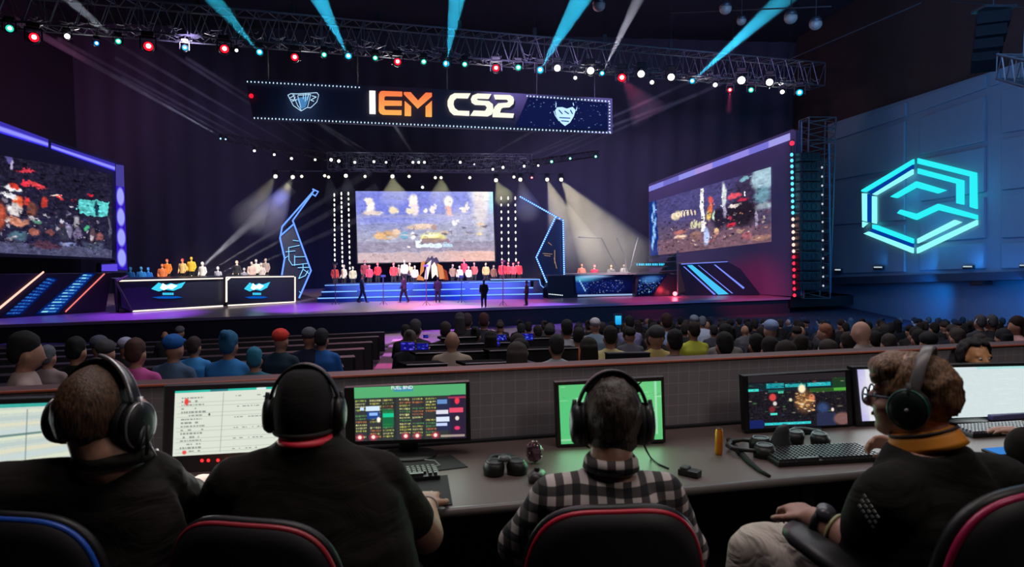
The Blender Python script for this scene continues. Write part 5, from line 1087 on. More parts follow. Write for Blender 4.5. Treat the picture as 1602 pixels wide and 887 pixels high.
# ------------------------------------------------------------------ chairs
def chair(label, topc, d, width, height, yaw, rimcol, rimname, seat_z, arm=False):
    """topc: pixel at the middle of the top edge of the backrest"""
    T = V(topc[0], topc[1], d); r = empty('office_chair', (T.x, T.y, 0), label, 'chair')
    M = Matrix.Translation((T.x, T.y, 0)) @ Matrix.Rotation(yaw, 4, 'Z'); H = T.z; w2 = width / 2
    out = []; n = 64
    for k in range(n):
        t = 2 * PI * k / n; ct, st = math.cos(t), math.sin(t); p = 3.6
        x = math.copysign(abs(ct) ** (2 / p), ct) * w2; z = math.copysign(abs(st) ** (2 / p), st) * height / 2
        x *= 1 - .10 * (z / height + .5) * 1.0 + (.0); out.append((x, z + H - height / 2))
    zc = H - height / 2
    def pt(x, z, yo=0): return Vector((x, .9 * x * x + .12 * (z - zc) ** 2 - .02 * (z - zc) + yo, z))
    bm = bmesh.new(); layers = []
    for yo, sc_ in ((0, 1.0), (-.02, .97)): pass
    fr_ = []; bk_ = []
    for k in range(7):
        s = 1 - k / 7
        fr_.append([bm.verts.new(pt(x * s, zc + (z - zc) * s, .022)) for x, z in out]); bk_.append([bm.verts.new(pt(x * s, zc + (z - zc) * s, -.022 - .012 * (1 - s * s))) for x, z in out])
    for L in (fr_, bk_):
        for k in range(6):
            for i in range(n): bm.faces.new((L[k][i], L[k][(i + 1) % n], L[k + 1][(i + 1) % n], L[k + 1][i]))
        bm.faces.new(L[-1])
    for i in range(n): bm.faces.new((fr_[0][i], fr_[0][(i + 1) % n], bk_[0][(i + 1) % n], bk_[0][i]))
    from_bm(lbm(bm, M), 'backrest', mat('chair_black_shell', (.014, .013, .016), .55), r, True)
    bm = bmesh.new(); add_tube(bm, [pt(x * 1.005, zc + (z - zc) * 1.005, -.012) for x, z in out], .0075, 8, True); o = from_bm(lbm(bm, M), 'rim_piping', mat(rimname, rimcol, .35), r, True)
    bm = bmesh.new(); add_tube(bm, [pt(x * 1.0, zc + (z - zc) * 1.0, .008) for x, z in out], .014, 8, True); from_bm(lbm(bm, M), 'edge_trim', BLK, r, True)
    bm = bmesh.new(); add_loft(bm, [((0, .27, seat_z - .09), (w2 * .9, 0, 0), (0, .22, 0)), ((0, .27, seat_z - .07), (w2, 0, 0), (0, .24, 0)), ((0, .27, seat_z - .02), (w2, 0, 0), (0, .24, 0)), ((0, .27, seat_z), (w2 * .85, 0, 0), (0, .2, 0))], 32, 3); from_bm(lbm(bm, M), 'seat', mat('seat_fabric_black', (.02, .02, .022), .9), r, True)
    bm = bmesh.new(); add_tube(bm, [(0, -.045, H - height * .7), (0, -.05, seat_z - .02), (0, .03, seat_z - .10), (0, .2, seat_z - .11)], .02, 8); from_bm(lbm(bm, M), 'back_bracket', DARK, r, True)
    bm = bmesh.new(); add_cyl(bm, (0, .27, .09), (0, .27, seat_z - .09), .028, 14); from_bm(lbm(bm, M), 'gas_column', DARK, r)
    for k in range(5):
        a = 2 * PI * k / 5 + .3; e_ = Vector((.3 * math.cos(a), .27 + .3 * math.sin(a), .07)); bm = bmesh.new(); add_tube(bm, [(0, .27, .10), e_], [.028, .018], 8); lg = from_bm(lbm(bm, M), 'leg', BLK, r)
        bm = bmesh.new(); add_cyl(bm, e_ + Vector((-.012, 0, -.04)), e_ + Vector((.012, 0, -.04)), .03, 12); from_bm(lbm(bm, M), 'caster', BLK, lg)
    return r, M
RED = (.62, .02, .05); BLUE = (.02, .10, .55)
chair('office chair with a blue rim at the lower left corner, behind the first operator', (8, 812), 1.55, .46, .58, R(-8), BLUE, 'rim_blue', .42)
chair('office chair with a dull red rim behind the operator in the black cap', (384, 822), 1.60, .47, .58, R(-9), (.42, .03, .045), 'rim_dull_red', .44)
chair('office chair with a bright red rim behind the operator in the plaid shirt', (966, 801), 1.60, .465, .60, R(4), RED, 'rim_red', .44)
rD, MD = chair('office chair with a magenta rim and armrest under the operator with the orange collar', (1630, 770), 1.32, .50, .62, R(24), (.45, .015, .09), 'rim_magenta', .70)
bm = bmesh.new(); A_ = V(1236, 826, 1.56); B_ = V(1345, 905, 1.36); dd = (B_ - A_).normalized()
add_loft(bm, [(A_, Vector((.026, .02, 0)), Vector((0, 0, .016))), (A_ + dd * .03, Vector((.035, .028, 0)), Vector((0, 0, .02))), (B_, Vector((.035, .028, 0)), Vector((0, 0, .02)))], 18, 2.6); ar = from_bm(bm, 'armrest', mat('armrest_black', (.03, .03, .033), .45), rD, True)
bm = bmesh.new(); add_tube(bm, [(A_ + B_) / 2 - UP * .01, (A_ + B_) / 2 - UP * .22 + Vector((.12, -.02, 0)), Vector((rD.location.x, rD.location.y, .66)) + Vector((-.2, .2, 0))], .018, 8); from_bm(bm, 'armrest_post', DARK, rD, True)
# ================================================================== OPERATORS
skin = mat('skin_warm', (.42, .22, .15), .5, 0, .08, 60); skin2 = mat('skin_fair', (.50, .27, .20), .5, 0, .08, 60)
VOX = .0062
def Mh(c, yaw, pitch=0, roll=0): return Matrix.Translation(c) @ Matrix.Rotation(yaw, 4, 'Z') @ Matrix.Rotation(pitch, 4, 'X') @ Matrix.Rotation(roll, 4, 'Y')
def head(bm, M, s=1.0):
    """facing local +Y; centre of the skull at the origin"""
    def P(x, y, z): return M @ Vector((x * s, y * s, z * s))
    Rm = M.to_3x3()
    add_ell(bm, P(0, -.012, .025), (.076 * s, .096 * s, .092 * s), Rm, 28, 18)
    add_ell(bm, P(0, .035, -.035), (.062 * s, .062 * s, .075 * s), Rm, 24, 14)
    add_ell(bm, P(0, .060, -.085), (.038 * s, .036 * s, .026 * s), Rm)                   # chin
    add_cap(bm, P(-.045, .0, -.07), P(-.02, .06, -.09), .026 * s, .02 * s); add_cap(bm, P(.045, .0, -.07), P(.02, .06, -.09), .026 * s, .02 * s)
    add_cap(bm, P(0, .088, .012), P(0, .112, -.022), .010 * s, .014 * s)               # nose
    add_ell(bm, P(0, .088, -.052), (.026 * s, .012 * s, .010 * s), Rm)                  # lips
    add_cap(bm, P(-.045, .077, .022), P(.045, .077, .022), .012 * s, .012 * s)          # brow
    for sx in (-1, 1):
        add_ell(bm, P(sx * .079, -.008, -.012), (.010 * s, .022 * s, .034 * s), Rm, 12, 10); add_ell(bm, P(sx * .040, .062, -.028), (.026 * s, .026 * s, .022 * s), Rm, 12, 8)
def neck(bm, M, base, r0=.056, r1=.068, s=1.0): add_cap(bm, M @ Vector((0, -.018 * s, -.05 * s)), base, r0, r1, 20)
def face_bits(M, root, s=1.0, iris=(.05, .03, .02)):
    bm = bmesh.new()
    for sx in (-1, 1): add_ell(bm, M @ Vector((sx * .031 * s, .078 * s, .002 * s)), (.012 * s,) * 3, None, 12, 8)
    e = from_bm(bm, 'eyes', mat('eye_white', (.7, .7, .68), .2), root, True)
    bm = bmesh.new()
    for sx in (-1, 1): add_ell(bm, M @ Vector((sx * .031 * s, .088 * s, .002 * s)), (.005 * s,) * 3, None, 10, 6)
    from_bm(bm, 'irises', mat('iris_dark', iris, .2), e, True)
    bm = bmesh.new(); add_ell(bm, M @ Vector((0, .097 * s, -.053 * s)), (.022 * s, .005 * s, .006 * s), M.to_3x3(), 12, 8); from_bm(bm, 'mouth', mat('lip_red', (.35, .10, .09), .4), root, True)
def hand(bm, wrist, d, palm_n, side, curl=.5, s=1.0, spread=1.0):
    """wrist point, direction of the fingers, palm normal (out of the palm), side=+1 thumb towards +cross"""
    d = Vector(d).normalized(); pn = Vector(palm_n).normalized(); pn = (pn - d * pn.dot(d)).normalized(); c = d.cross(pn) * side
    w = Vector(wrist)
    add_loft(bm, [(w, c * .026 * s, pn * .018 * s), (w + d * .03 * s, c * .035 * s, pn * .017 * s), (w + d * .065 * s, c * .042 * s, pn * .015 * s), (w + d * .09 * s, c * .040 * s, pn * .012 * s)], 20, 2.6)
    lens = (.068, .078, .073, .058)
    for i, L in enumerate(lens):
        off = (1.5 - i) * .0205 * s; b = w + d * (.088 - abs(i - 1.2) * .005) * s + c * off; fd = (d + c * (1.5 - i) * .07 * spread).normalized()
        p = [b]; a = 0
        for k, seg in enumerate((.45, .32, .25)):
            a += curl * (.55, .8, .7)[k]; q = fd * math.cos(a) + pn * math.sin(a); p.append(p[-1] + q * L * seg * s)
        rr = (.0098, .0092, .0084, .0074)
        for k in range(3): add_cap(bm, p[k], p[k + 1], rr[k] * s, rr[k + 1] * s, 10)
    t0 = w + d * .022 * s + c * .028 * s; t1 = t0 + (d * .6 + c * .75 + pn * .25).normalized() * .038 * s; t2 = t1 + (d * .9 + c * .25 + pn * .35).normalized() * .032 * s; t3 = t2 + (d + pn * .5 - c * .1).normalized() * .022 * s
    add_cap(bm, t0, t1, .015 * s, .0115 * s, 12); add_cap(bm, t1, t2, .0115 * s, .0105 * s, 12); add_cap(bm, t2, t3, .0105 * s, .009 * s, 12)
def hair_shell(name, M, root, m, s=1.0, R_=(.086, .108, .104), front=.05, low=-.055, noise_a=.006, fr_z=.055, side_low=None, seed=0, sy=-.014, part=False, density=56):
    """hair: a thick shell over the skull, open at the face and cut off along the nape"""
    bm = bmesh.new(); n1, n2 = density, density // 2; g = {}
    def rad(th, ph):
        d = Vector((math.sin(ph) * math.cos(th), math.sin(ph) * math.sin(th), math.cos(ph)))
        r = Vector((d.x * R_[0], d.y * R_[1], d.z * R_[2]))
        nn = noise.noise(d * 4.5 + Vector((seed, 0, 0))) * noise_a * 1.4 + noise.noise(Vector((d.x * 26, d.y * 26, d.z * 9)) + Vector((seed, 3, 0))) * noise_a
        return r * (1 + nn / .1), d
    for i in range(n1):
        for j in range(n2 + 1):
            r, d = rad(2 * PI * i / n1, PI * j / n2); g[i, j] = bm.verts.new(M @ (Vector((r.x * s, r.y * s + sy * s, r.z * s + .012 * s))))
    def keep(i, j):
        r, d = rad(2 * PI * (i + .5) / n1, PI * (j + .5) / n2); y, z = r.y, r.z + noise.noise(d * 9 + Vector((seed, 1, 1))) * .012
        if y > front and z < fr_z: return False
        if y > .012 and z < -.005 + (0 if y > .03 else -.02): return False
        if z < low: return False
        return True
    for i in range(n1):
        for j in range(n2):
            if keep(i, j):
                try: bm.faces.new((g[i, j], g[(i + 1) % n1, j], g[(i + 1) % n1, j + 1], g[i, j + 1]))
                except ValueError: pass
    bmesh.ops.delete(bm, geom=[v for v in bm.verts if not v.link_faces], context='VERTS')
    bmesh.ops.remove_doubles(bm, verts=bm.verts, dist=1e-5); bmesh.ops.recalc_face_normals(bm, faces=bm.faces)
    geom = bmesh.ops.solidify(bm, geom=bm.faces[:], thickness=.012 * s)
    return from_bm(bm, name, m, root, True)
def hairmat(name, c1, c2):
    if name in MATS: return MATS[name]
    m = mat(name, c1, .5); nt = m.node_tree; b = nt.nodes['Principled BSDF']
    tc = nt.nodes.new('ShaderNodeTexCoord'); mp = nt.nodes.new('ShaderNodeMapping'); mp.inputs['Scale'].default_value = (90, 90, 14); n = nt.nodes.new('ShaderNodeTexNoise'); n.inputs['Scale'].default_value = 2.2; n.inputs['Detail'].default_value = 5
    nt.links.new(tc.outputs['Object'], mp.inputs[0]); nt.links.new(mp.outputs[0], n.inputs['Vector'])
    cr = nt.nodes.new('ShaderNodeValToRGB'); cr.color_ramp.elements[0].position = .35; cr.color_ramp.elements[1].position = .7; cr.color_ramp.elements[0].color = (*c1, 1); cr.color_ramp.elements[1].color = (*c2, 1)
    nt.links.new(n.outputs['Fac'], cr.inputs[0]); nt.links.new(cr.outputs[0], b.inputs['Base Color'])
    bp = nt.nodes.new('ShaderNodeBump'); bp.inputs['Strength'].default_value = .7; bp.inputs['Distance'].default_value = .004; nt.links.new(n.outputs['Fac'], bp.inputs['Height']); nt.links.new(bp.outputs[0], b.inputs['Normal'])
    return m
def cloth(name, col, crease=.35):
    if name in MATS: return MATS[name]
    m = mat(name, col, .85, 0, .12, 9); nt = m.node_tree; b = nt.nodes['Principled BSDF']; b.inputs['Sheen Weight'].default_value = 0; b.inputs['Specular IOR Level'].default_value = .15
    tc = nt.nodes.new('ShaderNodeTexCoord'); n = nt.nodes.new('ShaderNodeTexNoise'); n.inputs['Scale'].default_value = 5; n.inputs['Detail'].default_value = 3; n.inputs['Distortion'].default_value = 1.2
    mp = nt.nodes.new('ShaderNodeMapping'); mp.inputs['Scale'].default_value = (1, 1, 2.2); mp.inputs['Rotation'].default_value = (0, .5, .3)
    nt.links.new(tc.outputs['Object'], mp.inputs[0]); nt.links.new(mp.outputs[0], n.inputs['Vector']); bp = nt.nodes.new('ShaderNodeBump'); bp.inputs['Strength'].default_value = crease; bp.inputs['Distance'].default_value = .05
    nt.links.new(n.outputs['Fac'], bp.inputs['Height']); nt.links.new(bp.outputs[0], b.inputs['Normal']); return m
def wrinkle(me, amp=.006, sc_=7.0, seed=0):
    nrm = [v.normal.copy() for v in me.vertices]
    for v, n in zip(me.vertices, nrm):
        p = v.co; k = noise.noise(Vector((p.x * sc_ + seed, p.y * sc_, p.z * sc_ * 1.6))) + .5 * noise.noise(Vector((p.x * sc_ * 2.4, p.y * sc_ * 2.4 + seed, p.z * sc_ * 4)))
        v.co = p + n * (k * amp)
def ear_headset(name, label, M, s=1.0, band=BLK, cup=BLK, ring=None, mic=None, width=.098, cupr=(.047, .052), band_r=.011, back=0.0, shell=None):
    """headset worn on a head whose frame is M"""
    P = lambda x, y, z: M @ Vector((x * s, y * s, z * s)); Rm = M.to_3x3()
    r = empty(name, P(0, 0, -.08), label, 'headset')
    bm = bmesh.new(); pts = [P(width * 1.0 * math.cos(t), -.012 - back * math.sin(t), -.015 + .148 * math.sin(t)) for t in [PI * k / 22 for k in range(23)]]
    rings = []
    for k, p in enumerate(pts):
        a = pts[max(0, k - 1)]; b = pts[min(22, k + 1)]; d = (b - a).normalized(); Y = (Rm @ Vector((0, 1, 0))).normalized(); N = d.cross(Y); rings.append((p, Y * band_r * 1.5 * s, N * band_r * .45 * s))
    add_loft(bm, rings, 12, 3); from_bm(bm, 'headband', band, r, True)
    bm = bmesh.new(); q = [P(width * .93 * math.cos(t), -.012 - back * math.sin(t), -.015 + .136 * math.sin(t)) for t in [PI * (.22 + .56 * k / 14) for k in range(15)]]; add_tube(bm, q, .009 * s, 8); from_bm(bm, 'head_cushion', mat('cushion_charcoal', (.03, .03, .032), .8), r, True)
    for sx in (-1, 1):
        cx = width - .006; X = (Rm @ Vector((sx, 0, 0))).normalized(); Y = Rm @ Vector((0, 1, 0)); Z = Rm @ Vector((0, 0, 1)); c = P(sx * (cx - .018), -.008, -.018)
        bm = bmesh.new(); a, b_ = cupr
        add_loft(bm, [(c + X * .012 * s, Y * a * s, Z * b_ * s), (c + X * .026 * s, Y * a * s, Z * b_ * s), (c + X * .036 * s, Y * a * .86 * s, Z * b_ * .86 * s), (c + X * .041 * s, Y * a * .5 * s, Z * b_ * .5 * s)], 32); e = from_bm(bm, 'ear_cup', cup, r, True)
        bm = bmesh.new(); add_loft(bm, [(c - X * .012 * s, Y * a * .86 * s, Z * b_ * .86 * s), (c - X * .006 * s, Y * a * 1.0 * s, Z * b_ * 1.0 * s), (c + X * .008 * s, Y * a * 1.02 * s, Z * b_ * 1.02 * s), (c + X * .013 * s, Y * a * .95 * s, Z * b_ * .95 * s)], 32); from_bm(bm, 'ear_pad', mat('pad_black', (.015, .015, .016), .6), e, True)
        if ring:
            bm = bmesh.new(); add_tube(bm, [c + X * .031 * s + (Y * a * .93 * math.cos(t) + Z * b_ * .93 * math.sin(t)) * s for t in [2 * PI * k / 40 for k in range(40)]], .0032 * s, 8, True); from_bm(bm, 'cup_ring', ring, e, True)
        if shell:
            bm = bmesh.new(); add_loft(bm, [(c + X * .041 * s, Y * .006 * s, Z * .006 * s), (c + X * .043 * s, Y * .005 * s, Z * .005 * s)], 12); from_bm(bm, 'cup_button', shell, e, True)
        bm = bmesh.new(); add_tube(bm, [P(sx * (width + .004), -.012, .05), P(sx * (width + .008), -.012, .02), P(sx * (width + .012), -.01, -.01)], .0065 * s, 8); from_bm(bm, 'yoke_arm', mic[0] if mic else DARK, r, True)
    if mic:
        bm = bmesh.new(); add_tube(bm, [P(*q) for q in mic[1]], .0042 * s, 8); from_bm(bm, 'microphone_arm', mic[2], r, True)
    return r
def torso_rings(specs):
    """(x, y, z, rx, ry, yaw) -> loft rings"""
    return [(Vector((x, y, z)), Vector((math.cos(a) * rx, math.sin(a) * rx, 0)), Vector((-math.sin(a) * ry, math.cos(a) * ry, 0))) for x, y, z, rx, ry, a in specs]
def X_(px, d): return (px - CX) / F * d
def build_person(label, skinm, blobs, base, vox=VOX):
    bm = bmesh.new(); blobs(bm); me = remesh(bm, vox, 2, .5); o = link('person', me, skinm, None, base); tag(o, label, 'person'); return o
def clothing(name, blobs, m, root, vox=.008, wr=.005, seed=0, smooth=3):
    bm = bmesh.new(); blobs(bm); me = remesh(bm, vox, smooth, .5); me.update(); wrinkle(me, wr, 7, seed); return link(name, me, m, root)
def band_ring(pts_c, r, m, name, root, closed=True):
    bm = bmesh.new(); add_tube(bm, pts_c, r, 8, closed); return from_bm(bm, name, m, root, True)

blackshirt = cloth('tshirt_black', (.017, .0145, .012), .2); 
# ---------------------------------------------------------------- B: black cap, red lanyard
hB = V(478, 638, 1.96); MB_ = Mh(hB, R(4), R(-4)); nb = V(478, 700, 1.90); dB = 1.92
shL = V(372, 752, 1.90); shR = V(590, 742, 1.98); elL = V(318, 846, 2.12); wrL = V(333, 768, 2.45); elR = V(664, 836, 2.12); wrR = V(668, 792, 2.42)
TB = [(X_(490, dB), dB, .52, .26, .19, .05), (X_(492, dB), dB - .01, .72, .29, .20, .05), (X_(490, dB), dB - .01, .90, .265, .18, .05), (X_(486, dB), dB - .0, 1.02, .235, .14, .05), (X_(482, dB), dB + .0, 1.10, .185, .105, .05), (X_(479, dB), dB, 1.155, .11, .085, .05), (X_(479, dB), dB, 1.185, .078, .078, .05)]
def body_B(bm):
    head(bm, MB_, .94); neck(bm, MB_, nb - UP * .01, .060, .062, .94)
    add_loft(bm, torso_rings([(x, y, z, rx * .93, ry * .9, a) for x, y, z, rx, ry, a in TB]), 28, 2.3)
    add_cap(bm, shL, elL, .062, .05); add_cap(bm, elL, wrL, .05, .030); add_cap(bm, shR, elR, .066, .060); add_cap(bm, elR, wrR, .060, .033)
    hand(bm, wrL, (.10, 1, .05), (0, -.1, -1), 1, .55); hand(bm, wrR, (-.08, 1, .10), (0, -.1, -1), -1, .65, 1.05)
    for sx in (-1, 1): add_cap(bm, (X_(490, dB) + sx * .12, dB, .52), (X_(490, dB) + sx * .16, dB + .48, .52), .10, .075); add_cap(bm, (X_(490, dB) + sx * .16, dB + .48, .50), (X_(490, dB) + sx * .17, dB + .46, .08), .07, .045); add_cap(bm, (X_(490, dB) + sx * .17, dB + .42, .05), (X_(490, dB) + sx * .18, dB + .60, .04), .045, .035)
pB = build_person('broad seated person in black cap and red lanyard, right hand on mouse, seen from behind', skin, body_B, Vector((X_(490, dB), dB, 0)))
def shirt_B(bm):
    add_loft(bm, torso_rings(TB), 30, 2.4)
    m_ = lambda a, b, t: a.lerp(b, t)
    for sh, el, r0, r1, t in ((shL, elL, .082, .078, .95), (shR, elR, .084, .072, .70)): add_cap(bm, sh - UP * .012, m_(sh, el, t), r0, r1, 18)
    add_cap(bm, Vector((X_(480, dB), dB, 1.09)), shL - UP * .005, .085, .075, 18); add_cap(bm, Vector((X_(480, dB), dB, 1.09)), shR - UP * .005, .085, .078, 18)
clothing('t_shirt', shirt_B, blackshirt, pB, seed=2)
def trousers(name, cx, dy, zz, col, root, spread=.14, knee=.48, legz=.52, r=.115):
    def f(bm):
        add_ell(bm, (cx, dy, legz), (.2, .17, .12))
        for sx in (-1, 1): add_cap(bm, (cx + sx * spread * .8, dy, legz), (cx + sx * spread * 1.15, dy + knee, legz), r, .088); add_cap(bm, (cx + sx * spread * 1.15, dy + knee, legz - .02), (cx + sx * spread * 1.2, dy + knee - .02, .13), .085, .062)
    return clothing(name, f, col, root, .014)
def shoes(cx, dy, root, spread=.14, knee=.48):
    for sx in (-1, 1):
        bm = bmesh.new(); x = cx + sx * spread * 1.2; y = dy + knee; add_loft(bm, [((x, y - .09, .045), (.035, 0, 0), (0, 0, .04)), ((x, y - .02, .05), (.048, 0, 0), (0, 0, .048)), ((x, y + .1, .042), (.05, 0, 0), (0, 0, .04)), ((x, y + .19, .03), (.032, 0, 0), (0, 0, .026))], 16, 2.6); from_bm(bm, 'shoe', BLK, root, True)
trousers('trousers', X_(490, dB), dB, 0, cloth('trousers_black', (.02, .02, .022)), pB); shoes(X_(490, dB), dB, pB)
cap_m = cloth('cap_black_fabric', (.022, .020, .020), .1)
bm = bmesh.new(); rings = []
for k in range(9):
    t = PI / 2 * k / 8; rings.append((MB_ @ Vector((0, -.014, -.012 + .126 * math.sin(t))), (MB_.to_3x3() @ Vector((.083 * max(math.cos(t) ** .62, .03), 0, 0))), (MB_.to_3x3() @ Vector((0, .102 * max(math.cos(t) ** .62, .03), 0)))))
rings.insert(0, (MB_ @ Vector((0, -.016, -.062)), MB_.to_3x3() @ Vector((.077, 0, 0)), MB_.to_3x3() @ Vector((0, .093, 0))))
add_loft(bm, rings, 36, 2.1); cap_o = from_bm(bm, 'cap', cap_m, pB, True)
bm = bmesh.new(); add_tube(bm, [MB_ @ Vector((.079 * math.cos(t), -.016 + .095 * math.sin(t), -.058)) for t in [2 * PI * k / 32 for k in range(32)]], .006, 8, True); from_bm(bm, 'cap_band', mat('cap_band', (.035, .032, .032), .8), cap_o, True)
bm = bmesh.new(); add_loft(bm, [(MB_ @ Vector((0, .09, -.02)), MB_.to_3x3() @ Vector((.075, 0, 0)), MB_.to_3x3() @ Vector((0, .02, .004))), (MB_ @ Vector((0, .14, -.028)), MB_.to_3x3() @ Vector((.06, 0, 0)), MB_.to_3x3() @ Vector((0, .03, .004)))], 20); from_bm(bm, 'cap_brim', cap_m, cap_o, True)
nk = V(478, 687, 1.90); ring = [nk + Vector((.082 * math.cos(t), .082 * math.sin(t) + .012, .004 * math.sin(t) - .006)) for t in [2 * PI * k / 32 for k in range(32)]]
bm = bmesh.new(); add_loft(bm, [(nk + Vector((0, .0, -.004)), Vector((.074, 0, 0)), Vector((0, .074, 0))), (nk + Vector((0, .0, .0)), Vector((.0755, 0, 0)), Vector((0, .0755, 0))), (nk + Vector((0, .0, .009)), Vector((.071, 0, 0)), Vector((0, .071, 0)))], 36); from_bm(bm, 'red_lanyard', mat('lanyard_red', (.75, .02, .05), .5), pB, True)
face_bits(MB_, pB, .94)
ear_headset('headset', 'black over-ear headset worn over the black cap', MB_, .94, width=.104, cupr=(.046, .054), back=-.0)
bm = bmesh.new(); add_tube(bm, [wrR + Vector((.036 * math.cos(t), .006, .034 * math.sin(t))) for t in [2 * PI * k / 24 for k in range(24)]], .0035, 6, True); from_bm(bm, 'wristband', mat('band_white', (.5, .5, .5), .5), pB, True)
bm = bmesh.new(); add_tube(bm, [wrR + Vector((-.014, .015, 0)) + Vector((.040 * math.cos(t), .0, .038 * math.sin(t))) for t in [PI * .6 + PI * .8 * k / 12 for k in range(13)]], .010, 8); from_bm(bm, 'watch', mat('watch_silver', (.5, .5, .55), .3, .6), pB, True)
# mouse under the hand
mp = wrR + Vector((-.005, .10, 0)); bm = bmesh.new(); add_ell(bm, (mp.x, mp.y, DZ + .018), (.032, .055, .02)); tag(from_bm(bm, 'computer_mouse', BLK, None, True), 'black mouse under the hand of the cap wearing operator', 'mouse')

# ---------------------------------------------------------------- C: plaid shirt
hC = V(957, 652, 1.86); MC = Mh(hC, R(0), R(-6)); dC = 1.80; nc = V(956, 712, 1.80)
sL = V(866, 782, 1.78); sR = V(1034, 776, 1.83); eL = V(812, 862, 1.84); wL = V(868, 930, 2.10); eR = V(1072, 868, 1.95); wR = V(1040, 812, 2.30)
TC = [(X_(950, dC), dC, .52, .19, .14, .03), (X_(950, dC), dC - .01, .74, .205, .145, .03), (X_(950, dC), dC - .0, .90, .21, .14, .03), (X_(951, dC), dC, 1.00, .19, .115, .03), (X_(953, dC), dC + .0, 1.07, .14, .09, .03), (X_(955, dC), dC + .0, 1.12, .075, .068, .03)]
def body_C(bm):
    head(bm, MC, .94); neck(bm, MC, nc - UP * .02, .052, .058)
    add_loft(bm, torso_rings([(x, y, z, rx * .92, ry * .9, a) for x, y, z, rx, ry, a in TC]), 28, 2.2)
    add_cap(bm, sL, eL, .052, .045); add_cap(bm, eL, wL, .045, .028); add_cap(bm, sR, eR, .052, .045); add_cap(bm, eR, wR, .045, .028)
    hand(bm, wL, (.3, 1, -.3), (1, 0, -.3), -1, .5); hand(bm, wR, (-.2, 1, .02), (0, 0, -1), -1, .4)
    for sx in (-1, 1): add_cap(bm, (X_(950, dC) + sx * .1, dC, .52), (X_(950, dC) + sx * .14, dC + .46, .52), .085, .065); add_cap(bm, (X_(950, dC) + sx * .14, dC + .46, .50), (X_(950, dC) + sx * .14, dC + .44, .08), .06, .04); add_cap(bm, (X_(950, dC) + sx * .14, dC + .40, .05), (X_(950, dC) + sx * .15, dC + .58, .04), .04, .032)
pC = build_person('seated person in black and grey plaid shirt facing the green screen, seen from behind', skin, body_C, Vector((X_(950, dC), dC, 0)))
pl_m = bpy.data.materials.new('plaid_cloth'); pl_m.use_nodes = True; MATS['plaid_cloth'] = pl_m; nt = pl_m.node_tree; b = nt.nodes['Principled BSDF']; b.inputs['Roughness'].default_value = .9
geo = nt.nodes.new('ShaderNodeTexCoord'); sx_ = nt.nodes.new('ShaderNodeSeparateXYZ'); nz = nt.nodes.new('ShaderNodeTexNoise'); nz.inputs['Scale'].default_value = 3.2; nz.inputs['Detail'].default_value = 2
mpx = nt.nodes.new('ShaderNodeVectorMath'); mpx.operation = 'MULTIPLY_ADD'; mpx.inputs[1].default_value = (.045, .045, .075)
nt.links.new(geo.outputs['Object'], nz.inputs['Vector']); nt.links.new(nz.outputs['Color'], mpx.inputs[0]); nt.links.new(geo.outputs['Object'], mpx.inputs[2]); nt.links.new(mpx.outputs[0], sx_.inputs[0])
def band(src, period, duty):
    a = nt.nodes.new('ShaderNodeMath'); a.operation = 'MULTIPLY'; a.inputs[1].default_value = 1 / period; nt.links.new(src, a.inputs[0])
    f_ = nt.nodes.new('ShaderNodeMath'); f_.operation = 'FRACT'; nt.links.new(a.outputs[0], f_.inputs[0]); g_ = nt.nodes.new('ShaderNodeMath'); g_.operation = 'LESS_THAN'; g_.inputs[1].default_value = duty; nt.links.new(f_.outputs[0], g_.inputs[0]); return g_.outputs[0]
bx_, bz_ = band(sx_.outputs[0], .044, .5), band(sx_.outputs[2], .044, .5)
ad = nt.nodes.new('ShaderNodeMath'); ad.operation = 'ADD'; nt.links.new(bx_, ad.inputs[0]); nt.links.new(bz_, ad.inputs[1]); hf = nt.nodes.new('ShaderNodeMath'); hf.operation = 'MULTIPLY'; hf.inputs[1].default_value = .5; nt.links.new(ad.outputs[0], hf.inputs[0])
cr = nt.nodes.new('ShaderNodeValToRGB'); cr.color_ramp.interpolation = 'CONSTANT'; cr.color_ramp.elements[0].color = (.012, .011, .014, 1); cr.color_ramp.elements[1].color = (.075, .066, .064, 1); cr.color_ramp.elements[1].position = .3; e3 = cr.color_ramp.elements.new(.8); e3.color = (.62, .55, .52, 1)
nt.links.new(hf.outputs[0], cr.inputs[0]); nt.links.new(cr.outputs[0], b.inputs['Base Color'])
def shirt_C(bm):
    add_loft(bm, torso_rings([(x, y, z, rx, ry, a) for x, y, z, rx, ry, a in TC]), 30, 2.4)
    for sh, el, t in ((sL, eL, .92), (sR, eR, .98)): add_cap(bm, sh - UP * .01, sh.lerp(el, t), .068, .066, 18)
    c0 = Vector((X_(954, dC), dC, 1.085)); add_cap(bm, c0, sL, .050, .064, 18); add_cap(bm, c0, sR, .050, .064, 18)
clothing('plaid_shirt', shirt_C, pl_m, pC, wr=.006, seed=5)
bm = bmesh.new(); kc = V(956, 714, 1.80); add_loft(bm, [(kc + Vector((0, .0, -.028)), Vector((.074, 0, 0)), Vector((0, .074, 0))), (kc + Vector((0, .0, -.006)), Vector((.070, 0, 0)), Vector((0, .070, 0))), (kc + Vector((0, .0, .004)), Vector((.062, 0, 0)), Vector((0, .062, 0)))], 32); from_bm(bm, 'collar', pl_m, pC, True)
trousers('trousers', X_(950, dC), dC, 0, cloth('trousers_navy', (.02, .022, .035)), pC); shoes(X_(950, dC), dC, pC)
hair_shell('hair', MC, pC, hairmat('hair_dark_brown', (.012, .008, .006), (.10, .065, .048)), .94, R_=(.084, .106, .106), low=-.07, noise_a=.0035, seed=3, density=72)
bm = bmesh.new(); add_ell(bm, MC @ Vector((0, -.046, -.055)), (.060, .044, .044), MC.to_3x3(), 24, 14); from_bm(bm, 'nape_hair', hairmat('hair_dark_brown', 0, 0), pC, True)
face_bits(MC, pC)
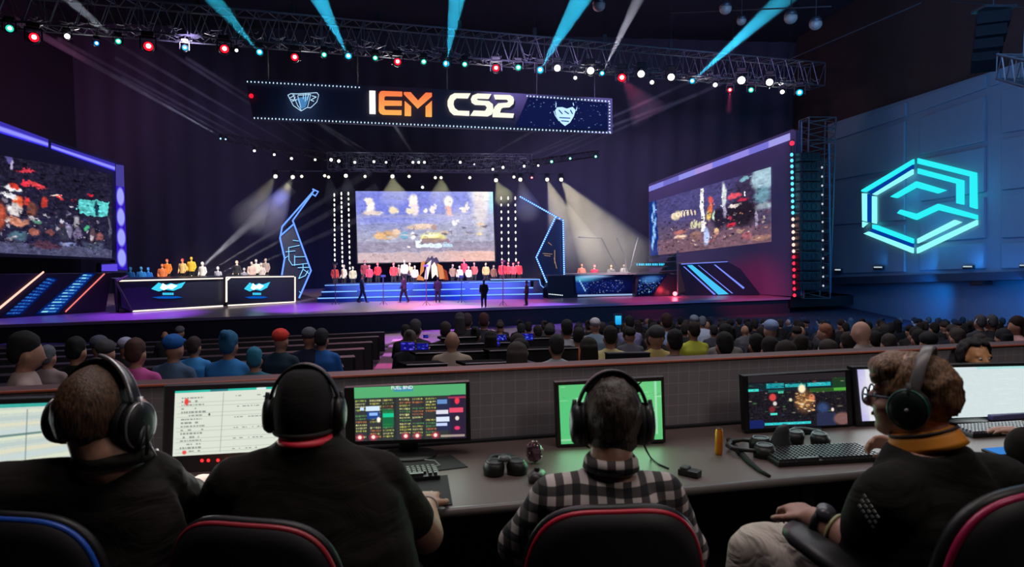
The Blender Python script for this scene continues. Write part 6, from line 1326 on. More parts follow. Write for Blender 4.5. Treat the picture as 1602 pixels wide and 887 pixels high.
ear_headset('headset', 'black over-ear headset worn by the operator in the plaid shirt', MC, .94, width=.103, cupr=(.044, .060), cup=mat('cup_graphite', (.035, .035, .038), .35), back=.0)

# ---------------------------------------------------------------- A: far left, silver headset with microphone
hA = V(160, 648, 1.76); MA = Mh(hA, R(-14), R(-8)); dA = 1.74; na = V(170, 706, 1.72)
aL = V(8, 770, 1.66); aR = V(232, 748, 1.80); aeL = V(-40, 880, 1.9); awL = V(60, 850, 2.2); aeR = V(292, 800, 2.08); awR = V(303, 762, 2.36)
TA = [(X_(120, dA), dA, .52, .23, .17, -.1), (X_(122, dA), dA - .01, .74, .25, .17, -.1), (X_(128, dA), dA - .0, .92, .24, .155, -.1), (X_(138, dA), dA, 1.03, .205, .125, -.12), (X_(150, dA), dA + .0, 1.11, .16, .095, -.15), (X_(160, dA), dA + .01, 1.165, .095, .075, -.15)]
def body_A(bm):
    head(bm, MA, 1.05); neck(bm, MA, na - UP * .02, .064, .075)
    add_loft(bm, torso_rings([(x, y, z, rx * .92, ry * .9, a) for x, y, z, rx, ry, a in TA]), 28, 2.2)
    add_cap(bm, aL, aeL, .056, .048); add_cap(bm, aeL, awL, .048, .03); add_cap(bm, aR, aeR, .058, .05); add_cap(bm, aeR, awR, .05, .03)
    hand(bm, awR, (.15, 1, .05), (0, 0, -1), -1, .75); hand(bm, awL, (.3, 1, 0), (0, 0, -1), 1, .5)
    for sx in (-1, 1): add_cap(bm, (X_(120, dA) + sx * .11, dA, .52), (X_(120, dA) + sx * .15, dA + .48, .52), .095, .07); add_cap(bm, (X_(120, dA) + sx * .15, dA + .48, .50), (X_(120, dA) + sx * .15, dA + .46, .08), .065, .042); add_cap(bm, (X_(120, dA) + sx * .15, dA + .42, .05), (X_(120, dA) + sx * .16, dA + .60, .04), .042, .034)
pA = build_person('seated person with cropped brown hair and loose black shirt in the lower left corner', skin, body_A, Vector((X_(120, dA), dA, 0)))
def shirt_A(bm):
    add_loft(bm, torso_rings(TA), 30, 2.4)
    for sh, el, wr_, t in ((aL, aeL, awL, .6), (aR, aeR, awR, .72)): add_cap(bm, sh - UP * .01, el, .082, .072, 18); add_cap(bm, el, el.lerp(wr_, t), .07, .055, 18)
    c0 = Vector((X_(155, dA), dA, 1.10)); add_cap(bm, c0, aL, .088, .075, 18); add_cap(bm, c0, aR, .086, .075, 18)
clothing('shirt', shirt_A, cloth('shirt_black_loose', (.016, .0135, .0115), .3), pA, wr=.008, seed=9)
bm = bmesh.new(); kc = V(172, 702, 1.72); add_loft(bm, [(kc + Vector((0, .01, -.03)), Vector((.094, 0, 0)), Vector((0, .09, 0))), (kc + Vector((0, .01, -.008)), Vector((.088, 0, 0)), Vector((0, .084, 0))), (kc + Vector((0, .012, .0)), Vector((.080, 0, 0)), Vector((0, .076, 0)))], 32); from_bm(bm, 'collar', cloth('collar_black', (.02, .018, .016)), pA, True)
trousers('trousers', X_(120, dA), dA, 0, cloth('trousers_black', 0), pA); shoes(X_(120, dA), dA, pA)
hair_shell('hair', MA, pA, hairmat('hair_cropped_brown', (.035, .018, .010), (.20, .10, .055)), 1.05, R_=(.083, .108, .109), low=-.06, noise_a=.0015, front=.066, fr_z=.06, seed=8)  # lighter strand colour raised to carry the highlights on the hair
face_bits(MA, pA, 1.05)
silver = mat('silver_satin', (.45, .45, .47), .3, .7)
ear_headset('headset', 'black headset with silver band edge and pale microphone arm on the cropped brown head', MA, 1.05, width=.112, cupr=(.05, .058), ring=silver, mic=(silver, [(.112, .01, -.03), (.118, .03, -.075), (.10, .07, -.105), (.06, .12, -.10)], mat('mic_arm_lilac', (.42, .38, .45), .4)), band=mat('band_black_gloss', (.03, .03, .03), .25))
bm = bmesh.new(); add_tube(bm, [MA @ Vector((.118 * math.cos(t), -.030, -.010 + .160 * math.sin(t))) for t in [PI * (.10 + .38 * k / 14) for k in range(15)]], .0055, 8); sb_ = from_bm(bm, 'band_edge', silver, bpy.data.objects['headset.002'], True)
bm = bmesh.new(); add_tube(bm, [V(215, 702, 1.70), V(218, 690, 1.70), V(222, 668, 1.72)], .010, 8); add_tube(bm, [V(229, 712, 1.70), V(231, 690, 1.71), V(232, 665, 1.72)], .0045, 8); from_bm(bm, 'headset_cord', BLK, bpy.data.objects['headset.002'], True)

# ---------------------------------------------------------------- D: orange collar, glasses, turned to the left
dD = 1.50
hD = V(1428, 620, 1.56); MD_ = Mh(hD, R(50), R(-4), R(2)); nd = V(1462, 702, 1.50)
dL = V(1388, 778, 1.40); dR = V(1566, 758, 1.58); deL = V(1352, 856, 1.46); dwL = V(1272, 812, 1.56); deR = V(1545, 800, 1.90); dwR = V(1414, 702, 2.16)
cD = X_(1475, dD)
TD = [(X_(1462, 1.46), 1.46, .72, .20, .16, .42), (X_(1466, 1.47), 1.47, .92, .205, .155, .42), (X_(1470, 1.48), 1.48, 1.06, .21, .145, .42), (X_(1473, 1.49), 1.49, 1.14, .20, .12, .42), (X_(1470, 1.49), 1.49, 1.215, .15, .09, .42), (X_(1464, 1.50), 1.50, 1.285, .080, .074, .42)]
kneeL = V(1186, 868, 1.86); hipL = V(1415, 900, 1.50); hipR = V(1500, 905, 1.60); kneeR = V(1290, 880, 2.15)
def body_D(bm):
    head(bm, MD_, .84); neck(bm, MD_, nd - UP * .05, .050, .052, .84)
    add_loft(bm, torso_rings([(x, y, z, rx * .92, ry * .9, a) for x, y, z, rx, ry, a in TD]), 28, 2.2)
    add_cap(bm, dL, deL, .052, .046); add_cap(bm, deL, dwL, .046, .028); add_cap(bm, dR, deR, .052, .045); add_cap(bm, deR, dwR, .042, .026)
    hand(bm, dwL, (dwL - deL).normalized() * .55 + Vector((0, .85, -.05)), (0, .1, -1), 1, .95, .82); hand(bm, dwR, (-.7, .5, .15), (-.3, -.6, -.5), -1, .9, .80)
    add_cap(bm, hipL, kneeL, .08, .06); add_cap(bm, hipR, kneeR, .08, .06); add_cap(bm, kneeL, kneeL + Vector((.02, .08, -.62)), .055, .04); add_cap(bm, kneeR, kneeR + Vector((.02, .05, -.62)), .055, .04)
    for k_ in (kneeL, kneeR): add_cap(bm, k_ + Vector((.02, .06, -.66)), k_ + Vector((-.08, .16, -.68)), .04, .032)
pD = build_person('seated person in glasses, black polo with orange collar and pale trousers, turned sideways', skin2, body_D, Vector((cD, dD, 0)))
def shirt_D(bm):
    add_loft(bm, torso_rings(TD), 30, 2.4)
    add_cap(bm, dL - UP * .01, dL.lerp(deL, .62), .070, .068, 18); add_cap(bm, dR - UP * .01, dR.lerp(deR, .9), .074, .070, 18)
    c0 = Vector((X_(1466, 1.5), 1.5, 1.215)); add_cap(bm, c0, dL, .052, .066, 18); add_cap(bm, c0, dR, .055, .07, 18)
clothing('polo_shirt', shirt_D, cloth('polo_black', (.015, .0142, .0125), .25), pD, wr=.006, seed=12)
orm2 = mat('collar_orange', (.85, .30, .02), .6)
Mc = Matrix.Translation(V(1456, 684, 1.50)) @ Matrix.Rotation(R(46), 4, 'Z') @ Matrix.Rotation(R(-17), 4, 'X')
bm = bmesh.new(); rr = []
for z, s_ in ((-.020, 1.13), (-.010, 1.07), (.004, 1.0), (.016, .93)): rr.append((Mc @ Vector((0, .012, z)), Mc.to_3x3() @ Vector((.068 * s_, 0, 0)), Mc.to_3x3() @ Vector((0, .072 * s_, 0))))
add_loft(bm, rr, 36); from_bm(bm, 'orange_collar', orm2, pD, True)
bm = bmesh.new(); add_tube(bm, [Mc @ Vector((.063 * math.cos(t), .012 + .067 * math.sin(t), .016)) for t in [2 * PI * k / 32 for k in range(32)]], .0035, 6, True); from_bm(bm, 'collar_edge', mat('collar_edge_black', (.02, .015, .02), .7), pD, True)
def tr_D(bm):
    add_ell(bm, (hipL + hipR) / 2, (.19, .17, .12))
    add_cap(bm, hipL, kneeL, .115, .085, 18); add_cap(bm, hipR, kneeR, .115, .085, 18); add_cap(bm, kneeL, kneeL + Vector((.02, .08, -.6)), .085, .06, 18); add_cap(bm, kneeR, kneeR + Vector((.02, .05, -.6)), .08, .06, 18)
clothing('trousers', tr_D, cloth('trousers_khaki', (.56, .49, .43), .6), pD, .011, .009, 20)
for k_ in (kneeL, kneeR):
    bm = bmesh.new(); p = k_ + Vector((-.02, .11, -.68)); add_loft(bm, [(p + Vector((.08, -.06, 0)), Vector((.02, .03, 0)), UP * .04), (p, Vector((.03, .04, 0)), UP * .045), (p + Vector((-.12, .1, -.01)), Vector((.02, .03, 0)), UP * .025)], 16, 2.6); from_bm(bm, 'shoe', BLK, pD, True)
hm = hairmat('hair_light_brown', (.055, .026, .013), (.40, .20, .095))  # brown strands lightened in place of highlights from above
hair_shell('hair', MD_, pD, hm, .84, R_=(.084, .104, .106), low=-.05, front=.062, fr_z=.045, noise_a=.0045, seed=14, density=84)
bm = bmesh.new(); add_ell(bm, MD_ @ Vector((0, .038, .062)), (.058, .050, .038), MD_.to_3x3(), 30, 18); add_ell(bm, MD_ @ Vector((0, .062, .046)), (.050, .024, .022), MD_.to_3x3(), 30, 18)
for v in bm.verts: v.co += Vector((noise.noise(v.co * 40), noise.noise(v.co * 40 + Vector((9, 0, 0))), noise.noise(v.co * 40 + Vector((0, 9, 0))))) * .006
from_bm(bm, 'fringe', hm, pD, True)
bm = bmesh.new(); add_ell(bm, MD_ @ Vector((0, -.040, -.026)), (.052, .038, .036), MD_.to_3x3(), 24, 14); from_bm(bm, 'nape_hair', hairmat('hair_short_brown', (.03, .015, .008), (.10, .05, .028)), pD, True)
face_bits(MD_, pD, .84)
r = empty('eyeglasses', MD_ @ Vector((0, .11, 0)), 'thin dark framed eyeglasses on the person with the orange collar', 'glasses')
bm = bmesh.new()
for sx in (-1, 1): add_tube(bm, [MD_ @ Vector((sx * .029 + .022 * math.cos(t), .092, .0 + .017 * math.sin(t))) for t in [2 * PI * k / 28 for k in range(28)]], .0024, 6, True)
add_tube(bm, [MD_ @ Vector((-.007, .093, .004)), MD_ @ Vector((.007, .093, .004))], .002, 6); from_bm(bm, 'frame', mat('glasses_frame', (.03, .05, .10), .3), r, True)
bm = bmesh.new()
for sx in (-1, 1): add_tube(bm, [MD_ @ Vector((sx * .051, .091, .006)), MD_ @ Vector((sx * .068, .070, .006)), MD_ @ Vector((sx * .074, .0, .002))], .0026, 6)
from_bm(bm, 'temples', mat('glasses_frame', 0), r, True)
gl = mat('lens_glass', (.8, .9, 1), .05, 0, 0, 40, 0, .5, None, 1.0); bm = bmesh.new()
for sx in (-1, 1):
    c = MD_ @ Vector((sx * .029, .092, 0)); Rm = MD_.to_3x3(); add_loft(bm, [(c, Rm @ Vector((.0215, 0, 0)), Rm @ Vector((0, 0, .0165))), (c + Rm @ Vector((0, .0015, 0)), Rm @ Vector((.0215, 0, 0)), Rm @ Vector((0, 0, .0165)))], 24)
from_bm(bm, 'lens', gl, r)
ear_headset('headset', 'over-ear headset with grey band and green ringed cup on the brown haired person in glasses', MD_, .84, width=.104, cupr=(.049, .053), band=mat('band_grey', (.16, .15, .15), .35), cup=mat('cup_dark_green_black', (.02, .03, .03), .3), ring=mat('ring_green', (.02, .16, .11), .3), back=.03, band_r=.010, shell=mat('button_pale', (.5, .5, .5), .4))
# watch
r = None; wd = (dwL - deL).normalized(); X, Y, Z = frame_of(wd); wc = dwL - wd * .02
bm = bmesh.new(); add_tube(bm, [wc + X * .033 * math.cos(t) + Y * .033 * math.sin(t) for t in [2 * PI * k / 28 for k in range(28)]], .009, 8, True); wt = from_bm(bm, 'watch_strap', BLK, pD, True)
bm = bmesh.new(); fcn = (UP * .8 - Vector((0, .5, 0))).normalized(); add_cyl(bm, wc + fcn * .032, wc + fcn * .046, .021, 20); from_bm(bm, 'watch_face', mat('watch_face', (.06, .06, .07), .25), wt, True)
bm = bmesh.new(); wc2 = wc - wd * .035; add_tube(bm, [wc2 + X * .037 * math.cos(t) + Y * .037 * math.sin(t) for t in [2 * PI * k / 28 for k in range(28)]], .004, 8, True); from_bm(bm, 'bracelet', mat('bracelet_lime', (.5, .5, .25), .4), pD, True)
# sleeve print: three short white text lines
sl = dL.lerp(deL, -.12); sd = (deL - dL).normalized(); vdir = (EYE - sl).normalized(); sn = (vdir - sd * vdir.dot(sd)); sn = (sn + Vector((-.35, 0, 0))).normalized(); sn = (sn - sd * sn.dot(sd)).normalized(); sxv = sd.cross(sn)
if sxv.x < 0: sxv = -sxv
bm = bmesh.new()
for k in range(3):
    for j in range(5):
        c = sl + sn * .0735 + sd * (.014 * k + .006 * j - .01) + sxv * (-.018 + .009 * j); a = (sxv + sd * .45).normalized(); add_box(bm, c, (.0065, .0015, .0055), Matrix((a, sn, a.cross(sn))).transposed())
from_bm(bm, 'sleeve_print', mat('print_white', (.6, .6, .6), .7), pD)

# ---------------------------------------------------------------- arm of a fifth person, and a face behind the white monitor
def body_F(bm):
    h = V(1700, 640, 2.25); M = Mh(h, R(10)); head(bm, M); neck(bm, M, h - UP * .2)
    add_loft(bm, torso_rings([(h.x, h.y, .55, .19, .14, 0), (h.x, h.y, .9, .2, .14, 0), (h.x, h.y, 1.05, .18, .11, 0), (h.x, h.y, 1.12, .09, .08, 0)]), 24, 2.2)
    w_ = V(1618, 681, 2.75); e_ = V(1690, 735, 2.5); add_cap(bm, (h.x - .18, h.y, 1.05), e_, .055, .045); add_cap(bm, e_, w_, .045, .028); hand(bm, w_, (-.8, .5, .12), (-.1, 0, -1), -1, .35)
    add_cap(bm, (h.x + .18, h.y, 1.05), (h.x + .25, h.y + .2, .8), .055, .045); add_cap(bm, (h.x + .25, h.y + .2, .8), (h.x + .1, h.y + .4, .8), .045, .03)
    for sx in (-1, 1): add_cap(bm, (h.x + sx * .1, h.y, .55), (h.x + sx * .12, h.y + .42, .55), .09, .07); add_cap(bm, (h.x + sx * .12, h.y + .42, .5), (h.x + sx * .12, h.y + .4, .06), .06, .045)
pF = build_person('person mostly outside the photo whose hand reaches in to the keyboard at the right edge', skin2, body_F, Vector((V(1700, 640, 2.25).x, 2.25, 0)), .009)
hF = V(1700, 640, 2.25); clothing('shirt', lambda bm: (add_loft(bm, torso_rings([(hF.x, hF.y, .5, .21, .16, 0), (hF.x, hF.y, .9, .22, .16, 0), (hF.x, hF.y, 1.05, .20, .13, 0), (hF.x, hF.y, 1.13, .10, .09, 0)]), 24, 2.2), add_cap(bm, (hF.x - .18, hF.y, 1.05), Vector((hF.x - .18, hF.y, 1.05)).lerp(V(1690, 735, 2.5), .8), .07, .065)), blackshirt, pF, .012)
hair_shell('hair', Mh(hF, R(10)), pF, hairmat('hair_dark_brown', 0, 0), 1)
hG = V(1527, 559, 3.86); MG = Mh(hG, R(186))
def body_G(bm):
    head(bm, MG, .78); neck(bm, MG, hG - UP * .17, .04, .05)
    add_loft(bm, torso_rings([(hG.x, hG.y, .5, .15, .075, .2), (hG.x, hG.y, .8, .16, .075, .2), (hG.x, hG.y, .9, .13, .07, .2), (hG.x, hG.y, .96, .06, .05, .2)]), 24, 2.2)
    for sx in (-1, 1): add_cap(bm, (hG.x + sx * .15, hG.y, .88), (hG.x + sx * .2, hG.y, .62), .038, .032); add_cap(bm, (hG.x + sx * .2, hG.y, .62), (hG.x + sx * .12, hG.y - .02, .45), .03, .022); add_cap(bm, (hG.x + sx * .07, hG.y, .5), (hG.x + sx * .09, hG.y - .02, .25), .055, .045); add_cap(bm, (hG.x + sx * .09, hG.y - .02, .25), (hG.x + sx * .1, hG.y, .05), .042, .035)
pG = build_person('person in a dark hood peeking over the very wide white monitor', mat('skin_orange_lit', (.85, .42, .20), .5), body_G, Vector((hG.x, hG.y, 0)), .010)  # orange skin colour raised in place of light on the face
hair_shell('dark_hood', MG, pG, mat('hood_black', (.015, .013, .013), .8), .84, R_=(.104, .122, .118), low=-.16, front=.03, fr_z=.085)
clothing('hoodie', lambda bm: add_loft(bm, torso_rings([(hG.x, hG.y, .48, .165, .085, .2), (hG.x, hG.y, .8, .175, .085, .2), (hG.x, hG.y, .91, .14, .08, .2), (hG.x, hG.y, .96, .07, .06, .2)]), 24, 2.2), mat('hood_black', 0), pG, .012, .003)
face_bits(MG, pG, .78)
# ================================================================== AUDIENCE
def proto_seated(kind):
    bm = bmesh.new()
    add_ell(bm, (0, .03, 1.19), (.076, .094, .112), None, 14, 10); add_ell(bm, (0, .12, 1.16), (.014, .02, .016), None, 8, 6); add_cap(bm, (0, .01, 1.12), (0, -.01, 1.02), .05, .06, 10)
    for sx in (-1, 1):
        add_ell(bm, (sx * .078, .02, 1.185), (.010, .02, .03), None, 8, 6)
        add_cap(bm, (sx * .17, -.0, .98), (sx * .215, .06, .72), .045, .04, 10); add_cap(bm, (sx * .215, .06, .72), (sx * .10, .28, .66), .038, .028, 10); add_ell(bm, (sx * .07, .31, .65), (.03, .045, .02), None, 8, 6)
        add_cap(bm, (sx * .09, .0, .50), (sx * .13, .42, .50), .075, .06, 10); add_cap(bm, (sx * .13, .42, .48), (sx * .13, .40, .08), .055, .038, 10); add_cap(bm, (sx * .13, .38, .05), (sx * .13, .52, .045), .035, .03, 8)
    add_loft(bm, [((0, 0, .45), (.15, 0, 0), (0, .11, 0)), ((0, -.01, .75), (.16, 0, 0), (0, .11, 0)), ((0, -.01, .95), (.18, 0, 0), (0, .10, 0)), ((0, 0, 1.04), (.11, 0, 0), (0, .07, 0))], 16, 2.3)
    me = remesh(bm, .017, 1, .4); root = bpy.data.objects.new('person', me); COL.objects.link(root); me.materials.append(skin)
    def ch(name, bm, m, vox=None):
        if vox: mm = remesh(bm, vox, 2, .5)
        else:
            bmesh.ops.recalc_face_normals(bm, faces=bm.faces); mm = bpy.data.meshes.new(name); bm.to_mesh(mm); bm.free()
            for p in mm.polygons: p.use_smooth = True
        o = bpy.data.objects.new(name, mm); COL.objects.link(o); mm.materials.append(m); o.parent = root; return o
    bm = bmesh.new(); add_loft(bm, [((0, 0, .44), (.17, 0, 0), (0, .13, 0)), ((0, -.01, .75), (.185, 0, 0), (0, .135, 0)), ((0, -.01, .94), (.20, 0, 0), (0, .12, 0)), ((0, -.0, 1.04), (.13, 0, 0), (0, .085, 0)), ((0, .0, 1.085), (.065, 0, 0), (0, .06, 0))], 18, 2.3)
    for sx in (-1, 1): add_cap(bm, (sx * .165, 0, .985), (sx * .21, .05, .76), .064, .058, 12); add_cap(bm, (0, 0, 1.03), (sx * .165, 0, .985), .06, .062, 10)
    ch('shirt', bm, mat('crowd_black', (.012, .012, .015), .85), .022)
    bm = bmesh.new(); add_ell(bm, (0, 0, .5), (.16, .13, .09), None, 14, 8)
    for sx in (-1, 1): add_cap(bm, (sx * .09, .0, .5), (sx * .13, .42, .50), .09, .07, 10); add_cap(bm, (sx * .13, .42, .48), (sx * .13, .40, .12), .065, .05, 10)
    ch('trousers', bm, mat('crowd_trousers', (.015, .015, .022), .85), .025)
    if kind != 'bald':
        bm = bmesh.new()
        if kind == 'short': add_ell(bm, (0, .008, 1.265), (.087, .098, .095), None, 16, 10); add_ell(bm, (0, -.035, 1.215), (.078, .06, .085), None, 14, 8)
        if kind == 'long': add_ell(bm, (0, .005, 1.265), (.094, .102, .098), None, 16, 10); add_loft(bm, [((0, -.045, 1.28), (.088, 0, 0), (0, .065, 0)), ((0, -.06, 1.15), (.095, 0, 0), (0, .05, 0)), ((0, -.075, 1.0), (.08, 0, 0), (0, .03, 0))], 16)
        if kind == 'cap': add_ell(bm, (0, .01, 1.275), (.094, .108, .082), None, 16, 10); add_loft(bm, [((0, .09, 1.275), (.065, 0, 0), (0, .03, 0)), ((0, .10, 1.285), (.06, 0, 0), (0, .03, 0)), ], 14); add_cap(bm, (-.03, .14, 1.27), (.03, .14, 1.27), .02, .02, 8)
        if kind == 'bun': add_ell(bm, (0, .008, 1.265), (.09, .10, .096), None, 16, 10); add_ell(bm, (0, -.08, 1.33), (.045, .045, .045), None, 12, 8); add_ell(bm, (0, -.035, 1.215), (.078, .06, .085), None, 14, 8)
        for v in bm.verts: v.co += Vector((noise.noise(v.co * 25), noise.noise(v.co * 25 + Vector((4, 0, 0))), noise.noise(v.co * 25 + Vector((0, 4, 0))))) * .008
        ch('cap' if kind == 'cap' else 'hair', bm, mat('crowd_hair', (.010, .008, .008), .6), .014)
    return root
PROT = {k: proto_seated(k) for k in ('short', 'long', 'cap', 'bald', 'bun')}
CM = {}
def cmat(c):
    k = 'fabric_%d_%d_%d' % c
    return mat(k, rgb(*c), .85, 0, .15, 12)
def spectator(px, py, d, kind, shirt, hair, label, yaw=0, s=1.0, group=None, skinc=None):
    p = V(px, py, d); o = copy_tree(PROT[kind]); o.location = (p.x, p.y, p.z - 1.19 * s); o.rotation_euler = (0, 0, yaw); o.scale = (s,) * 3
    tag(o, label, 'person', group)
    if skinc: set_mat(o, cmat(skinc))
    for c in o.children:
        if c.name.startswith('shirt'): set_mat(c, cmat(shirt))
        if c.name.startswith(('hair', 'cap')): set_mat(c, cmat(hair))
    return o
# theatre seat
def make_seat():
    r = bpy.data.objects.new('auditorium_seat', None); COL.objects.link(r)
    def ch(n, bm, m):
        bmesh.ops.recalc_face_normals(bm, faces=bm.faces); me = bpy.data.meshes.new(n); bm.to_mesh(me); bm.free(); me.materials.append(m); o = bpy.data.objects.new(n, me); COL.objects.link(o); o.parent = r
    sm = mat('seat_black', (.010, .010, .013), .8)
    bm = bmesh.new(); add_loft(bm, [((0, -.19, .42), (.22, 0, 0), (0, .035, 0)), ((0, -.21, .55), (.235, 0, 0), (0, .04, 0)), ((0, -.23, .74), (.22, 0, 0), (0, .035, 0)), ((0, -.235, .78), (.16, 0, 0), (0, .02, 0))], 20, 3); ch('backrest', bm, sm)
    bm = bmesh.new(); add_loft(bm, [((0, .02, .34), (.22, 0, 0), (0, .2, 0)), ((0, .02, .41), (.225, 0, 0), (0, .22, 0))], 20, 3.4); ch('seat_cushion', bm, sm)
    for sx in (-1, 1): bm = bmesh.new(); add_box(bm, (sx * .25, 0, .30), (.04, .36, .6)); bev(bm, .012, 1); ch('side_frame', bm, mat('seat_frame', (.02, .02, .022), .5))
    return r
SEAT = make_seat(); seat_n = [0]
def seat_for(o, s=1.0, yaw=0):
    c = copy_tree(SEAT); c.location = o.location - Vector((0, 0, 0)); c.rotation_euler = (0, 0, yaw); c.scale = (s,) * 3
    tag(c, 'black auditorium seat under a seated spectator, almost lost in the dark', 'seat', 'black seats under the spectators')
def dd_(py): return 495 / (py - 484)
N = [ # px, py(head), depth, kind, shirt, hair, yaw, scale, label
 (955, 531, 9.2, 'short', (214, 200, 140), (30, 22, 20), 0, 1.12, 'spectator in a pale yellow shirt directly left of the black screen back'),
 (1027, 531, 8.8, 'cap', (205, 180, 105), (60, 62, 66), 0, 1.12, 'spectator in a mustard yellow shirt and dark cap directly right of the black screen back'),
 (1056, 539, 8.2, 'short', (112, 98, 106), (18, 15, 18), 0, 1.12, 'spectator with black hair and a mauve grey shirt beside the mustard yellow shirt'),
 (1086, 521, 11.5, 'short', (188, 190, 60), (36, 18, 18), .2, 1.15, 'spectator in a bright lime yellow shirt with a dark red brown head'),
 (1043, 507, 14, 'short', (140, 170, 215), (50, 24, 24), 0, 1.35, 'broad spectator in a light blue shirt with dark auburn hair'),
 (1135, 526, 9.8, 'short', (128, 122, 118), (16, 15, 18), 0, 1.1, 'spectator in a grey shirt with dark stripes, right of the lime shirt'),
 (905, 530, 10.5, 'short', (200, 105, 70), (22, 18, 22), -.3, 1.05, 'spectator with an orange sleeve beside the pale yellow shirt'),
 (871, 546, 7.6, 'short', (165, 180, 185), (40, 38, 40), .1, 1.0, 'spectator in a pale grey blue t-shirt nearest the wall, left of the dark brown head'),
 (887, 518, 10.6, 'short', (205, 208, 220), (25, 22, 24), 0, 1.1, 'spectator in a white shirt behind the pale grey blue t-shirt'),
 (921, 553, 7.4, 'long', (40, 36, 34), (30, 22, 18), 0, 1.05, 'spectator with long dark brown hair and dark top close to the wall'),
 (931, 512, 13.5, 'cap', (120, 140, 158), (190, 185, 190), 0, 1.15, 'spectator in a grey teal shirt and pale cap in the middle rows'),
 (985, 508, 15, 'short', (135, 130, 175), (14, 14, 20), 0, 1.2, 'spectator in a lavender shirt below the cyan lit screen'),
 (1086, 505, 17, 'cap', (190, 205, 235), (130, 140, 160), 0, 1.2, 'spectator in a white and pale blue top, left one of a bright pair'),
 (1099, 506, 17, 'short', (200, 210, 235), (110, 115, 130), 0, 1.1, 'spectator in a white top, right one of a bright pair'),
 (1207, 519, 11.5, 'cap', (150, 170, 215), (140, 160, 205), .3, 1.25, 'spectator hunched in a pale blue checked hood'),
 (1292, 523, 11.5, 'short', (170, 160, 155), (150, 95, 75), 1.2, 1.1, 'spectator in a cream shirt leaning sideways, left of the bald man'),
 (1352, 521, 7.6, 'bald', (158, 146, 136), (0, 0, 0), .7, 1.12, 'bald spectator in a beige shirt looking to the left, close to the wall'),
 (1134, 545, 7.2, 'short', (30, 28, 32), (18, 16, 18), 0, 1.05, 'spectator with black hair just above the wall, in front of the striped shirt'),
 (1592, 512, 12, 'long', (200, 150, 150), (40, 18, 14), 1.4, 1.2, 'spectator in a pink and white top at the far right end of the rows'),
 (1534, 507, 13, 'short', (60, 62, 70), (70, 70, 80), 0, 1.1, 'spectator with a glinting white headband, left one of the pair'),
 (1552, 507, 13, 'short', (40, 40, 48), (70, 72, 84), 0, 1.1, 'spectator with a glinting white headband, right one of the pair'),
 (707, 535, 8.6, 'bald', (168, 150, 135), (0, 0, 0), 0, 1.12, 'broad spectator in a beige shirt at the press tables beside the aisle'),
 (650, 517, 12, 'short', (30, 28, 36), (60, 55, 62), 0, 1.2, 'dark haired spectator at the near corner of the block, next to the carpeted aisle'),
 (720, 505, 14, 'long', (50, 46, 60), (60, 52, 60), 0, 1.25, 'taller dark figure, left one of two in front of the purple floor'),
 (731, 505, 14, 'short', (30, 26, 34), (60, 45, 52), .1, 1.2, 'taller dark figure, right one of two in front of the purple floor'),
 (757, 505, 14, 'short', (36, 32, 44), (70, 34, 40), 0, 1.25, 'dark figure with a reddish head in front of the purple floor'),
 (641, 535, 9.5, 'bun', (26, 24, 30), (85, 75, 72), 0, 1.0, 'brown haired spectator behind the blue lit keyboard nearest the aisle'),
 (697, 520, 11.5, 'short', (26, 24, 30), (50, 36, 40), 0, 1.1, 'dark spectator left of a small violet screen'),
 # left block
 (36, 556, 4.9, 'short', (172, 150, 145), (14, 12, 12), -1.0, 1.05, 'spectator in a cream shirt with black hair looking right, at the far left'),
 (211, 557, 6.6, 'short', (205, 85, 160), (75, 48, 42), 0, 1.05, 'spectator in a bright pink patterned shirt'),
 (154, 547, 8.6, 'cap', (18, 17, 22), (75, 78, 95), 0, 1.1, 'dark spectator in a grey blue cap, behind another capped head'),
 (164, 556, 7.4, 'cap', (16, 15, 18), (70, 68, 72), 0, 1.05, 'dark spectator in a plain grey cap, in front of another capped head'),
 (196, 547, 9, 'cap', (18, 17, 22), (165, 165, 190), 0, 1.0, 'dark spectator in a whitish cap behind the pink shirt'),
 (73, 562, 6.8, 'short', (150, 130, 130), (95, 100, 108), 0, .85, 'grey haired spectator beside the cream shirt at the far left'),
 (118, 553, 7.4, 'short', (14, 13, 15), (14, 13, 15), 0, 1.1, 'black clothed spectator between the grey haired head and the caps'),
 (270, 549, 8.0, 'cap', (75, 100, 130), (15, 95, 175), -.2, 1.2, 'spectator with a vivid blue cap and denim shirt'),
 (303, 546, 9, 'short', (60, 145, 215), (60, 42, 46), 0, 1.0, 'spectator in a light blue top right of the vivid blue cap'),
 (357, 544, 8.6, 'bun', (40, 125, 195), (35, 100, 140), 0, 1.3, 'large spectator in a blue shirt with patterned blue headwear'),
 (398, 566, 7.2, 'short', (30, 110, 130), (40, 120, 150), .3, .95, 'spectator bowed forward with a teal head'),
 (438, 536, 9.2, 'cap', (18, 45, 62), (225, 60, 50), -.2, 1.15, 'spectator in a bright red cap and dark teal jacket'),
 (483, 532, 9.6, 'cap', (16, 24, 60), (85, 85, 95), -.1, 1.1, 'spectator in a grey cap right of the red cap'),
 (503, 534, 9.6, 'short', (20, 90, 165), (36, 34, 40), 0, 1.1, 'dark haired spectator in a blue shirt next to the aisle'),
 (281, 522, 19, 'cap', (20, 18, 26), (110, 105, 120), 0, 1.3, 'distant spectator with a whitish hat alone in the empty rows'),
 (258, 526, 17, 'bald', (20, 18, 26), (0, 0, 0), .5, 1.0, 'distant spectator sitting left of the whitish hat in the empty rows'),
]
placed = []
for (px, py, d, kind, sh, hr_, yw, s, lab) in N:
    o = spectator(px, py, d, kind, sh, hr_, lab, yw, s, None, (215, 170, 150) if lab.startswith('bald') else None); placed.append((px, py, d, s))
    if d < 12: seat_for(o, s)
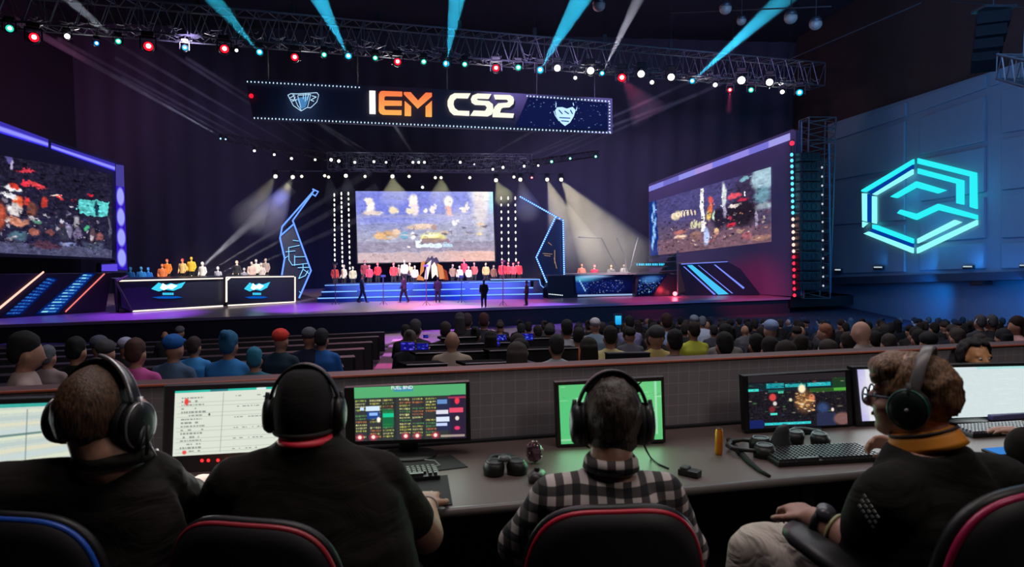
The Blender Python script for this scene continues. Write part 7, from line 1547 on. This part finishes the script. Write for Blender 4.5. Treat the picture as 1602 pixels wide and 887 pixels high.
for (px, py, d) in ((1534, 507, 13), (1552, 507, 13)):
    c = V(px, py, d); bm = bmesh.new(); add_tube(bm, [c + Vector((.115 * math.cos(t), -.02, .01 + .125 * math.sin(t))) for t in [PI * k / 16 for k in range(17)]], .009, 6); tag(from_bm(bm, 'headphones', mat('band_bright', (.6, .62, .7), .3)), 'white headphone band on the %s of two neighbouring dark heads at the far right' % ('first' if px < 1540 else 'second'), 'headphones')
fill_shirts = [(14, 13, 16), (20, 20, 28), (30, 28, 34), (26, 26, 40), (44, 42, 50), (16, 20, 34), (60, 60, 70), (90, 88, 98), (34, 26, 26)]
fill_hair = [(14, 12, 14), (24, 18, 16), (38, 28, 26), (18, 18, 22), (60, 50, 48), (30, 30, 36)]
rows_ = [6.3, 7.4, 8.6, 10, 11.5, 13, 14.6, 16.4, 18.4, 20.6, 23, 25.6]
rowname = ['row nearest the wall', 'second row', 'third row', 'fourth row', 'fifth row', 'sixth row', 'seventh row', 'eighth row', 'ninth row', 'tenth row', 'second last row', 'last row']
rs = random.Random(11); nf = 0
for ri, d in enumerate(rows_):
    x0 = 626 if d > 9 else 800; px = x0 + rs.uniform(0, 20)
    while px < 1650:
        st_ = .57 * 1100 / d; dj = d + rs.uniform(-.25, .25) + (.0 if d < 8 else (px - 1100) * .0004); py = 485 + 495 / dj + rs.uniform(-2, 2)
        if d < 8.2 and px < 1000: py += 0
        ok = rs.random() < (.95 if px > 900 or d > 14 else .5)
        if d > 20 and px < 1000: ok = False
        if d > 14 and px < 780: ok = False
        for (qx, qy, qd, qs) in placed:
            w_ = .5 * 1100 / min(d, qd)
            if abs(qx - px) < w_ * .62 and d <= qd + .5 and d > qd - 2.0: ok = False
        if d < 8.2 and 925 < px < 1045: ok = False
        if ok:
            k = rs.choice(['short', 'short', 'short', 'long', 'cap', 'bun', 'short', 'bald' if d > 12 else 'short']); sh = rs.choice(fill_shirts); hc = rs.choice(fill_hair)
            tone = 'dark' if sum(sh) < 150 else 'grey'
            hn = {'short': 'short dark hair', 'long': 'long dark hair', 'cap': 'a dark cap', 'bun': 'dark hair in a bun', 'bald': 'a bare head'}[k]
            zone = 'before the angled panel' if px < 1240 and px > 1000 else ('before the blue wall' if px >= 1240 else 'before centre stage')
            o = spectator(px, py, dj, k, sh, hc, '%s clothed spectator with %s, %s, %s' % (tone, hn, rowname[ri], zone), rs.uniform(-.3, .3), rs.uniform(.98, 1.12), 'spectators, %s clothes, %s, %s, %s' % (tone, hn, rowname[ri], zone)); nf += 1
            if d < 11: seat_for(o)
        px += st_ * rs.uniform(.85, 1.2)
print('fill', nf)
for k, o in PROT.items():
    for c in list(o.children): bpy.data.objects.remove(c)
    bpy.data.objects.remove(o)
for c in list(SEAT.children): bpy.data.objects.remove(c)
# empty seats in the left block
for (px, d) in ((20, 6.0), (90, 6.3), (250, 6.2), (290, 6.4), (325, 6.2), (365, 6.3), (450, 7.0), (60, 9), (230, 8.6), (400, 9)):
    pass
bpy.data.objects.remove(SEAT)
# benches / long counters in the left block, running parallel to the stage
bench = mat('bench_black', (.014, .013, .018), .5); bench_top = mat('bench_top', (.022, .017, .024), .5)
def aisle_l(y): return -2.54 - (y - 10.3) * .143
def aisle_r(y): return -1.75 - (y - 10.1) * .131
for k, (yr, L) in enumerate(((7.4, 5), (9.0, 7), (10.8, 9), (13, 11), (15.6, 13), (18.8, 15), (22.6, 17), (27, 18))):
    p = Vector((aisle_l(yr), yr, rake(yr) + .75)); q = p - UD * L; r = empty('bench_row', (p + q) / 2 - UP * .75, 'long dark counter row in the empty left block, %s from the wall' % ORD[k], 'bench', 'dark counter rows of the empty left block')
    n = ND; bm = bmesh.new(); slab3([p, q, q - n * .25, p - n * .25], Vector((0, 0, -.03)), bm); from_bm(bm, 'counter_top', bench_top, r)
    bm = bmesh.new(); slab3([p - UP * .03, q - UP * .03, q - UP * .75, p - UP * .75], -n * .06, bm); from_bm(bm, 'front_panel', bench, r)
    bm = bmesh.new(); slab3([p - UP * .03, p - n * .4 - UP * .03, p - n * .4 - UP * .75, p - UP * .75], -UD * .05, bm); from_bm(bm, 'end_panel', bench, r)
# purple lit aisle and the strip of floor before the stage
bm = bmesh.new(); ys = (5, 10, 16, 23, 30, 37.9); pts = [(aisle_r(y) - .06, y) for y in ys] + [(aisle_l(y) + .02, y) for y in ys[::-1]]
vs = [bm.verts.new((x, y, rake(y) + .012)) for x, y in pts]; bm.faces.new(vs); ex = bmesh.ops.extrude_face_region(bm, geom=bm.faces[:]); bmesh.ops.translate(bm, vec=(0, 0, -.01), verts=[v for v in ex['geom'] if isinstance(v, bmesh.types.BMVert)])
cp_ = from_bm(bm, 'aisle_carpet', mat('carpet_runner', (.24, .16, .24), .8, 0, .25, 6, .4)); tag(cp_, 'magenta and purple lit carpeted aisle running down to the stage', 'carpet')
for (y, c, pw) in ((16, (1, .03, .20), 4500), (20, (1, .13, .45), 5500), (25, (.72, .26, .8), 7500), (31, (.65, .25, .95), 9000), (36, (.7, .15, .55), 9000)):
    xm = (aisle_l(y) + aisle_r(y)) / 2; spot('aisle_spot', (xm, y + 1, rake(y) + 10), (xm, y, rake(y)), c, pw, .24, .8, .2)
tg = at_z(700, 514, ARENA); spot('floor_purple', tg + Vector((2, 4, 11)), tg, (.55, .16, .9), 26000, .5, .9, .3)
tg = at_z(625, 522, ARENA + .4); spot('floor_purple', tg + Vector((1, 2, 11)), tg, (.6, .14, .8), 26000, .5, .9, .3)
tg = at_z(860, 508, ARENA); spot('floor_purple', tg + Vector((2, 2, 9)), tg, (.3, .15, .9), 9000, .6, .9, .3)
spot('floor_purple', V(760, 80, 36), V(800, 506, 38), (.5, .25, 1), 12000, .8, 1, .3)
PB_ = [Vector((aisle_r(5.2), 5.2, 0)), Vector((aisle_r(28), 28, 0))]; r = empty('aisle_screen', (PB_[0] + PB_[1]) / 2 + UP * (rake(13)), 'black side screen along the carpeted aisle at the edge of the press tables', 'partition')
bm = bmesh.new(); a_, b_ = PB_; slab3([Vector((a_.x, a_.y, rake(a_.y) + .72)), Vector((b_.x, b_.y, rake(b_.y) + .72)), Vector((b_.x, b_.y, rake(b_.y))), Vector((a_.x, a_.y, rake(a_.y)))], Vector((.05, 0, 0)), bm); from_bm(bm, 'panel', bench, r)
bm = bmesh.new(); add_tube(bm, [Vector((a_.x, a_.y, rake(a_.y) + .73)), Vector((b_.x, b_.y, rake(b_.y) + .73))], .02, 6); from_bm(bm, 'top_rail', DARK, r)
# press tables with blue lit laptops
for k, (xa, xb, yy, d) in enumerate(((636, 700, 571, 7.0), (728, 800, 569, 7.2), (650, 778, 553, 8.6), (766, 905, 549, 8.8), (650, 800, 541, 10.6), (800, 900, 531, 11.2), (690, 745, 529, 11.1))):
    a = V(xa, yy, d); b = V(xb, yy - (xb - xa) * .035, d + (xb - xa) * .004); u = (b - a); u.z = 0; u.normalize(); n = Vector((u.y, -u.x, 0))
    fl = rake(d); r = empty('press_table', ((a + b) / 2).xy.to_3d() + UP * (a.z - .74), 'narrow dark press table with a thin bright edge, %s nearest the aisle corner' % ORD[k], 'table', 'narrow press tables')
    bm = bmesh.new(); slab3([a, b, b - n * .22, a - n * .22], Vector((0, 0, -.03)), bm); from_bm(bm, 'tabletop', mat('press_top', (.008, .008, .010), .95, spec=.05), r)
    bm = bmesh.new(); slab3([a - UP * .03, b - UP * .03, b - UP * .74, a - UP * .74], -n * .02, bm); from_bm(bm, 'front_panel', bench, r)
    bm = bmesh.new(); add_tube(bm, [a + n * .005, b + n * .005], .007, 6); from_bm(bm, 'metal_edge', mat('edge_silver', (.5, .5, .55), .3, .6), r)
def laptop(px, py, d, wd, label, c):
    p = V(px, py, d); r = empty('laptop', p - UP * .1, label, 'laptop', None)
    bm = bmesh.new(); add_box(bm, p, (wd, .015, wd * .6)); bev(bm, .004, 1); from_bm(bm, 'lid', BLK, r)
    bm = bmesh.new(); add_box(bm, p + Vector((0, .1, -wd * .3)), (wd, .22, .012)); from_bm(bm, 'base', BLK, r)
    pic = Pic(24, 12, (20, 20, 120)); pic.specks(16, 0, .1, 1, .9, [c, (90, 90, 255), (10, 10, 60)], .09, .03, 1)
    painted('display', pic, [p + Vector((-wd * .46, -.009, wd * .27)), p + Vector((wd * .46, -.009, wd * .27)), p + Vector((wd * .46, -.009, -wd * .27)), p + Vector((-wd * .46, -.009, -wd * .27))], 'screen_pixels', r)
laptop(638, 541.5, 9.0, .20, 'blue glowing screen nearest the aisle on the press tables', (140, 110, 255)); laptop(661, 542, 9.0, .16, 'dim teal screen beside the blue glowing one near the aisle', (20, 90, 140))
laptop(708, 525, 11, .09, 'small violet glowing screen beside the beige spectator', (120, 120, 255)); laptop(784, 528, 10.8, .17, 'bright blue laptop screen right of the beige spectator', (120, 160, 255)); laptop(774, 537, 10.3, .15, 'deep blue laptop screen just below the bright blue one', (50, 40, 255)); laptop(825, 527, 11, .2, 'blue laptop screen at the right end of the press tables', (80, 120, 255)); laptop(666, 526, 11, .08, 'tiny blue screen between the heads by the aisle', (30, 90, 255))
# back of a black screen standing right behind the wall
SB = Plane(V(951, 574, 6.6), V(1019, 572, 6.8)); r = empty('black_screen_back', SB.at(985, 590), 'flat black back of a screen standing among the yellow shirts', 'screen')
bm = bmesh.new(); q_ = SB.at(985, 590); add_tube(bm, [q_, Vector((q_.x, q_.y, rake(q_.y)))], .03, 8); from_bm(bm, 'stand', BLK, r)
bm = slab(SB, [(951, 553), (1018, 552), (1019, 596), (952, 598)], .06, 0); bev(bm, .008, 1); from_bm(bm, 'panel', mat('panel_black_blue', (.008, .009, .014), .4), r)
from_bm(slab(SB, [(951.5, 552.6), (1018, 551.6), (1018, 553.4), (951.5, 554.4)], .07, .01), 'top_edge', mat('edge_charcoal', (.05, .05, .055), .4), r)
# held up cyan phone / small lit board
PH = Plane(V(960, 510, 20), V(974, 510, 20)); r = empty('lit_display', PH.at(967, 512), 'small upright cyan glowing display above the heads in front of the stage', 'display')
from_bm(slab(PH, [(960.5, 490.5), (973.5, 490.5), (973.5, 512), (960.5, 512)], .05, 0), 'frame', mat('display_frame_blue', (.02, .08, .16), .4), r)
pic = Pic(12, 18, (60, 205, 250), (20, 150, 235)); painted('display', pic, [PH.at(962.5, 494, .01), PH.at(972, 494, .01), PH.at(972, 508, .01), PH.at(962.5, 508, .01)], 'screen_pixels', r)
bm = bmesh.new(); add_tube(bm, [PH.at(967, 512), PH.at(967, 512) - UP * 1.6], .03, 6); from_bm(bm, 'pole', BLK, r)

# ================================================================== FIGURES ON THE STAGE
def proto_standing(pose):
    bm = bmesh.new()
    add_ell(bm, (0, .02, 1.64), (.076, .094, .112), None, 14, 10); add_ell(bm, (0, .115, 1.62), (.014, .02, .016), None, 8, 6); add_cap(bm, (0, .0, 1.57), (0, -.01, 1.45), .05, .06, 10)
    add_loft(bm, [((0, 0, .86), (.15, 0, 0), (0, .11, 0)), ((0, -.01, 1.1), (.14, 0, 0), (0, .10, 0)), ((0, -.01, 1.32), (.18, 0, 0), (0, .11, 0)), ((0, 0, 1.45), (.11, 0, 0), (0, .07, 0))], 16, 2.3)
    F_ = {'walk': ((-.10, .22, .05), (.12, -.26, .08)), 'stand': ((-.11, .0, .05), (.11, .02, .05)), 'step': ((-.12, .05, .05), (.16, .2, .05))}[pose]
    for sx, f in ((-1, F_[0]), (1, F_[1])):
        kn = Vector(((sx * .10 + f[0]) / 2, f[1] * .45 + .04, .48)); add_cap(bm, (sx * .09, 0, .88), kn, .088, .06, 10); add_cap(bm, kn, (f[0], f[1], f[2] + .04), .058, .04, 10); add_cap(bm, (f[0], f[1] - .02, f[2]), (f[0], f[1] + .15, f[2] - .01), .04, .032, 8)
        add_cap(bm, (sx * .19, 0, 1.39), (sx * .25, -.02 - f[1] * .3, 1.12), .048, .042, 10); add_cap(bm, (sx * .25, -.02 - f[1] * .3, 1.12), (sx * .22, .12, .92), .04, .028, 10); add_ell(bm, (sx * .215, .15, .87), (.025, .03, .045), None, 8, 6)
    me = remesh(bm, .02, 1, .4); root = bpy.data.objects.new('person', me); COL.objects.link(root); me.materials.append(skin)
    def ch(name, bm, m, vox):
        mm = remesh(bm, vox, 1, .4); o = bpy.data.objects.new(name, mm); COL.objects.link(o); mm.materials.append(m); o.parent = root
    bm = bmesh.new(); add_loft(bm, [((0, 0, .84), (.18, 0, 0), (0, .14, 0)), ((0, -.01, 1.1), (.17, 0, 0), (0, .13, 0)), ((0, -.01, 1.32), (.205, 0, 0), (0, .13, 0)), ((0, 0, 1.45), (.12, 0, 0), (0, .09, 0))], 18, 2.3)
    for sx, f in ((-1, F_[0]), (1, F_[1])): add_cap(bm, (sx * .185, 0, 1.39), (sx * .25, -.02 - f[1] * .3, 1.12), .066, .058, 10); add_cap(bm, (sx * .25, -.02 - f[1] * .3, 1.12), (sx * .225, .09, .96), .055, .045, 10)
    ch('shirt', bm, mat('crowd_black', 0), .025)
    bm = bmesh.new(); add_ell(bm, (0, 0, .88), (.17, .135, .10), None, 14, 8)
    for sx, f in ((-1, F_[0]), (1, F_[1])):
        kn = Vector(((sx * .10 + f[0]) / 2, f[1] * .45 + .04, .48)); add_cap(bm, (sx * .09, 0, .86), kn, .104, .078, 10); add_cap(bm, kn, (f[0], f[1], f[2] + .08), .074, .06, 10)
    ch('trousers', bm, mat('crowd_trousers', 0), .025)
    bm = bmesh.new(); add_ell(bm, (0, .0, 1.67), (.087, .098, .095), None, 16, 10); add_ell(bm, (0, -.04, 1.62), (.078, .055, .08), None, 14, 8); ch('hair', bm, mat('crowd_hair', 0), .02)
    return root
ST = {k: proto_standing(k) for k in ('walk', 'stand', 'step')}
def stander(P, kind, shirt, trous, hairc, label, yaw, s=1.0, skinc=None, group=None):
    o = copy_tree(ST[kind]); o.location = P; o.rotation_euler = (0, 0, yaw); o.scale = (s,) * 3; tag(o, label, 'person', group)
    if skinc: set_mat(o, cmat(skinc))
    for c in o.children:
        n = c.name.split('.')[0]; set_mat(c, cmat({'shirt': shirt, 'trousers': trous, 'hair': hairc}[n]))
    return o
K = (12, 11, 16)
stander(at_z(757, 481, DECK), 'stand', K, K, K, 'black clothed person standing at the front of the stage below the centre screen', PI * .95, 1.02, (60, 45, 50))
stander(at_z(824, 478, DECK), 'stand', K, K, K, 'slim dark person standing at the stage front near the right beaded outline', PI * .6, .92, (50, 40, 50))
stander(at_z(567, 474, DECK), 'walk', (30, 24, 44), (18, 16, 34), K, 'person in dark violet striding before the left end of the steps', R(-80), 1.12, (120, 60, 60))
stander(at_z(632, 474, DECK), 'walk', (60, 50, 60), (18, 18, 34), (40, 35, 35), 'person leaning in front of the steps left of the glowing centrepiece', R(60), 1.1, (150, 110, 95))
stander(at_z(685, 474, DECK), 'stand', (40, 30, 40), (20, 20, 36), K, 'dark person standing before the steps right below the glowing centrepiece', R(10), 1.0, (120, 80, 70))
# platforms behind the desks
def platform(px0, py0, px1, py1, h, label):
    p = ground(px0, py0, px1, py1); a = at_z(px0, py0, DECK); b = at_z(px1, py1, DECK); bm = bmesh.new(); off = -p.n * 1.8
    slab3([a + off + UP * h, b + off + UP * h, b + off, a + off], -p.n * 2.2, bm); tag(from_bm(bm, 'stage_platform', BLKM), label, 'platform'); return p
p1 = platform(207, 489, 352, 479, .75, 'black platform hidden behind the longer left desk'); p2 = platform(356, 480, 462, 473.5, .7, 'black platform hidden behind the shorter left desk'); p3 = platform(857, 467, 1060, 462, .25, 'black platform behind the long right desk')
def behind(pl, px, h, back=2.6):
    r_ = ray(px, 430); p0 = pl.p - pl.n * back; t = (p0 - EYE).dot(pl.n) / Vector((r_.x, r_.y, 0)).dot(pl.n); q = EYE + r_ * t; return Vector((q.x, q.y, DECK + h))
fig = [(p1, 204, .75, (30, 110, 200), (60, 150, 220), 'figure in blue light, outermost behind the longer left desk', (70, 150, 215)), (p1, 221, .75, (40, 130, 215), (70, 160, 225), 'figure in blue light, second behind the longer left desk', (80, 160, 225)), (p1, 232, .7, (30, 110, 210), (50, 120, 220), 'figure in blue light, third behind the longer left desk', (70, 150, 225)),  # first three: blue light put into cloth, hair and skin colours
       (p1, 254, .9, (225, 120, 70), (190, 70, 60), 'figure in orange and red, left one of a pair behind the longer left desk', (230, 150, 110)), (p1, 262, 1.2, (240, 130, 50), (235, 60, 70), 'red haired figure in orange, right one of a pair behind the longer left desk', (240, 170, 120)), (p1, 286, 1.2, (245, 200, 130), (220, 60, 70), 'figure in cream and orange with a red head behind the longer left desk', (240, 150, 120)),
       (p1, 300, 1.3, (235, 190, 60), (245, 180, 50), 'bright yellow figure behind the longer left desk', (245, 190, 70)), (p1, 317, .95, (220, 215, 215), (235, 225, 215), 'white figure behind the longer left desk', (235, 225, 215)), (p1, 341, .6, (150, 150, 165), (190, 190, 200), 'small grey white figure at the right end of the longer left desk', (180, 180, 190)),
       (p2, 371, 1.0, (30, 30, 40), (200, 160, 140), 'lone small pale head above the shorter left desk', (235, 200, 180)), (p2, 382, .5, (130, 130, 145), (160, 160, 170), 'small grey figure at the left end of the shorter left desk', (180, 170, 170)), (p2, 394, .9, (220, 190, 180), (200, 180, 175), 'pale figure, left of the group behind the shorter left desk', (240, 215, 200)), (p2, 401, 1.05, (250, 235, 220), (245, 225, 215), 'tallest bright white figure behind the shorter left desk', (250, 230, 215)), (p2, 409, .8, (225, 210, 205), (210, 195, 190), 'pale figure right of the tallest one behind the shorter left desk', (235, 215, 200)), (p2, 416, 1.1, (180, 160, 155), (200, 175, 160), 'slim pale figure at the right of the group behind the shorter left desk', (225, 195, 180)),
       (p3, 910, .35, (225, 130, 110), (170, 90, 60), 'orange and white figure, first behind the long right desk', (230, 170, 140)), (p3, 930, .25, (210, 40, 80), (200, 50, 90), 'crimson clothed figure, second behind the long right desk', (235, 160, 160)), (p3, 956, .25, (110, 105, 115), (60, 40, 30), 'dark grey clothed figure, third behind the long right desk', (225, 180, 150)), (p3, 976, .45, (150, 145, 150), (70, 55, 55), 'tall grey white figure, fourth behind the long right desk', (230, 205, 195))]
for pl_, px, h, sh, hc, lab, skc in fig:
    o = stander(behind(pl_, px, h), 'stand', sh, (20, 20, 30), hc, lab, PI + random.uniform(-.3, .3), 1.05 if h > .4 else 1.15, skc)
# group on the steps
pc = ground(500, 473, 845, 467.5); top_h = 1.15
grp = [(524, 0, (190, 60, 60), 'small red figure at the left end of the steps'), (538, -.2, (225, 205, 190), 'short pale figure next to the red one at the left end of the steps'), (552, .0, (170, 165, 140), 'figure in light olive left on the steps'), (571, .25, (120, 40, 60), 'dark red figure behind the striding person'), (578, .1, (200, 60, 90), 'small rose figure beside the striding person'), (591, .25, (235, 40, 60), 'vivid red figure alone on the steps'),
       (616, .15, (200, 60, 70), 'red figure left in the cluster next to the centrepiece'), (624, .3, (150, 130, 125), 'grey figure in the cluster next to the centrepiece'), (633, .35, (220, 200, 190), 'pale figure in the cluster next to the centrepiece'), (641, .2, (245, 190, 150), 'peach figure in the cluster next to the centrepiece'), (649, .05, (240, 200, 180), 'light figure touching the centrepiece on its left'),
       (708, .0, (150, 120, 100), 'small brown figure right of the centrepiece'), (719, .1, (250, 215, 185), 'bright cream figure right of the centrepiece'), (726, .35, (215, 60, 90), 'crimson headed figure right of the centrepiece'), (733, .15, (250, 225, 200), 'bright white figure under the right part of the screen'), (742, .25, (190, 90, 90), 'dull red figure under the right part of the screen'), (760, .3, (200, 165, 110), 'golden figure above the black clothed person'), (772, .0, (120, 80, 70), 'small brown figure right of the golden one'),
       (786, .1, (225, 50, 70), 'red figure, first of the red group at the right end of the steps'), (795, .25, (235, 60, 80), 'red figure, second of the red group at the right end of the steps'), (803, .3, (240, 70, 90), 'red figure, third of the red group at the right end of the steps'), (811, .1, (230, 50, 70), 'red figure, last of the red group at the right end of the steps')]
for i, (px, dz, c, lab) in enumerate(grp):
    P = behind(pc, px, 0, 2.6 + .5 * (i % 2)); P.z = DECK + top_h + dz * .6 - .55
    hc = tuple(int(v * .8) for v in c); stander(P, 'stand' if i % 3 else 'step', c, (26, 22, 34), hc, lab, PI + random.uniform(-.7, .7), random.uniform(.88, 1.14), tuple(min(250, int(v * .5 + 110)) for v in c))
bm = bmesh.new(); a = behind(pc, 515, 0, 2.2); b = behind(pc, 828, 0, 2.2); slab3([a + UP * .58, b + UP * .58, b, a], -pc.n * 2.4, bm); tag(from_bm(bm, 'stage_platform', BLKM), 'low black platform carrying the colourful group behind the steps', 'platform')
for k, o in ST.items():
    for c in list(o.children): bpy.data.objects.remove(c)
    bpy.data.objects.remove(o)
# glowing centrepiece: a dark crowned body with white and orange petals
P0 = behind(pc, 678, .6, 2.4); r = empty('stage_centrepiece', P0, 'glowing white and orange winged centrepiece with a dark crowned top on the steps', 'sculpture')
CPp = Plane(P0, P0 + pc.u)
for q, m in (([(664, 437), (667, 414), (675, 407), (673, 418), (669, 437)], 'w'), ([(676, 436), (675, 416), (680, 410), (684, 418), (686, 436), (682, 428)], 'w'), ([(688, 437), (684, 412), (692, 416), (698, 436)], 'o'), ([(657, 432), (659, 411), (665, 408), (663, 424)], 'o'), ([(652, 438), (655, 430), (662, 434), (664, 439)], 'o'), ([(694, 438), (693, 420), (699, 424), (702, 438)], 'd')):
    bm = slab(CPp, q, .35, .55); bev(bm, .03, 2); from_bm(bm, 'petal', {'w': emat('petal_white', rgb(255, 235, 225), 1.2), 'o': emat('petal_peach', rgb(240, 150, 100), .9), 'd': emat('petal_dim', rgb(170, 70, 50), .8)}[m], r)
bm = slab(CPp, [(664, 412), (670, 402), (673, 405), (676, 400), (679, 405), (683, 402), (688, 411), (683, 410), (686, 436), (680, 421), (677, 437), (672, 420), (668, 437), (672, 408)], .4, .25); bev(bm, .02, 1); from_bm(bm, 'crowned_body', mat('statue_dark', (.08, .05, .05), .4), r)
# equipment stands and slim poles
for i, (px, py, h) in enumerate(((525, 477, 2.7), (600, 477, 1.9), (667, 478, 2.6), (722, 474, 1.8), (787, 478, 2.9))):
    P = at_z(px, py, DECK); bm = bmesh.new(); add_tube(bm, [P + UP * .02, P + UP * h], .03, 6); add_tube(bm, [P + Vector((-.25, 0, .02)), P + UP * .3, P + Vector((.25, 0, .02))], .02, 5); add_box(bm, P + UP * h, (.3, .12, .14)); tag(from_bm(bm, 'microphone_stand', mat('stand_steel', (.25, .22, .28), .4, .5)), 'thin grey stand on the stage in front of the steps, %s from the left' % ORD[i], 'stand')
# spots added in front of the stage to brighten the figures
for (px, py, tx, pl_, pw, c) in ((520, 280, 300, p1, 5000, (1, .9, .8)), (560, 280, 405, p2, 4500, (1, .92, .85)), (640, 250, 600, pc, 9000, (1, .9, .8)), (700, 250, 760, pc, 9000, (1, .85, .8)), (900, 200, 940, p3, 6000, (1, .9, .85))):
    tgt = behind(pl_, tx, 2.0); src = tgt + pl_.n * 9 + UP * 7; spot('figure_fill', src, tgt, c, pw * 1.6, .75, .8, .2)
# audience and console light: unseen overhead fills added, no fixtures
area('fill_light', (0, 2.2, 5.5), (0, 3.0, .8), (1, .88, .86), 60, 3, 1.2)
area('fill_light', (3.2, .6, 4.6), (2.0, 2.2, .9), (1, .88, .82), 26, 1, 1)
area('fill_light', (3, 12, 10), (3, 12, 0), (.95, .95, 1), 620, 12, 7)
area('fill_light', (-5, 9, 9), (-5, 9, 0), (.9, .85, 1), 110, 8, 6)
# magenta stage spill that rims the desk cap and aisle, violet spots added in place of haze on the drapes
area('stage_spill', V(650, 150, 36), V(800, 600, 3), (1, .45, .55), 500, 14, 3)
for (px, py, tx, ty, pw, c) in ((300, 60, 250, 260, 9000, (.46, .36, .80)), (760, 60, 900, 260, 9000, (.50, .40, .85)), (1000, 60, 950, 380, 9000, (.40, .34, .8)), (60, 60, 60, 150, 6000, (.5, .15, .4)), (1150, 60, 1150, 180, 4000, (.4, .2, .5))):
    spot('drape_wash', V(px, py, 40), V(tx, ty, 62), c, pw, 1.1, 1, .5)
spot('drape_blue', V(440, 300, 50), V(430, 430, 60), (.15, .2, 1), 2500, 1.4, 1, .4); spot('drape_blue', V(830, 300, 50), V(840, 420, 62), (.15, .2, 1), 2500, 1.4, 1, .4)
sc.cycles.max_bounces = 4; sc.cycles.volume_bounces = 0; sc.cycles.sample_clamp_indirect = 2; sc.cycles.sample_clamp_direct = 20
sc.cycles.use_denoising = True; sc.cycles.use_adaptive_sampling = True; sc.cycles.adaptive_threshold = .02; sc.cycles.caustics_reflective = False; sc.cycles.caustics_refractive = False
for l in bpy.data.lights: l.cycles.use_multiple_importance_sampling = True
bpy.data.scenes.remove(TMP)
